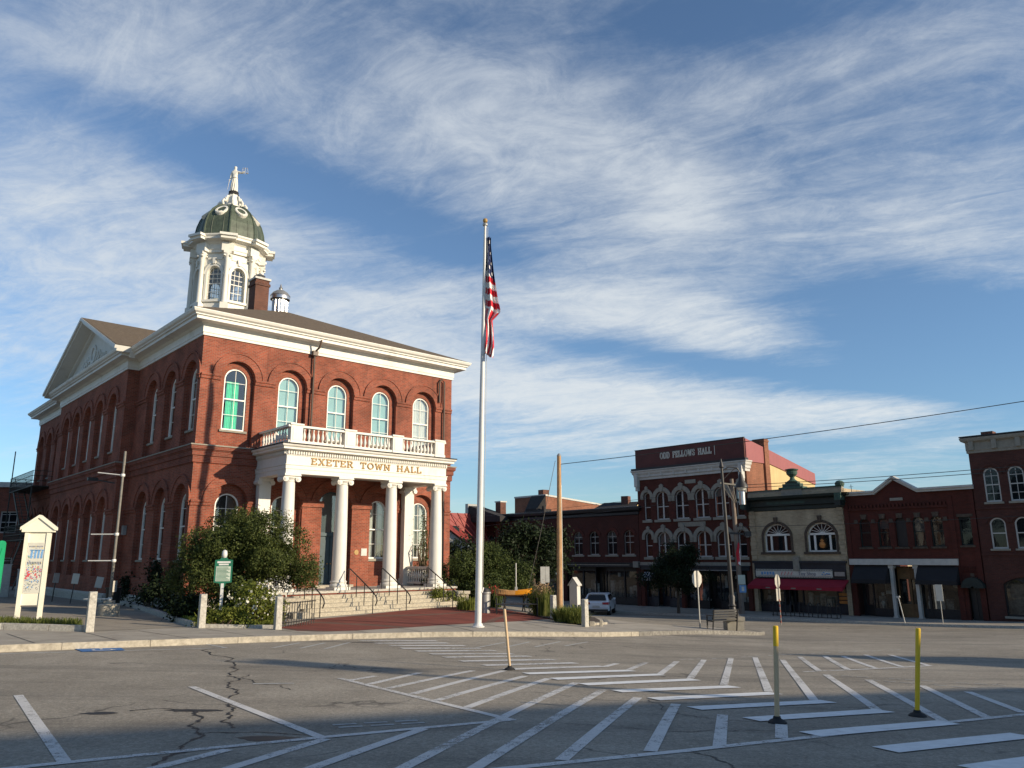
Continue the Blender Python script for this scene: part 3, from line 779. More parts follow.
drape('accessible_parking_symbol', [hq([(-.02, .18), (.05, .18), (.05, .26), (-.02, .26)]), hq([(-.02, -.02), (.03, -.02), (.03, .16), (-.02, .16)]), hq([(.03, -.02), (.2, -.02), (.2, .03), (.03, .03)]),
      hq([(.2, .03), (.15, .03), (.24, -.2), (.29, -.18)])]+[hq([(.02+.17*math.cos(t), -.1+.17*math.sin(t)), (.02+.17*math.cos(t+.5), -.1+.17*math.sin(t+.5)), (.02+.22*math.cos(t+.5), -.1+.22*math.sin(t+.5)), (.02+.22*math.cos(t), -.1+.22*math.sin(t))]) for t in [2.4+0.5*i for i in range(8)]],
      0.016, 'road_paint_fresh', 0, 0)


def crack(pl, w, seed):
    rnd = random.Random(seed); P = [Vector(p) for p in pl]
    for it in range(4):
        q = [P[0]]
        for a, b in zip(P[:-1], P[1:]):
            d = b-a; n = Vector((-d.y, d.x)); q += [(a+b)/2+n*rnd.uniform(-0.17, 0.17), b]
        P = q
    out = []
    for a, b in zip(P[:-1], P[1:]):
        out.append(line_quad(a, b+(b-a)*0.15, w*rnd.uniform(0.4, 1.6)))
    return out
ck = []
for i, (pl, w_) in enumerate([([(-7.0, 19.56), (-5.43, 15.8), (-4.63, 13.6), (-4.32, 12.36), (-3.75, 10.74), (-3.38, 9.9), (-3.1, 9.14)], .03), ([(-3.95, 10.2), (-3.66, 9.68), (-3.4, 8.88), (-3.24, 8.68), (-3.11, 7.88), (-3.02, 7.0)], .035),
        ([(-4.76, 10.2), (-4.46, 10.36), (-3.95, 10.2)], .03), ([(1.72, 8.14), (1.97, 7.6), (2.1, 6.8)], .02), ([(1.96, 11.8), (2.22, 10.36), (2.98, 9.98)], .014), ([(-4.55, 14.06), (-4.11, 13.0), (-3.34, 12.24)], .014),
        ([(0.2, 12.4), (1.7, 11.6), (3.6, 11.5), (6.2, 12.2)], .015), ([(0.6, 9.6), (1.9, 9.2), (3.0, 9.4)], .014), ([(-3.4, 8.8), (-2.7, 8.9), (-2.2, 8.75)], .02), ([(6.0, 14.5), (8.0, 15.2), (11, 15.6)], .012)]):
    ck += crack(pl, w_, i+3)
drape('road_cracks', ck, 0.004, 'tar', 0, 0)
pt = []
rnd = random.Random(5)
for cx, cy, rx, ry in ((-4.0, 10.25, .35, .10), (-2.55, 8.55, .3, .12), (-5.05, 10.0, .2, .09), (0.9, 25.0, .5, .08), (-4.2, 21.9, .9, .10)):
    pt.append([(cx+rx*(1+.3*rnd.uniform(-1, 1))*math.cos(2*math.pi*k/14), cy+ry*(1+.3*rnd.uniform(-1, 1))*math.sin(2*math.pi*k/14)) for k in range(14)])
drape('tar_patches', pt, 0.003, 'tar', 0, 0)

# ------------------------------------------------------------------ town hall
HROT, HS, HZ = R(42.01), 0.9, 2.75
hall = thing('town_hall', 'red brick town hall with white columned portico, green cupola dome and gilt letters', 'town hall', (-9.244, 32.202, EYE-HS*HZ), HROT, None, HS)
XL, XR, YF, YB, PV, PY0, PY1 = -3.47, 11.5, 2.9, 38.0, 0.6, 12.65, 28.25
def HMB(): return MB(0, 0, HZ)
TF = lambda u, z, d: (u, YF+d, z)
TL = lambda u, z, d: (XL+d, u, z)            # left wall, u runs away from the street
TP = lambda u, z, d: (XL-PV+d, u, z)
TR = lambda u, z, d: (XR-d, u, z)
TB = lambda u, z, d: (u, YB-d, z)
UPX = [-1.65, 1.15, 3.95, 6.70, 9.45]
SIDE_A = [4.15, 7.0, 9.85]; SIDE_P = [15.0, 17.75, 20.45, 23.15, 25.9]; SIDE_B = [31.0, 33.8, 36.5]
RW, WW = 0.86, 0.58                          # half widths of recess and window
DOOR = 3.95


def window_mesh(name, hw, h, rise, frame, cols=2, rows=(1, 1), bar=0.020, fr=0.065, T=None, sash=0.5, muntin=None):
    """frame with sash bars standing in its opening; origin at sill centre, front to -y"""
    T = T or (lambda u, z, d: (u, d, z))
    mb = MB(); zs = h-rise
    out = arch(0, 0, zs, hw, rise); inn = arch(0, fr*1.2, zs, hw-fr, max(0, rise-fr*0.9) if rise < hw-1e-6 else hw-fr)
    if rise <= 0.001: inn = arch(0, fr*1.2, h-fr, hw-fr, 0)
    mb.sheet(T, out, [inn], 0.10, 0.0, 0, None, True)
    zm = h*sash
    mb.prism([(-hw+fr*.8, zm-.03), (hw-fr*.8, zm-.03), (hw-fr*.8, zm+.03), (-hw+fr*.8, zm+.03)], T, 0.015, 0.09)
    for c in range(1, cols):
        u = -hw+2*hw*c/cols; zt = zs+(math.sqrt(max(0, (hw-fr)**2-u*u)) if abs(rise-hw) < 1e-6 else rise*0.9*(1-(u/hw)**2))-fr*0.5
        mb.prism([(u-bar/2, fr), (u+bar/2, fr), (u+bar/2, zt), (u-bar/2, zt)], T, 0.03, 0.08)
    lo, hi = rows
    for k in range(1, lo+1):
        z = zm*k/(lo+1); mb.prism([(-hw+fr*.8, z-bar/2), (hw-fr*.8, z-bar/2), (hw-fr*.8, z+bar/2), (-hw+fr*.8, z+bar/2)], T, 0.032, 0.078)
    for k in range(1, hi+1):
        z = zm+(zs+rise*0.35-zm)*k/(hi+0.4)
        wv = hw-fr*.8 if z < zs else math.sqrt(max(0.01, hw*hw-(z-zs)**2))-fr*.8
        mb.prism([(-wv, z-bar/2), (wv, z-bar/2), (wv, z+bar/2), (-wv, z+bar/2)], T, 0.032, 0.078)
    w = mb.build('window', frame)
    pb = MB(); pb.face([T(u, z, 0.055) for u, z in arch(0, fr*.6, zs, hw-fr*.6, max(0, rise-fr*.6) if rise < hw-1e-6 else hw-fr*.6)])
    pane = pb.build('pane', 'hall_glass', w)
    return w, pane


hall_win, hall_pane = window_mesh('window', WW, 3.08, WW, 'white_trim', 2, (1, 1))
def curtain(mat, parent, h=3.0, hw=WW, x0=None, x1=None, z0=0.05, depth=0.16, folds=7, arched=True):
    mb = MB(); n = 28; x0 = -hw+.02 if x0 is None else x0; x1 = hw-.02 if x1 is None else x1
    q = []
    for k in range(n+1):
        x = x0+(x1-x0)*k/n; y = depth+0.018*math.sin(folds*2*math.pi*k/n)
        zt = (h-hw+math.sqrt(max(0, (hw-.03)**2-x*x))) if arched else h
        q += [(x, y, z0), (x, y, zt)]
    mb.add(q, [(2*k, 2*k+2, 2*k+3, 2*k+1) for k in range(n)])
    return mb.build('curtain', mat, parent)
first = [True]
def put_window(x, y, z, rz, parent, kind=None):
    if first[0]:
        o = hall_win; first[0] = False; o.parent = parent; o.location = (x, y, z+HZ); o.rotation_euler = (0, 0, rz)
    else:
        o = hall_win.copy(); COL.objects.link(o); o.parent = parent; o.location = (x, y, z+HZ); o.rotation_euler = (0, 0, rz)
        p = hall_pane.copy(); COL.objects.link(p); p.parent = o
    if kind == 'green':
        curtain('curtain_green', o, x0=-0.36, x1=0.24, z0=0.05, depth=0.17, h=2.45, arched=False)
        o['label'] = 'window with a bright green curtain'
    elif kind == 'white': curtain('curtain_white', o)
    elif kind == 'teal': curtain('blind_teal', o, folds=0)  # sheet behind the glass carries the sky reflection as colour
    elif kind == 'dark': curtain('room_dark', o, folds=0, depth=0.3)  # dark sheet stands in for the unlit room, not a curtain
    elif kind == 'half':
        curtain('room_dark', o, folds=0, depth=0.3); curtain('curtain_white', o, x0=-.45, x1=-.1, depth=.2, folds=3); curtain('curtain_white', o, x0=.2, x1=.45, depth=.2, folds=3)  # first sheet is the painted dark room, the other two are curtains
    return o


def arcade(mb, T, us, u0, u1, z0, z1, upper, lower, depth=0.24, door=None):
    """wall face with recessed arches, the inner wall with the window openings, rings and impost band"""
    holes = []; inner = []
    for u in us:
        if upper: holes.append(arch(u, 5.24, 8.55, RW)); inner.append(arch(u, 6.0, 6.0+3.08-WW, WW))
        if lower and u != door: holes.append(arch(u, -1.0, 2.55, RW)); inner.append(arch(u, -0.11, -0.11+3.08-WW, WW))
    if door is not None: holes.append(arch(door, -1.53, 2.55, RW+0.1)); inner.append(arch(door, -1.5, 2.5, RW-0.02))
    mb.sheet(T, [(u0, z0), (u1, z0), (u1, z1), (u0, z1)], holes, depth)
    mb.sheet(T, [(u0+.01, z0+.01), (u1-.01, z0+.01), (u1-.01, z1-.01), (u0+.01, z1-.01)], inner, 0.25, depth)
    for zc, on in ((8.55, upper), (2.55, lower)):
        if not on: continue
        us2 = sorted(us)
        for u in us2:
            hw = RW+(0.1 if u == door and zc < 5 else 0)
            ring(mb, T, u, zc, hw+0.005, hw+0.36, -0.05, 0.02, n=16)
            ring(mb, T, u, zc, hw+0.36, hw+0.43, -0.085, 0.02, n=20)
        ed = [u0]+[e for u in us2 for e in (u-RW-(.1 if u == door and zc < 5 else 0), u+RW+(.1 if u == door and zc < 5 else 0))]+[u1]
        for a, b in zip(ed[0::2], ed[1::2]):
            if b-a > 0.05: mb.prism([(a+.005, zc-.20), (b-.005, zc-.20), (b-.005, zc-.06), (a+.005, zc-.06)], T, -0.06, 0.02); mb.prism([(a+.005, zc-.05), (b-.005, zc-.05), (b-.005, zc+.05), (a+.005, zc+.05)], T, -0.10, 0.02)


ZB, ZT = -2.9, 10.75
mb = HMB(); arcade(mb, TF, UPX, XL, XR, ZB, ZT, True, True, door=DOOR); mb.build('front_wall', 'hall_brick', hall)
mb = HMB()
arcade(mb, TL, SIDE_A, YF, PY0, ZB, ZT, True, True); arcade(mb, TL, SIDE_B, PY1, YB, ZB, ZT, True, True)
arcade(mb, TP, SIDE_P, PY0, PY1, ZB, ZT, True, True)
for yy in (PY0, PY1): mb.face([(XL, yy, ZB), (XL-PV, yy, ZB), (XL-PV, yy, ZT), (XL, yy, ZT)])
mb.build('side_wall', 'hall_brick', hall)
mb = HMB()
mb.face([(XR, YF, ZB), (XR, YB, ZB), (XR, YB, ZT), (XR, YF, ZT)]); mb.face([(XR, YB, ZB), (XL, YB, ZB), (XL, YB, ZT), (XR, YB, ZT)])
mb.box(XR-.1, XR+PV, PY0, PY1, ZB, ZT)
mb.build('rear_wall', 'hall_brick_plain', hall)
foot = [(XL, YF), (XR, YF), (XR, PY0), (XR+PV, PY0), (XR+PV, PY1), (XR, PY1), (XR, YB), (XL, YB), (XL, PY1), (XL-PV, PY1), (XL-PV, PY0), (XL, PY0)]
mb = HMB(); sweep(mb, foot, [(-.02, 4.28), (.07, 4.33), (.07, 4.62), (.13, 4.66), (.13, 4.86), (.22, 4.95), (.22, 5.10), (-.02, 5.11)]); mb.build('belt_course', 'hall_brick_plain', hall)
mb = HMB(); sweep(mb, foot, [(-.02, 5.105), (.26, 5.105), (.26, 5.165), (-.02, 5.20)]); mb.build('belt_cap', 'stone_trim', hall)
mb = HMB(); sweep(mb, foot, [(-.02, -3.0), (.16, -3.0), (.16, -1.95), (.08, -1.85), (-.02, -1.85)]); mb.build('base_course', 'granite', hall)
mb = HMB()
sweep(mb, foot, [(-.02, 10.44), (.07, 10.44), (.07, 10.56), (.10, 10.58), (.10, 10.92), (.18, 10.96), (.24, 11.02), (.62, 11.05), (.62, 11.19), (.71, 11.22), (.71, 11.27), (.81, 11.34), (.86, 11.45), (.86, 11.49), (-.02, 11.52)])
mb.build('cornice', 'white_paint', hall)
# windows
for i, x in enumerate(UPX):
    put_window(x, YF+.29, 6.0, 0, hall, ['green', 'teal', 'teal', 'teal', 'white'][i])
    if x != DOOR: put_window(x, YF+.29, -0.11, 0, hall, 'half' if i > 2 else 'dark')
for i, y in enumerate(SIDE_A+SIDE_B):
    put_window(XL+.27, y, 6.0, R(-90), hall, 'white' if i == 0 else 'dark'); put_window(XL+.27, y, -0.11, R(-90), hall, 'dark')
for y in SIDE_P:
    put_window(XL-PV+.27, y, 6.0, R(-90), hall, 'dark'); put_window(XL-PV+.27, y, -0.11, R(-90), hall, 'dark')
sb = HMB()
for x in UPX:
    sb.box(x-WW-.1, x+WW+.1, YF+.15, YF+.31, 5.90, 6.0)
    if x != DOOR: sb.box(x-WW-.1, x+WW+.1, YF+.15, YF+.31, -.24, -.11)
for y in SIDE_A+SIDE_B:
    for z in (5.90, -.22): sb.box(XL+.13, XL+.29, y-WW-.1, y+WW+.1, z, z+.10)
for y in SIDE_P:
    for z in (5.90, -.22): sb.box(XL-PV+.13, XL-PV+.29, y-WW-.1, y+WW+.1, z, z+.10)
sb.build('window_sills', 'stone_trim', hall)['kind'] = 'stuff'
# entrance
mb = HMB(); mb.box(DOOR-RW, DOOR+RW, YF+.45, YF+.55, -1.53, 3.4)
for s in (-1, 1):
    mb.box(DOOR+s*.42-.36, DOOR+s*.42+.36, YF+.41, YF+.45, -1.45, 1.0)
    for z0, z1 in ((-1.3, -.6), (-.45, .85)): mb.box(DOOR+s*.42-.22, DOOR+s*.42+.22, YF+.385, YF+.41, z0, z1)
mb.box(DOOR-RW, DOOR+RW, YF+.36, YF+.45, 1.05, 1.2)
d_ = mb.build('door', 'door_teal', hall)
for s in (-1, 1): mb = HMB(); mb.lathe([(.03, -.03), (.03, .03)], (DOOR+s*.1, YF+.37, -.35), 10); mb.build('handle', 'gold', d_)
mb = HMB(); mb.face([(u, YF+.40, z) for u, z in arch(DOOR, 1.25, 2.5, RW-.1)]); mb.build('transom_pane', 'hall_glass', d_)
mb = HMB(); mb.box(DOOR-RW-.25, DOOR+RW+.25, YF-.3, YF+.5, -1.53, -1.40); mb.build('doorstep', 'granite_pale', hall)
# pilasters of brick either side of the door
for x in (2.62, 5.48):
    mb = HMB(); mb.box(x-.55, x+.55, YF-.10, YF+.02, -1.5, 2.48); mb.box(x-.62, x+.62, YF-.18, YF+.02, 2.47, 2.78); mb.build('brick_pier', 'hall_brick', hall)
mb = HMB(); mb.lathe([(.0, -.01), (.13, -.01), (.13, .01), (0, .01)], (0, 0, 0), 16); o = mb.build('plaque', 'gold', hall)
for v in o.data.vertices: v.co = Vector((v.co.x+5.28, YF-.11+(v.co.z-HZ), v.co.y+.22+HZ))
mb = HMB(); mb.box(5.55, 5.90, YF-.13, YF-.10, .04, .42); mb.build('notice_frame', 'cornice_white', hall)
mb = HMB(); mb.box(5.60, 5.85, YF-.137, YF-.128, .09, .37); mb.build('notice_sheet', 'steel_grey', hall)

# portico
COLX = [-0.08, 2.70, 5.52, 8.36]; ZF, ZC = -1.53, 3.75
mb = HMB(); mb.box(-1.0, 9.25, -.62, YF+.1, -2.9, ZF-.10); mb.build('porch_base', 'hall_brick_plain', hall)
mb = HMB(); mb.box(-1.05, 9.30, -.68, YF+.05, ZF-.10, ZF); mb.build('porch_floor', 'granite', hall)


def column_mesh():
    mb = MB()
    h = ZC-ZF
    mb.box(-.42, .42, -.42, .42, 0, .13)
    mb.lathe([(.40, .13), (.43, .17), (.43, .22), (.38, .27), (.36, .30), (.38, .33), (.40, .37), (.37, .41), (.345, .43)], n=28)
    prof = [(.335-.065*(k/16)**1.7, .43+(h-.43-.36)*k/16) for k in range(17)]
    mb.lathe(prof, n=28)
    zt = h-.36
    mb.lathe([(.27, zt), (.29, zt+.02), (.29, zt+.05), (.27, zt+.06), (.30, zt+.12), (.35, zt+.17), (.33, zt+.19)], n=28)
    for sx in (-1, 1):
        for sy in (-1, 1):
            for r0, d in ((.135, .05), (.085, .075), (.04, .095)):
                mb.path([(sx*.31, sy*.27, zt+.12), (sx*.31, sy*(.27+d), zt+.12)], r0, 14)
        mb.path([(sx*.31, -.29, zt+.12), (sx*.31, 0, zt+.12), (sx*.31, .29, zt+.12)], [.12, .085, .12], 14)
    mb.box(-.36, .36, -.33, .33, zt+.17, zt+.25); mb.box(-.41, .41, -.40, .40, zt+.25, zt+.30); mb.box(-.40, .40, -.38, .38, zt+.30, h)
    return mb
c0 = column_mesh().build('column', 'white_paint', hall, 35, (COLX[0], 0, ZF+HZ))
for x in COLX[1:]:
    c = c0.copy(); COL.objects.link(c); c.parent = hall; c.location = (x, 0, ZF+HZ)
def pier_mesh():
    mb = MB(); h = ZC-ZF
    mb.box(-.36, .36, -.30, .14, 0, .38); mb.box(-.30, .30, -.25, .12, .38, h-.34); mb.box(-.33, .33, -.28, .13, h-.34, h-.28); mb.box(-.38, .38, -.33, .14, h-.16, h)
    mb.box(-.30, .30, -.25, .12, h-.28, h-.16)
    for sx in (-1, 1): mb.path([(sx*.33, -.35, h-.22), (sx*.33, .14, h-.22)], .12, 12)
    return mb
for i, x in enumerate((COLX[0], COLX[3])):
    if i == 0: p0 = pier_mesh().build('pier', 'white_paint', hall, None, (x, YF-.15, ZF+HZ))
    else:
        p = p0.copy(); COL.objects.link(p); p.parent = hall; p.location = (x, YF-.15, ZF+HZ)
EX0, EX1, EY = COLX[0]-.36, COLX[3]+.36, -.36
ent = [(EX0, YF), (EX0, EY), (EX1, EY), (EX1, YF)]
mb = HMB()
sweep(mb, ent, [(-.55, ZC), (0, ZC), (0, 3.95), (.03, 3.96), (.03, 4.12), (.06, 4.14), (.06, 4.17), (-.01, 4.18), (-.01, 4.58), (.03, 4.60), (.03, 4.78), (.12, 4.80), (.30, 4.84), (.30, 4.92), (.38, 4.98), (.40, 5.05), (.0, 5.06), (-.55, 5.06), (-.55, ZC)], closed=False)
en = mb.build('entablature', 'white_paint', hall)
mb = HMB(); mb.box(EX0+.3, EX1-.3, EY+.3, YF, ZC+.25, ZC+.32); mb.build('porch_ceiling', 'white_paint', hall)
mb = HMB()
n = 74
for k in range(n):
    x = EX0+.0+(EX1-EX0)*(k+.5)/n; mb.box(x-.036, x+.036, EY-.105, EY-.02, 4.645, 4.775)
for k in range(26):
    y = EY+(YF-EY)*(k+.5)/26; mb.box(EX0-.105, EX0-.02, y-.036, y+.036, 4.645, 4.775)
mb.build('dentils', 'white_paint', en)['kind'] = 'stuff'
words(HMB, lambda u, z, d: (u, EY+d, z), 'EXETER TOWN HALL', 3.95, 4.235, .28, 6.25, .052, -.035, .02, 'gold', en)
mb = HMB(); mb.box(EX0-.42, EX1+.42, EY-.42, YF, 5.062, 5.11); mb.build('porch_roof', 'roof_dark', hall)
# balustrade
bal = HMB()
PX = [0.0, 2.83, 5.6, 8.28]
bal.box(EX0+.05, EX1-.05, EY+.04, EY+.30, 5.16, 5.30); bal.box(EX0+.02, EX1-.02, EY+.02, EY+.32, 5.92, 6.02)
for xs in (EX0+.05, EX1-.31):
    bal.box(xs+.01, xs+.25, EY+.305, YF-.02, 5.16, 5.30); bal.box(xs-.02, xs+.28, EY+.325, YF-.02, 5.92, 6.02)
bo = bal.build('balustrade', 'white_paint', hall)
ped = MB(); ped.box(-.30, .30, -.17, .17, 0, .9); ped.box(-.34, .34, -.21, .21, .9, .98); ped.box(-.33, .33, -.20, .20, 0, .10); ped.box(-.20, .20, -.185, -.165, .2, .78)
pd0 = ped.build('pedestal', 'white_paint', bo, None, (PX[0], EY+.17, 5.11+HZ))
for x in PX[1:]:
    p = pd0.copy(); COL.objects.link(p); p.parent = bo; p.location = (x, EY+.17, 5.11+HZ)
bl = MB(); bl.lathe([(.055, 0), (.055, .05), (.035, .07), (.065, .16), (.075, .24), (.055, .36), (.03, .46), (.035, .52), (.05, .56), (.05, .62)], n=10)
spots = []
for a, b in zip(PX[:-1], PX[1:]):
    for k in range(9): spots.append((a+.34+(b-a-.68)*(k+.5)/9, EY+.17))
for xs in (EX0+.18, EX1-.18):
    for k in range(9): spots.append((xs, EY+.5+(YF-EY-.6)*(k+.5)/9))
b0 = bl.build('baluster', 'white_paint', bo, 40, (*spots[0], 5.30+HZ))
for x, y in spots[1:]:
    p = b0.copy(); COL.objects.link(p); p.parent = bo; p.location = (x, y, 5.30+HZ)
# low porch railings at either end and between right pier and column
for x in (COLX[0], COLX[3]):
    mb = HMB(); mb.box(x-.08, x+.08, .45, YF-.45, ZF+.10, ZF+.2); mb.box(x-.10, x+.10, .45, YF-.45, ZF+.88, ZF+1.0)
    for k in range(9): mb.lathe([(.05, .2), (.03, .3), (.07, .5), (.03, .75), (.05, .88)], (x, .6+(YF-1.1)*(k+.5)/9, ZF), 8)
    mb.build('porch_railing', 'white_paint', hall)
# steps
mb = HMB()
ST0, ST1 = -.05, 8.35
for k in range(7):
    z1 = ZF-.165*(k); y0 = -.68-.34*(k)
    if k: mb.box(ST0, ST1+.10*(k > 4), y0, y0+.36, -3.2, z1)
mb.box(ST0-.15, ST1+.5, -.68-.34*7-.12, -.68-.34*6+.02, -3.3, ZF-.165*7+.02)
mb.build('steps', 'step_granite', hall)
for x0, x1 in ((-.95, ST0-.01), (ST1+.11, 9.2)):
    mb = HMB(); mb.box(x0, x1, -1.75, -.69, -3.2, ZF-.35); mb.box(x0-.05, x1+.05 if x0 > 0 else x1, -1.82, -.66, ZF-.35, ZF-.2); mb.box(x0+.1, x1-.02 if x0 < 0 else x1-.1, -2.7, -1.76, -3.2, ZF-.75)
    mb.build('step_cheek', 'granite_pale', hall)


def handrail(x):
    mb = MB()
    def zs(y): return max(0, min(6.6, (-.68-y)/.34))*-.165+ZF
    ys = [-.55, -1.25, -1.95, -2.7]
    path = [(0, -.50, ZF+.93), (0, -.62, ZF+.97)]+[(0, y, zs(y)+.95) for y in ys[1:]]+[(0, -2.98, zs(-2.98)+.86), (0, -3.05, zs(-3.05)+.70), (0, -2.92, zs(-2.9)+.48)]
    mb.path(path, .028, 8)
    for y in ys: mb.tube((0, y, zs(y)-.02), (0, y, zs(y)+.95), .022, n=8)
    return mb
hr = handrail(0).build('handrail', 'iron_black', hall, None, (.35, 0, HZ))
for x in (2.95, 4.75, 7.45):
    p = hr.copy(); COL.objects.link(p); p.parent = hall; p.location = (x, 0, HZ)

# roofs
mb = HMB()
e = 0.83; ez = 11.50; rz_ = 15.05; cx = (XL+XR)/2; hwid = (XR-XL)/2+e
a1 = (cx, YF-e+hwid, rz_); a2 = (cx, YB+e-hwid, rz_)
c1, c2, c3, c4 = (XL-e, YF-e, ez), (XR+e, YF-e, ez), (XR+e, YB+e, ez), (XL-e, YB+e, ez)
mb.face([c1, c2, a1]); mb.face([c2, c3, a2, a1]); mb.face([c3, c4, a2]); mb.face([c4, c1, a1, a2])
hall_roof = mb.build('roof', 'roof_shingle', hall)
mb = HMB(); gy0, gy1, gym = PY0-1.06, PY1+1.06, (PY0+PY1)/2; gx0, gx1 = XL-PV-1.06, XR+PV+1.06
gz1 = 15.15
mb.face([(gx0, gy0, ez+.02), (gx1, gy0, ez+.02), (gx1, gym, gz1), (gx0, gym, gz1)]); mb.face([(gx0, gym, gz1), (gx1, gym, gz1), (gx1, gy1, ez+.02), (gx0, gy1, ez+.02)])
mb.build('cross_roof', 'roof_shingle', hall)
mb = HMB(); mb.bar((-1.6, PY0+1.9, 12.8), (.2, PY0+1.7, 12.7), .10, .12); mb.build('snow_guard', 'roof_dark', hall)
for s in (-1, 1):
    X = XL-PV if s < 0 else XR+PV
    T_ = (lambda u, z, d: (XL-PV-d, u, z)) if s < 0 else (lambda u, z, d: (XR+PV+d, u, z))
    mb = HMB(); mb.prism([(PY0-.1, 11.45), (PY1+.1, 11.45), (gym, 14.75)], T_, -.1, .06); pm = mb.build('pediment', 'tympanum', hall)
    mb = HMB()
    for ya, yb in ((gy0, gym), (gy1, gym)):
        d = Vector((yb-ya, gz1-ez)).normalized(); nrm = Vector((-d.y, d.x)) if yb > ya else Vector((d.y, -d.x))
        for t0, t1, dep in ((-.02, -.20, 1.10), (-.20, -.34, .98), (-.34, -.62, .24)):
            P = [Vector((ya, ez))+nrm*t0, Vector((yb, gz1))+nrm*t0, Vector((yb, gz1))+nrm*t1, Vector((ya, ez))+nrm*t1]
            P[1].x = P[2].x = gym; 
            P[1].y = gz1+t0/abs(d.x); P[2].y = gz1+t1/abs(d.x)
            mb.prism([tuple(p) for p in P], T_, -.05, dep)
    mb.build('raking_cornice', 'white_paint', pm)
    mb = HMB(); rr = random.Random(3)
    ring(mb, T_, gym, 12.85, .42, .62, 0, .16, 0, 2*math.pi, 24); ring(mb, T_, gym, 12.85, 0.0, .40, 0, .08, 0, 2*math.pi, 20)
    for sd in (-1, 1):
        for k in range(9):
            u = gym+sd*(.85+.48*k); z = 12.75-.13*k+rr.uniform(-.1, .1); r = .30-.02*k
            ring(mb, T_, u, z, r*.55, r, 0, .14, rr.uniform(0, 2), rr.uniform(4.5, 6.2), 14); ring(mb, T_, u+.1, z-.25, 0.01, r*.4, 0, .12, 0, 6.28, 10)
    mb.build('tympanum_ornament', 'tympanum', pm)

# cupola
CC = (cx, gym)
cup = HMB(); ph = math.pi/8
def cmap(mb, k=0.83, dome=False):
    out = []
    for x, y, z in mb.v:
        zz = z-HZ
        if dome: zz = 22.45+(zz-22.95)*(3.17/2.83)
        else: zz -= 0.45*min(1, max(0, (zz-16.4)/1.0))
        out.append((CC[0]+(x-CC[0])*k, CC[1]+(y-CC[1])*k, zz+HZ))
    mb.v = out
    return mb
cup.box(CC[0]-3.3, CC[0]+3.3, CC[1]-3.3, CC[1]+3.3, 13.6, 16.0)
cup.lathe([(3.35, 16.0), (3.35, 16.25), (3.2, 16.35), (3.2, 17.1), (3.3, 17.15), (3.3, 17.3), (2.95, 17.35)], (*CC, 0), 8, 0, ph)
def octT(k, r):
    a = k*math.pi/4-math.pi/2; n_ = Vector((math.cos(a), math.sin(a))); t_ = Vector((-n_.y, n_.x))
    return (lambda u, z, d: (CC[0]+n_.x*(r-d)+t_.x*u, CC[1]+n_.y*(r-d)+t_.y*u, z)), a
RA = 2.50; hf = RA*math.tan(math.pi/8)
for k in range(8):
    T_, a = octT(k, RA)
    cup.sheet(T_, [(-hf, 17.3), (hf, 17.3), (hf, 21.7), (-hf, 21.7)], [arch(0, 18.15, 20.05, .62)], .35)
    ring(cup, T_, 0, 20.05, .62, .80, -.10, .02, n=14); ring(cup, T_, 0, 20.05, .80, .88, -.14, .02, n=14)
    for s in (-1, 1): cup.prism([(s*.71-.09, 18.0), (s*.71+.09, 18.0), (s*.71+.09, 20.05), (s*.71-.09, 20.05)], T_, -.10, .02)
    cup.prism([(-.85, 17.98), (.85, 17.98), (.85, 18.14), (-.85, 18.14)], T_, -.18, .02); cup.prism([(-.7, 17.45), (.7, 17.45), (.7, 17.9), (-.7, 17.9)], T_, -.05, .02)
    cup.prism([(-.10, 20.8), (.10, 20.8), (.16, 21.25), (-.16, 21.25)], T_, -.22, .02)
    cup.prism([(-hf*.62, 21.15), (hf*.62, 21.15), (hf*.62, 21.55), (-hf*.62, 21.55)], T_, -.06, .02)
cupola = cmap(cup).build('cupola', 'cupola_paint', hall)
wc, wcp = window_mesh('window', .60, 2.5, .60, 'cupola_paint', 3, (1, 2), .04, .07)
for k in range(8):
    T_, a = octT(k, RA); p = T_(0, 18.17, .20)
    if k == 0: o = wc
    else:
        o = wc.copy(); COL.objects.link(o); q = wcp.copy(); COL.objects.link(q); q.parent = o
    o.parent = cupola; o.location = (CC[0]+(p[0]-CC[0])*.83, CC[1]+(p[1]-CC[1])*.83, p[2]+HZ-.45); o.scale = (.83, .83, 1); o.rotation_euler = (0, 0, a+math.pi/2)
mb = HMB()
mb.lathe([(2.9, 21.65), (2.9, 21.85), (2.96, 21.88), (2.96, 22.25), (3.06, 22.32), (3.2, 22.42), (3.62, 22.50), (3.62, 22.64), (3.72, 22.74), (3.74, 22.84), (2.7, 23.05)], (*CC, 0), 8, 0, ph)
for k in range(8):
    a = k*math.pi/4+ph; c, s = math.cos(a), math.sin(a)
    def Tc(u, z, d, c=c, s=s): return (CC[0]+c*(3.02-d)-s*u, CC[1]+s*(3.02-d)+c*u, z)
    mb.prism([(-.5, 21.68), (.5, 21.68), (.5, 22.3), (-.5, 22.3)], Tc, -.12, .6)
    mb.prism([(-.62, 22.42), (.62, 22.42), (.62, 22.62), (-.62, 22.62)], Tc, -.75, .6)
    mb.prism([(-.72, 22.62), (.72, 22.62), (.72, 22.80), (-.72, 22.80)], Tc, -.9, .6)
cmap(mb).build('cupola_cornice', 'cupola_paint', cupola)
cm = MB()
cm.box(-.30, .30, -.30, .30, 0, .55); cm.lathe([(.25, .55), (.27, .62), (.22, .70), (.215, 1.5), (.185, 3.65), (.21, 3.7), (.20, 3.8), (.27, 4.05), (.32, 4.2)], n=16); cm.box(-.30, .30, -.30, .30, 4.2, 4.4)
for sx in (-1, 1):
    for sy in (-1, 1): cm.lathe([(.0, -.1), (.1, -.05), (.1, .05), (0, .1)], (sx*.23, sy*.23, 4.05), 8)
cc0 = None
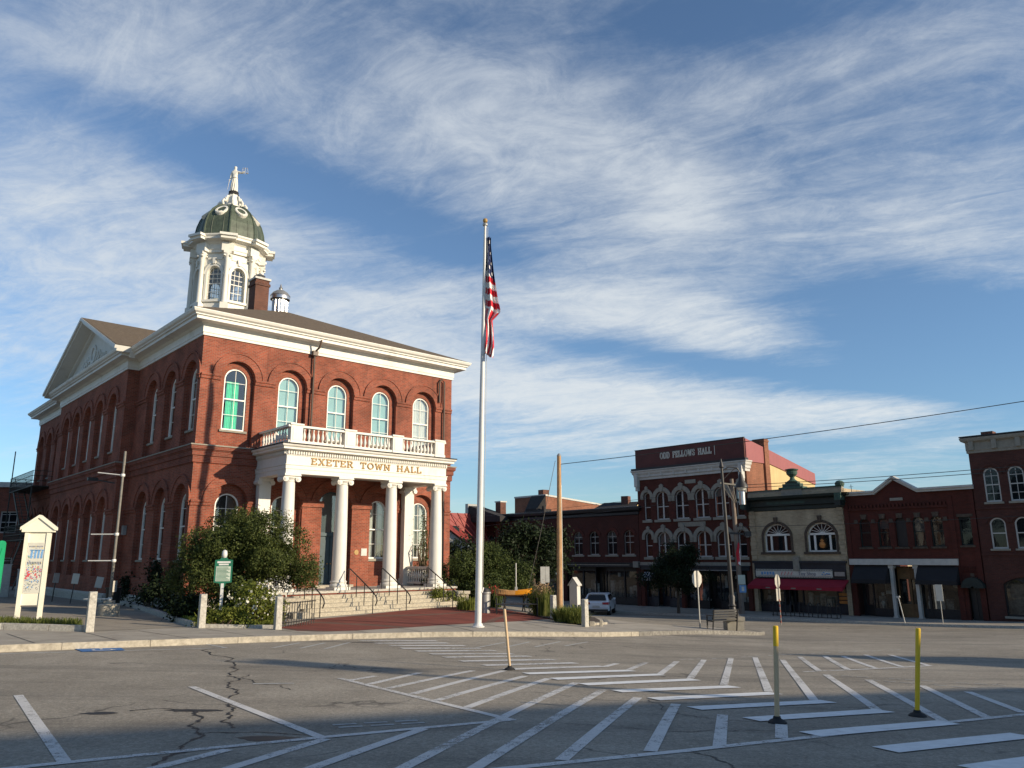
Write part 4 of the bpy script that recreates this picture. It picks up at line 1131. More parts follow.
for k in range(8):
    a = k*math.pi/4+ph; loc = (CC[0]+2.86*.83*math.cos(a), CC[1]+2.86*.83*math.sin(a), 17.3+HZ-.45)
    if cc0 is None: cm.v = [(x*.86, y*.86, z) for x, y, z in cm.v]; cc0 = cm.build('cupola_column', 'cupola_paint', cupola, 35, loc, a)
    else:
        p = cc0.copy(); COL.objects.link(p); p.parent = cupola; p.location = loc; p.rotation_euler = (0, 0, a)
mb = HMB()
dp = [(2.66, 22.95), (2.72, 23.2), (2.70, 23.6), (2.60, 24.1), (2.40, 24.6), (2.06, 25.05), (1.60, 25.42), (1.12, 25.66), (.76, 25.78)]
mb.lathe(dp, (*CC, 0), 8, 0, ph)
for k in range(8):
    a = k*math.pi/4+ph
    mb.path([(CC[0]+(r+.0)*math.cos(a), CC[1]+(r+.0)*math.sin(a), z) for r, z in dp], .075, 6)
    for f in (-.25, .25):
        a2 = a+math.pi/8+f*.75; kk = math.cos(math.pi/8)/math.cos(f*.75)
        mb.path([(CC[0]+r*kk*math.cos(a2), CC[1]+r*kk*math.sin(a2), z) for r, z in dp[:-2]], .03, 5)
cmap(mb, .89, True).build('dome', 'copper_green', cupola)
for k in range(8):
    _, a = octT(k, 1.0); n_ = Vector((math.cos(a), math.sin(a)))
    def Td(u, z, d, n_=n_):
        # lies back along the curve of the dome
        r = 1.60-(z-24.85)*.95-d*.75; return (CC[0]+n_.x*r-n_.y*u, CC[1]+n_.y*r+n_.x*u, z-d*.65)
    mb = HMB(); ring(mb, Td, 0, 24.72, .30, .43, -.07, .30, 0, 2*math.pi, 24); ring(mb, Td, 0, 24.72, .43, .47, -.03, .30, 0, 2*math.pi, 24); lr = mb.build('round_dormer', 'cupola_paint', cupola, 40)
    mb = HMB(); ring(mb, Td, 0, 24.72, 0.0, .31, .0, .2, 0, 2*math.pi, 18); mb.build('louvre', 'copper_green', lr)
mb = HMB()
mb.lathe([(.95, 25.55), (.95, 25.75), (.75, 25.82), (.66, 26.2), (.52, 26.5), (.40, 26.75), (.42, 26.8)], (*CC, 0), 8, 0, ph)
for k in range(8):
    a = k*math.pi/4+ph
    mb.path([(CC[0]+r*math.cos(a), CC[1]+r*math.sin(a), z) for r, z in ((1.02, 25.7), (1.12, 25.95), (1.0, 26.12), (.85, 26.05), (.72, 26.3), (.62, 26.55), (.5, 26.62))], [.1, .12, .1, .08, .10, .08, .05], 8)
mb.v = [(CC[0]+(x-CC[0])*.88, CC[1]+(y-CC[1])*.88, z-.14) for x, y, z in mb.v]; mb.build('statue_pedestal', 'cupola_paint', cupola, 40)
mb = HMB(); mb.lathe([(.42, 26.78), (.46, 26.84), (.40, 26.95), (.44, 27.05), (.36, 27.1)], (*CC, 0), 12); mb.v = [(CC[0]+(x-CC[0])*.85, CC[1]+(y-CC[1])*.85, z-.14) for x, y, z in mb.v]; mb.build('statue_base', 'roof_dark', cupola)
# statue of justice: one continuous skinned figure
SV = [(0, 0, 1.18), (0, 0, .8), (0, -.02, .35), (0, -.03, .0), (0, 0, 1.42), (0, .01, 1.68), (0, .01, 1.86), (0, .0, 1.98), (0, -.02, 2.14),
      (.20, .0, 1.80), (.44, -.06, 1.68), (.70, -.14, 1.70), (.78, -.16, 1.72), (-.20, .02, 1.78), (-.31, .03, 1.48), (-.33, -.02, 1.16), (-.33, -.04, 1.06), (0, -.02, 2.24)]
SEg = [(0, 1), (1, 2), (2, 3), (0, 4), (4, 5), (5, 6), (6, 7), (7, 8), (8, 17), (5, 9), (9, 10), (10, 11), (11, 12), (5, 13), (13, 14), (14, 15), (15, 16)]
SR = [.23, .25, .26, .27, .19, .23, .12, .085, .14, .12, .09, .065, .055, .12, .09, .07, .06, .115]
me = bpy.data.meshes.new('statue'); me.from_pydata(SV, SEg, []); st_o = bpy.data.objects.new('statue', me); COL.objects.link(st_o)
md = st_o.modifiers.new('skin', 'SKIN'); md.use_smooth_shade = True
for i, r in enumerate(SR): me.skin_vertices[0].data[i].radius = (r, r*0.85 if i < 9 else r)
me.skin_vertices[0].data[0].use_root = True
sd = st_o.modifiers.new('sub', 'SUBSURF'); sd.levels = 2; sd.render_levels = 2
me.materials.append(MATS['cupola_paint'])
st_o.parent = hall; st_o.location = (*CC, 26.86+HZ); st_o.scale = (0.98,)*3
st_o.rotation_euler = (0, 0, R(-40))
mb = MB()
mb.tube((.79, -.17, 1.50), (.79, -.17, 2.06), .022, n=6); mb.bar((.60, -.17, 2.03), (.98, -.17, 2.03), .025, .025)
for x in (.61, .97):
    for dx in (-.07, .07): mb.tube((x, -.17, 2.02), (x+dx, -.17, 1.60), .008, n=4)
    mb.lathe([(.0, -.05), (.08, -.02), (.09, 0), (.0, -.01)], (x, -.17, 1.6), 10)
mb.build('scales', 'cornice_white', st_o)
mb = MB()
for k in range(11):
    a = 2*math.pi*k/11; mb.path([(.25*math.cos(a), -.02+.23*math.sin(a), .05), (.24*math.cos(a+.1), -.01+.22*math.sin(a+.1), .6), (.2*math.cos(a+.2), .17*math.sin(a+.2), 1.15)], [.055, .04, .02], 6)
mb.lathe([(.21, 1.22), (.24, 1.26), (.21, 1.30)], n=14)
mb.build('robe_folds', 'cupola_paint', st_o, 60)
mb = MB(); mb.tube((-.36, -.10, 1.12), (-.40, -.30, .15), .03, .012, 6); mb.bar((-.44, -.13, 1.03), (-.28, -.13, 1.03), .03, .03); mb.build('sword', 'cornice_white', st_o)

mb = HMB(); mb.box(2.98, 3.90, 12.7, 13.7, 13.5, 17.65); mb.box(2.92, 3.96, 12.64, 13.76, 17.25, 17.42)
ch = mb.build('chimney', 'chimney_brick', hall)
mb = HMB(); mb.box(2.90, 3.98, 12.62, 13.78, 17.65, 17.78); mb.build('chimney_cap', 'cornice_white', ch)
mb = HMB(); mb.lathe([(.18, 17.78), (.18, 17.98), (.36, 18.02), (.05, 18.22)], (3.44, 13.2, 0), 12); mb.build('cowl', 'steel_grey', ch)
vx, vy = 5.02, 13.4
mb = HMB(); mb.lathe([(.46, 13.6), (.46, 16.75), (.50, 16.78)], (vx, vy, 0), 24); mb.lathe([(.64, 16.80), (.64, 17.05), (.62, 17.08)], (vx, vy, 0), 24, caps=False)
for k in range(12): mb.path([(vx+.48*math.cos(k*.5236), vy+.48*math.sin(k*.5236), 15), (vx+.48*math.cos(k*.5236), vy+.48*math.sin(k*.5236), 16.7)], .025, 5)
ve = mb.build('roof_ventilator', 'metal_zinc', hall, 40)
mb = HMB(); mb.lathe([(.66, 17.05), (.5, 17.28), (.25, 17.45), (.1, 17.5), (.1, 17.58), (.14, 17.62), (.08, 17.68), (.02, 17.92)], (vx, vy, 0), 20); mb.build('ventilator_cap', 'steel_grey', ve, 40)

# downpipes
mb = HMB(); X = 2.28
mb.path([(X+.05, YF-.75, 11.1), (X+.05, YF-.6, 10.75), (X, YF-.18, 10.55), (X, YF-.16, 10.2), (X, YF-.16, 5.15)], .055, 8); mb.box(X-.14, X+.14, YF-.3, YF-.02, 10.35, 10.6); mb.build('downpipe', 'pipe_bronze', hall)
mb = HMB(); X = 10.85
mb.path([(X-.35, YF-.14, 8.9), (X-.35, YF-.14, 10.15), (X-.2, YF-.14, 10.35), (X, YF-.14, 10.2), (X, YF-.14, 5.25)], .055, 8); mb.path([(9.3, EY+1.5, 4.7), (9.6, YF-.2, 4.5), (X-.4, YF-.16, 4.2), (X-.4, YF-.16, -1.3)], .075, 8)
mb.path([(X, YF-.3, 5.25), (X, YF-.36, 4.9), (X+.02, YF-.16, 4.2), (X+.02, YF-.16, -2)], .07, 8)
mb.build('downpipe', 'pipe_bronze', hall)

# fire escape on the far end of the left side
fe = HMB()
def fplat(y0, y1, z):
    fe.box(XL-1.6, XL-.05, y0, y1, z-.05, z)
    for zz in (.35, .7, 1.05): fe.bar((XL-1.6, y0, z+zz), (XL-1.6, y1, z+zz), .035, .035); fe.bar((XL-1.6, y0, z+zz), (XL-.05, y0, z+zz), .035, .035); fe.bar((XL-1.6, y1, z+zz), (XL-.05, y1, z+zz), .035, .035)
    k = y0
    while k <= y1+.01: fe.bar((XL-1.6, k, z), (XL-1.6, k, z+1.05), .03, .03); k += .3
fplat(29.5, 37.6, 5.0); fplat(29.5, 37.6, 1.3)
for ya, za, yb, zb in ((36.5, 5.0, 31.0, 1.3), (31.0, 1.3, 36.5, -2.6)):
    for x in (XL-1.5, XL-.8):
        fe.bar((x, ya, za), (x, yb, zb), .05, .2); fe.bar((x, ya, za+1), (x, yb, zb+1), .035, .035)
    for k in range(16):
        t = k/15; fe.box(XL-1.5, XL-.8, ya+(yb-ya)*t-.12, ya+(yb-ya)*t+.12, za+(zb-za)*t-.02, za+(zb-za)*t+.01)
for y in (29.6, 37.5): fe.bar((XL-1.55, y, -2.8), (XL-1.55, y, 8.2 if y > 30 else 5), .07, .07)
fe.build('fire_escape', 'dark_green', hall)
mb = HMB(); mb.box(XL-.2, XL-.02, 12.0, 12.3, 1.2, 1.7); mb.build('meter_box', 'steel_grey', hall)
mb = HMB(); mb.bar((XL-PV-.06, 12.75, 4.0), (XL-PV-1.0, 12.9, 4.15), .06, .06); mb.box(XL-PV-1.4, XL-PV-.9, 12.75, 13.0, 4.08, 4.25); mb.build('wall_lamp', 'lamp_black', hall)

# ------------------------------------------------------------------ the row of shops across the street
RAZ = R(-47.0); RO_ = Vector((10.64, 66.0)); RD = Vector((math.cos(RAZ), math.sin(RAZ))); RN = Vector((-RD.y, RD.x)); RZ = EYE-4.10
def rowp(s, y=0.0): p = RO_+RD*s+RN*y; return (p.x, p.y)
def rowthing(name, label, cat, s, group=None):
    x, y = rowp(s); return thing(name, label, cat, (x, y, RZ), RAZ, group)
TW = lambda u, z, d: (u, d, z)
drape('sidewalk', [[rowp(-40, -5.2), rowp(34, -5.2), rowp(34, 3), rowp(-40, 3)]], 0.13, 'concrete', 0.3)
kp = [rowp(-40+k*2, -5.22) for k in range(38)]
kerb('kerb', kp, 'granite', 0.18, 0.14, 2.4, 4)


def shell(mb, w, h, dep, holes, reveal=0.22, x0=0.0, zb=-0.6, side=0, rear=True):
    mb.sheet(TW, [(x0, zb), (x0+w, zb), (x0+w, h), (x0, h)], holes, reveal)
    mb.face([(x0, 0, zb), (x0, dep, zb), (x0, dep, h), (x0, 0, h)], side); mb.face([(x0+w, 0, zb), (x0+w, dep, zb), (x0+w, dep, h), (x0+w, 0, h)], side)
    mb.face([(x0, dep, zb), (x0+w, dep, zb), (x0+w, dep, h), (x0, dep, h)], side)
    mb.face([(x0, 0, h-.35), (x0+w, 0, h-.35), (x0+w, dep, h-.35), (x0, dep, h-.35)], side)


def place(win, root, spots, depth=0.12, curtains=None):
    w, pane = win; first_ = w.parent is None; pane.data.materials[0] = MATS['row_glass']
    for i, (x, z) in enumerate(spots):
        if i == 0 and first_: o = w
        else:
            o = w.copy(); COL.objects.link(o); p = pane.copy(); COL.objects.link(p); p.parent = o
        o.parent = root; o.location = (x, depth, z)


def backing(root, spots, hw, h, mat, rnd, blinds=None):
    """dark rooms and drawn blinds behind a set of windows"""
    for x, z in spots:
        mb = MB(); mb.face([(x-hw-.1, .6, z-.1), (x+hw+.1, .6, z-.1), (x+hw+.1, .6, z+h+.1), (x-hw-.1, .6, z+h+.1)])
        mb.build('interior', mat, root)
        if blinds and rnd.random() < blinds[1]:
            b = rnd.uniform(.3, .65)*h; mb = MB(); mb.face([(x-hw+.03, .24, z+h-b), (x+hw-.03, .24, z+h-b), (x+hw-.03, .24, z+h-.04), (x-hw+.03, .24, z+h-.04)])
            mb.build('blind', blinds[0], root)


def shopfront(root, x0, x1, z1, panes, door=None, frame='shop_black', sill=.6, goods=('goods_mixed',), deep=1.4, zt=None, fy=.35):
    """recessed timber shop window: bulkhead, mullions, glass, display and a glazed door"""
    zt = zt or z1-.25
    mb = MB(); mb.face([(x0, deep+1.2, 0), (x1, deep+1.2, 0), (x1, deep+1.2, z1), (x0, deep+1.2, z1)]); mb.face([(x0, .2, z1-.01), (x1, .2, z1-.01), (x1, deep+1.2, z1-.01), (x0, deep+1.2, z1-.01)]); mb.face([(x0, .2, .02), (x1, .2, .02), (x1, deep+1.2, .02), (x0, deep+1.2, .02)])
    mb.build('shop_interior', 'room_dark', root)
    edges = [x0]+panes+[x1]
    for a, b in zip(edges[:-1], edges[1:]):
        isd = door and abs((a+b)/2-door) < 0.3; y = fy+(.55 if isd else 0); fm = MB(); gl = MB()
        if not isd: fm.box(a, b, y, y+.12, 0, sill); fm.box(a+.06, b-.06, y-.02, y, .1, sill-.12)
        fm.box(a, b, y, y+.12, zt-.08, z1)
        for x in (a+.03, b-.03): fm.box(x-.03, x+.03, y-.03, y+.13, 0, z1)
        fm.box(a, b, y, y+.10, sill, sill+.06)
        wf_ = fm.build('door_frame' if isd else 'shop_window', frame, root)
        if isd: continue
        gl.face([(a+.05, y+.05, sill), (b-.05, y+.05, sill), (b-.05, y+.05, zt), (a+.05, y+.05, zt)]); gl.build('pane', 'shop_glass', wf_)
    if door:
        for a, b in zip(edges[:-1], edges[1:]):
            if abs((a+b)/2-door) < 0.3:
                y = fy+.55; d = MB(); d.sheet(TW, [(a+.06, .02), (b-.06, .02), (b-.06, zt-.1), (a+.06, zt-.1)], [[(a+.18, .8), (b-.18, .8), (b-.18, zt-.25), (a+.18, zt-.25)]], .05, y, 0, None, True)
                d.box(a+.1, b-.1, y+.05, y+.06, .05, .75); dd = d.build('door', frame, root)
                d = MB(); d.face([(a+.18, y+.03, .8), (b-.18, y+.03, .8), (b-.18, y+.03, zt-.25), (a+.18, y+.03, zt-.25)]); d.build('pane', 'shop_glass', dd)
                d = MB(); d.tube((b-.14, y-.05, .95), (b-.14, y-.05, 1.25), .015, n=6); d.build('handle', 'gold', dd)
    rr = random.Random(int((x0+77)*13))
    for a, b in zip(edges[:-1], edges[1:]):
        if door and abs((a+b)/2-door) < 0.3: continue
        for g_ in goods:
            mb = MB(); n = max(2, int((b-a)*2.0))
            for k in range(n):
                x = a+.15+(b-a-.3)*(k+.5)/n; w_ = (b-a)/n*rr.uniform(.25, .42); hh = rr.uniform(.15, 1.0)*(zt-sill)*.62
                z0 = sill+.02
                t = rr.random()
                if t < .5: mb.box(x-w_, x+w_, fy+.35, fy+.6, z0, z0+hh)
                elif t < .8: mb.lathe([(w_*.7, 0), (w_*.9, hh*.4), (w_*.4, hh*.7), (w_*.5, hh)], (x, fy+.5, z0), 8)
                else: mb.box(x-w_*.8, x+w_*.8, fy+.25, fy+.27, zt-hh*.9-.2, zt-.2)
            mb.build('display', g_, root)['kind'] = 'stuff'


# --- lodge hall: three storeys, pointed stone window heads, sloping red parapet
lodge = rowthing('lodge_building', 'tall three-storey red brick building with white arched windows, maroon sign board on its parapet', 'building', 0.0)
LW, LH = 10.2, 10.9
wide = [2.52, 4.42, 6.32, 8.10]; nar = [0.98, 9.66]
holes = []
for z in (6.95, 3.95):
    h_ = 2.3 if z > 5 else 2.0
    for x in wide: holes.append(arch(x, z, z+h_-.45, .64, .45))
    for x in nar: holes.append(arch(x, z, z+h_-.30, .34))
mb = MB(); 
mb.sheet(TW, [(0, 3.3), (LW, 3.3), (LW, LH), (0, LH)], holes, .22)
mb.box(0, .35, 0, .5, -.6, 3.3); mb.box(LW-.35, LW, 0, .5, -.6, 3.3); mb.box(3.95, 4.25, 0, .5, -.6, 3.3)
mb.face([(0, 0, -.6), (0, 14, -.6), (0, 14, 12), (0, 0, 12)]); mb.face([(0, 14, -.6), (LW, 14, -.6), (LW, 14, 9), (0, 14, 9)])
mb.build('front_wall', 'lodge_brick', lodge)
for z, h_ in ((6.95, 2.3), (3.95, 2.0)):
    ws = window_mesh('window', .64, h_, .45, 'trim_grey', 2, (0, 0), .13, .08, None, .46); place(ws, lodge, [(x, z) for x in wide]); backing(lodge, [(x, z) for x in wide], .64, h_, 'room_dark', random.Random(int(z)), ('curtain_white', .35))
    wn = window_mesh('window', .34, h_, .34, 'trim_grey', 1, (0, 0), .05, .07, None, .46); place(wn, lodge, [(x, z) for x in nar]); backing(lodge, [(x, z) for x in nar], .34, h_, 'room_dark', random.Random(int(z)+1))
for z, h_ in ((6.95, 2.3), (3.95, 2.0)):
    for x in wide:
        mb = MB()
        for s in (-1, 1):
            ring(mb, TW, x, z+h_-.62, .66, .98, -.10, .05, 0 if s > 0 else math.pi*.5, math.pi*.5 if s > 0 else math.pi, 8)
        mb.prism([(x-.14, z+h_-.02), (x+.14, z+h_-.02), (x+.2, z+h_+.5), (x, z+h_+.62), (x-.2, z+h_+.5)], TW, -.14, .02)
        for s in (-1, 1): mb.prism([(x+s*.66-(.0 if s > 0 else .34), z+h_-.85), (x+s*.66+(.34 if s > 0 else 0), z+h_-.85), (x+s*.66+(.34 if s > 0 else 0), z+h_-.6), (x+s*.66-(.0 if s > 0 else .34), z+h_-.6)], TW, -.10, .02)
        mb.build('window_surround', 'stone_trim', lodge); mb = MB(); mb.box(x-.80, x+.80, -.12, .2, z-.20, z); mb.build('window_sill', 'stone_trim', lodge)
    for x in nar:
        mb = MB()
        ring(mb, TW, x, z+h_-.34, .36, .62, -.10, .05, 0, math.pi, 12); mb.prism([(x-.1, z+h_), (x+.1, z+h_), (x+.14, z+h_+.42), (x, z+h_+.52), (x-.14, z+h_+.42)], TW, -.14, .02)
        for s in (-1, 1): mb.box(x+s*.49-.13, x+s*.49+.13, -.10, .02, z+h_-.58, z+h_-.34)
        mb.build('window_surround', 'stone_trim', lodge); mb = MB(); mb.box(x-.48, x+.48, -.12, .2, z-.20, z); mb.build('window_sill', 'stone_trim', lodge)
for a in ((4.0, 6.55, -.05, .02, 6.32, 6.68), (4.85, 5.85, -.05, .02, 9.72, 10.02)): mb = MB(); mb.box(*a); mb.build('stone_tablet', 'stone_trim', lodge)
mb = MB(); mb.box(0, LW, -.08, .02, 3.3, 3.55); mb.build('string_course', 'stone_trim', lodge)
mb = MB(); foot_l = [(-.05, .6), (-.05, 0), (LW+.05, 0), (LW+.05, .6)]
sweep(mb, foot_l, [(-.02, 10.32), (.10, 10.32), (.10, 10.5), (.18, 10.55), (.18, 10.72), (.27, 10.85), (.29, 10.98), (.36, 11.05), (.36, 11.12), (-.02, 11.14)], closed=False)
for k in range(9): mb.box(.25+k*(LW-.5)/8-.07, .25+k*(LW-.5)/8+.07, -.25, -.1, 10.55, 10.84)
for x in (-.02, LW-.28): mb.box(x, x+.30, -.40, .02, 9.75, 10.9); mb.box(x+.03, x+.27, -.28, .02, 9.4, 9.75)
mb.build('cornice', 'cornice_white', lodge)
mb = MB(); mb.box(-.36, LW+.36, -.34, .1, 11.145, 11.30); mb.build('cornice_flashing', 'shop_black', lodge)
mb = MB(); mb.box(-.08, LW+.15, -.02, .12, 11.30, 12.85); pl_ = mb.build('parapet_sign', 'sign_maroon', lodge)
mb = MB(); mb.box(-.1, LW+.17, -.05, .15, 12.855, 12.92); mb.build('parapet_cap', 'shop_black', pl_)
words(MB, TW, 'ODD FELLOWS HALL', 5.0, 11.95, .46, 4.9, .085, -.06, -.015, 'sign_cream', pl_)
mb = MB(); mb.box(7.75, 7.79, -.05, -.015, 11.8, 12.55); mb.build('sign_bracket', 'sign_cream', pl_)
SW = lambda u, z, d: (LW+.15-d, u, z)
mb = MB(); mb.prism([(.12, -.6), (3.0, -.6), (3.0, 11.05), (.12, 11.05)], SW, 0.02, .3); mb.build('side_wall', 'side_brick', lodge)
mb = MB(); mb.prism([(3.0, -.6), (11.1, -.6), (11.1, 9.9), (3.6, 11.1), (3.0, 11.1)], SW, 0.02, .3); mb.build('side_wall', 'stucco_cream', lodge)
mb = MB(); mb.prism([(.13, 11.05), (3.6, 11.10), (11.1, 9.9), (11.1, 10.85), (3.45, 12.25), (.13, 12.82)], SW, -.06, .3); mb.build('side_parapet', 'metal_red', lodge)
mb = MB(); mb.face([(0, .1, 11.2), (LW, .1, 11.2), (LW, 11, 9.9), (0, 11, 9.9)]); mb.build('roof', 'roof_dark', lodge)
mb = MB(); mb.box(LW-.70, LW+.30, 2.75, 3.40, 8, 13.05); mb.box(LW-.74, LW+.34, 2.71, 3.44, 12.8, 12.95); mb.build('chimney', 'side_brick', lodge)
shopfront(lodge, .35, 3.95, 3.0, [1.5, 2.6], 2.05, 'shop_navy', .7, ('goods_pale', 'goods_mixed')); shopfront(lodge, 4.25, LW-.35, 3.0, [6.3, 7.3], 6.8, 'shop_black', .6, ('goods_pale',))
mb = MB(); mb.box(.1, LW-.1, -.12, .3, 2.95, 3.3); mb.box(0.05, LW-.05, -.22, .1, 3.2, 3.3); mb.build('fascia', 'shop_navy', lodge)
mb = MB(); mb.box(4.6, 9.5, -.28, -.2, 2.92, 2.98); mb.build('awning_rail', 'steel_grey', lodge)
aw = MB()
for k in range(8): 
    x = .42+k*.13; aw.add([(x, -.02, 2.75), (x+.13, -.02, 2.75), (x+.13, -.5, 2.3), (x, -.5, 2.3), (x+.13, -.5, 2.1), (x, -.5, 2.1)], [(0, 1, 2, 3), (3, 2, 4, 5)], k % 2)
aw.build('striped_awning', ['awning_white', 'awning_blue'], lodge)

# --- two-storey dark brick block left of the lodge, and its continuation behind the trees
for (sx, w, nw, lab, hh) in ((-8.9, 8.85, [1.95, 3.87, 5.90, 7.78], 'two-storey dark brick shop block with four arched windows, left of the tall lodge', 8.05), (-22.3, 13.3, [1.5, 3.4, 5.3, 7.3, 9.3, 11.4], 'long dark brick block mostly hidden behind the trees at the end of the street', 8.0)):
    b = rowthing('shop_block', lab, 'building', sx)
    ho = [arch(x, 4.15, 5.75, .55, .45) for x in nw]+[[(.4, -.5), (w-.4, -.5), (w-.4, 3.1), (.4, 3.1)]]
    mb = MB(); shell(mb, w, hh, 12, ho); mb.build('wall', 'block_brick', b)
    ws = window_mesh('window', .55, 2.05, .45, 'block_brick' if False else 'steel_grey', 2, (0, 1), .05, .07); place(ws, b, [(x, 4.15) for x in nw]); backing(b, [(x, 4.15) for x in nw], .55, 2.05, 'room_dark', random.Random(4), ('curtain_white', .3))
    for x in nw: mb = MB(); segring(mb, TW, x, 5.75, .57, .46, .28, -.06, .03); mb.build('window_hood', 'lodge_brick', b); mb = MB(); mb.box(x-.72, x+.72, -.08, .2, 4.0, 4.15); mb.build('window_sill', 'stone_trim', b)
    mb = MB(); sweep(mb, [(-.02, .6), (-.02, 0), (w+.02, 0), (w+.02, .6)], [(-.02, 7.45), (.1, 7.5), (.1, 7.7), (.35, 7.85), (.4, 8.05), (.4, 8.15), (-.02, 8.2)], closed=False); mb.build('cornice', 'shop_black', b)
    mb = MB(); mb.box(0, w, -.18, .02, 3.12, 3.42); mb.box(0, w, -.24, -.02, 3.42, 3.50); mb.build('fascia', 'shop_black', b)
    shopfront(b, .4, w-.4, 3.1, [w*.25, w*.42, w*.55, w*.78], w*.485, 'shop_black', .6, ('goods_mixed', 'goods_pale') if sx > -10 else ('goods_mixed',))
    if sx > -10:
        mb = MB(); mb.box(.2, w-.1, -1.3, -1.24, 3.3, 3.36); mb.build('awning_rail', 'stone_trim', b)
        mb = MB(); mb.box(w-.5, w-.0, -.3, -.02, 3.1, 3.6); mb.build('fascia_block', 'stone_trim', b)

# --- toy shop in tan brick with copper cornice, urn and red awning
tan = rowthing('toy_shop_building', 'two-storey tan brick shop with green copper cornice, urn and long red awning', 'building', 10.35)
TWD, THH = 7.15, 8.55
wx = [2.13, 5.43]
ho = [arch(x, 4.28, 5.45, 1.02, .82) for x in wx]+[[(.3, -.5), (TWD-.3, -.5), (TWD-.3, 3.4), (.3, 3.4)]]
mb = MB(); shell(mb, TWD, THH, 11, ho, .3); mb.build('wall', 'tan_brick', tan)
for x in (.0, TWD-.5):
    mb = MB()
    for k in range(11): mb.box(x+(.0 if k % 2 else .06), x+.5-(.0 if k % 2 else .06), -.07, .02, 3.75+k*.33, 4.04+k*.33)
    mb.build('quoins', 'tan_brick', tan)
mb = MB()
for x in wx: segring(mb, TW, x, 5.45, 1.03, .83, .18, -.07, .05, 16); mb.prism([(x-.1, 6.3), (x+.1, 6.3), (x+.15, 6.75), (x-.15, 6.75)], TW, -.14, .02); mb.box(x-1.20, x-1.04, -.06, .05, 4.28, 5.5); mb.box(x+1.04, x+1.20, -.06, .05, 4.28, 5.5); mb.box(x-1.3, x+1.3, -.14, .25, 4.12, 4.28)
mb.build('window_surround', 'shop_block' if False else 'bark', tan)
def tripart():
    mb = MB(); hw, h, rise = 1.02, 1.99, .82
    mb.sheet(TW, arch(0, 0, h-rise, hw, rise), [arch(0, .10, h-rise, hw-.09, rise-.07)], .1, 0, 0, None, True)
    mb.box(-hw+.05, hw-.05, 0, .1, h-rise-.02, h-rise+.12)
    for x in (-.55, .55): mb.box(x-.07, x+.07, 0, .1, .08, h-rise)
    for k in range(1, 8):
        a = math.pi*k/8; mb.bar((0, .05, h-rise+.1), (.93*math.cos(a), .05, h-rise+.1+.66*math.sin(a)), .025, .03)
    w = mb.build('window', 'white_trim'); pb = MB(); pb.face([(u, .06, z) for u, z in arch(0, .05, h-rise, hw-.05, rise-.05)]); return w, pb.build('pane', 'hall_glass', w)
place(tripart(), tan, [(x, 4.28) for x in wx], .16); backing(tan, [(x, 4.28) for x in wx], 1.02, 1.9, 'room_dark', random.Random(2))
mb = MB()
for cx_, cz_, r in ((5.35, 5.05, .24), (5.35, 4.75, .32), (5.35, 5.3, .15), (6.15, 5.28, .16)): mb.lathe([(0, -r), (r*.8, -r*.6), (r, 0), (r*.8, r*.6), (0, r)], (cx_, .42, cz_), 12)
mb.build('window_display', 'goods_orange', tan)
mb = MB(); sweep(mb, [(-.02, .6), (-.02, 0), (TWD+.02, 0), (TWD+.02, .6)], [(-.02, 7.2), (.08, 7.25), (.08, 7.5), (.22, 7.55), (.22, 7.95), (.55, 8.05), (.6, 8.18), (.62, 8.22), (-.02, 8.25)], closed=False)
for x in (-.18, TWD-.22): mb.box(x, x+.4, -.75, .02, 7.35, 8.2)
mb.build('cornice', 'dark_green', tan)
mb = MB(); mb.box(1.6, TWD-2.6, -.235, -.2, 7.66, 7.84); mb.build('cornice_panel', 'verdigris_dark', tan)
mb = MB(); mb.box(0, TWD, .05, .4, 8.2, 8.66); mb.box(2.75, 4.3, -.05, .5, 8.2, 8.7); mb.build('parapet', 'stone_trim', tan)
mb = MB(); mb.box(-.02, 2.74, 0, .45, 8.665, 8.75); mb.box(4.31, TWD+.02, 0, .45, 8.665, 8.75); mb.box(2.6, 4.45, -.12, .6, 8.71, 8.86); mb.box(2.85, 4.2, .0, .5, 8.86, 9.1); mb.box(3.05, 4.0, .05, .45, 9.1, 9.25)
mb.lathe([(.42, 9.25), (.2, 9.4), (.14, 9.55), (.2, 9.62), (.36, 9.78), (.40, 9.95), (.34, 10.02), (.46, 10.08), (.48, 10.14), (.2, 10.2)], (3.53, .25, 0), 16)
mb.lathe([(.05, 8.7), (.3, 8.76), (.32, 8.9), (.2, 9.05), (0, 9.1)], (TWD-.15, .15, 0), 12); mb.box(-.25, .1, -.78, -.2, 7.45, 7.75); mb.box(TWD-.2, TWD+.25, -.78, -.2, 7.7, 8.2)
mb.build('urn', 'verdigris', tan)
mb = MB(); mb.box(.2, TWD-.2, -.1, .3, 2.45, 3.62); mb.box(.1, TWD-.1, -.2, .1, 3.5, 3.66); fa = mb.build('fascia', 'shop_navy', tan)
mb = MB(); mb.box(3.3, 3.75, -.24, -.05, 3.0, 3.95); mb.build('fascia_block', 'stone_trim', tan)
mb = MB(); mb.box(.32, 6.05, -.16, -.105, 2.52, 3.08); sg = mb.build('shop_sign', 'sign_cream', tan)
mb = MB()
for k in range(48):
    x = .36+k*5.66/47
    for z in (2.545, 3.025): mb.box(x-.035, x+.035, -.168, -.155, z-.02, z+.03)
for z in (2.63, 2.97): mb.box(.36, 6.01, -.168, -.155, z-.008, z+.008)
mb.build('sign_border', 'shop_black', sg)['kind'] = 'stuff'
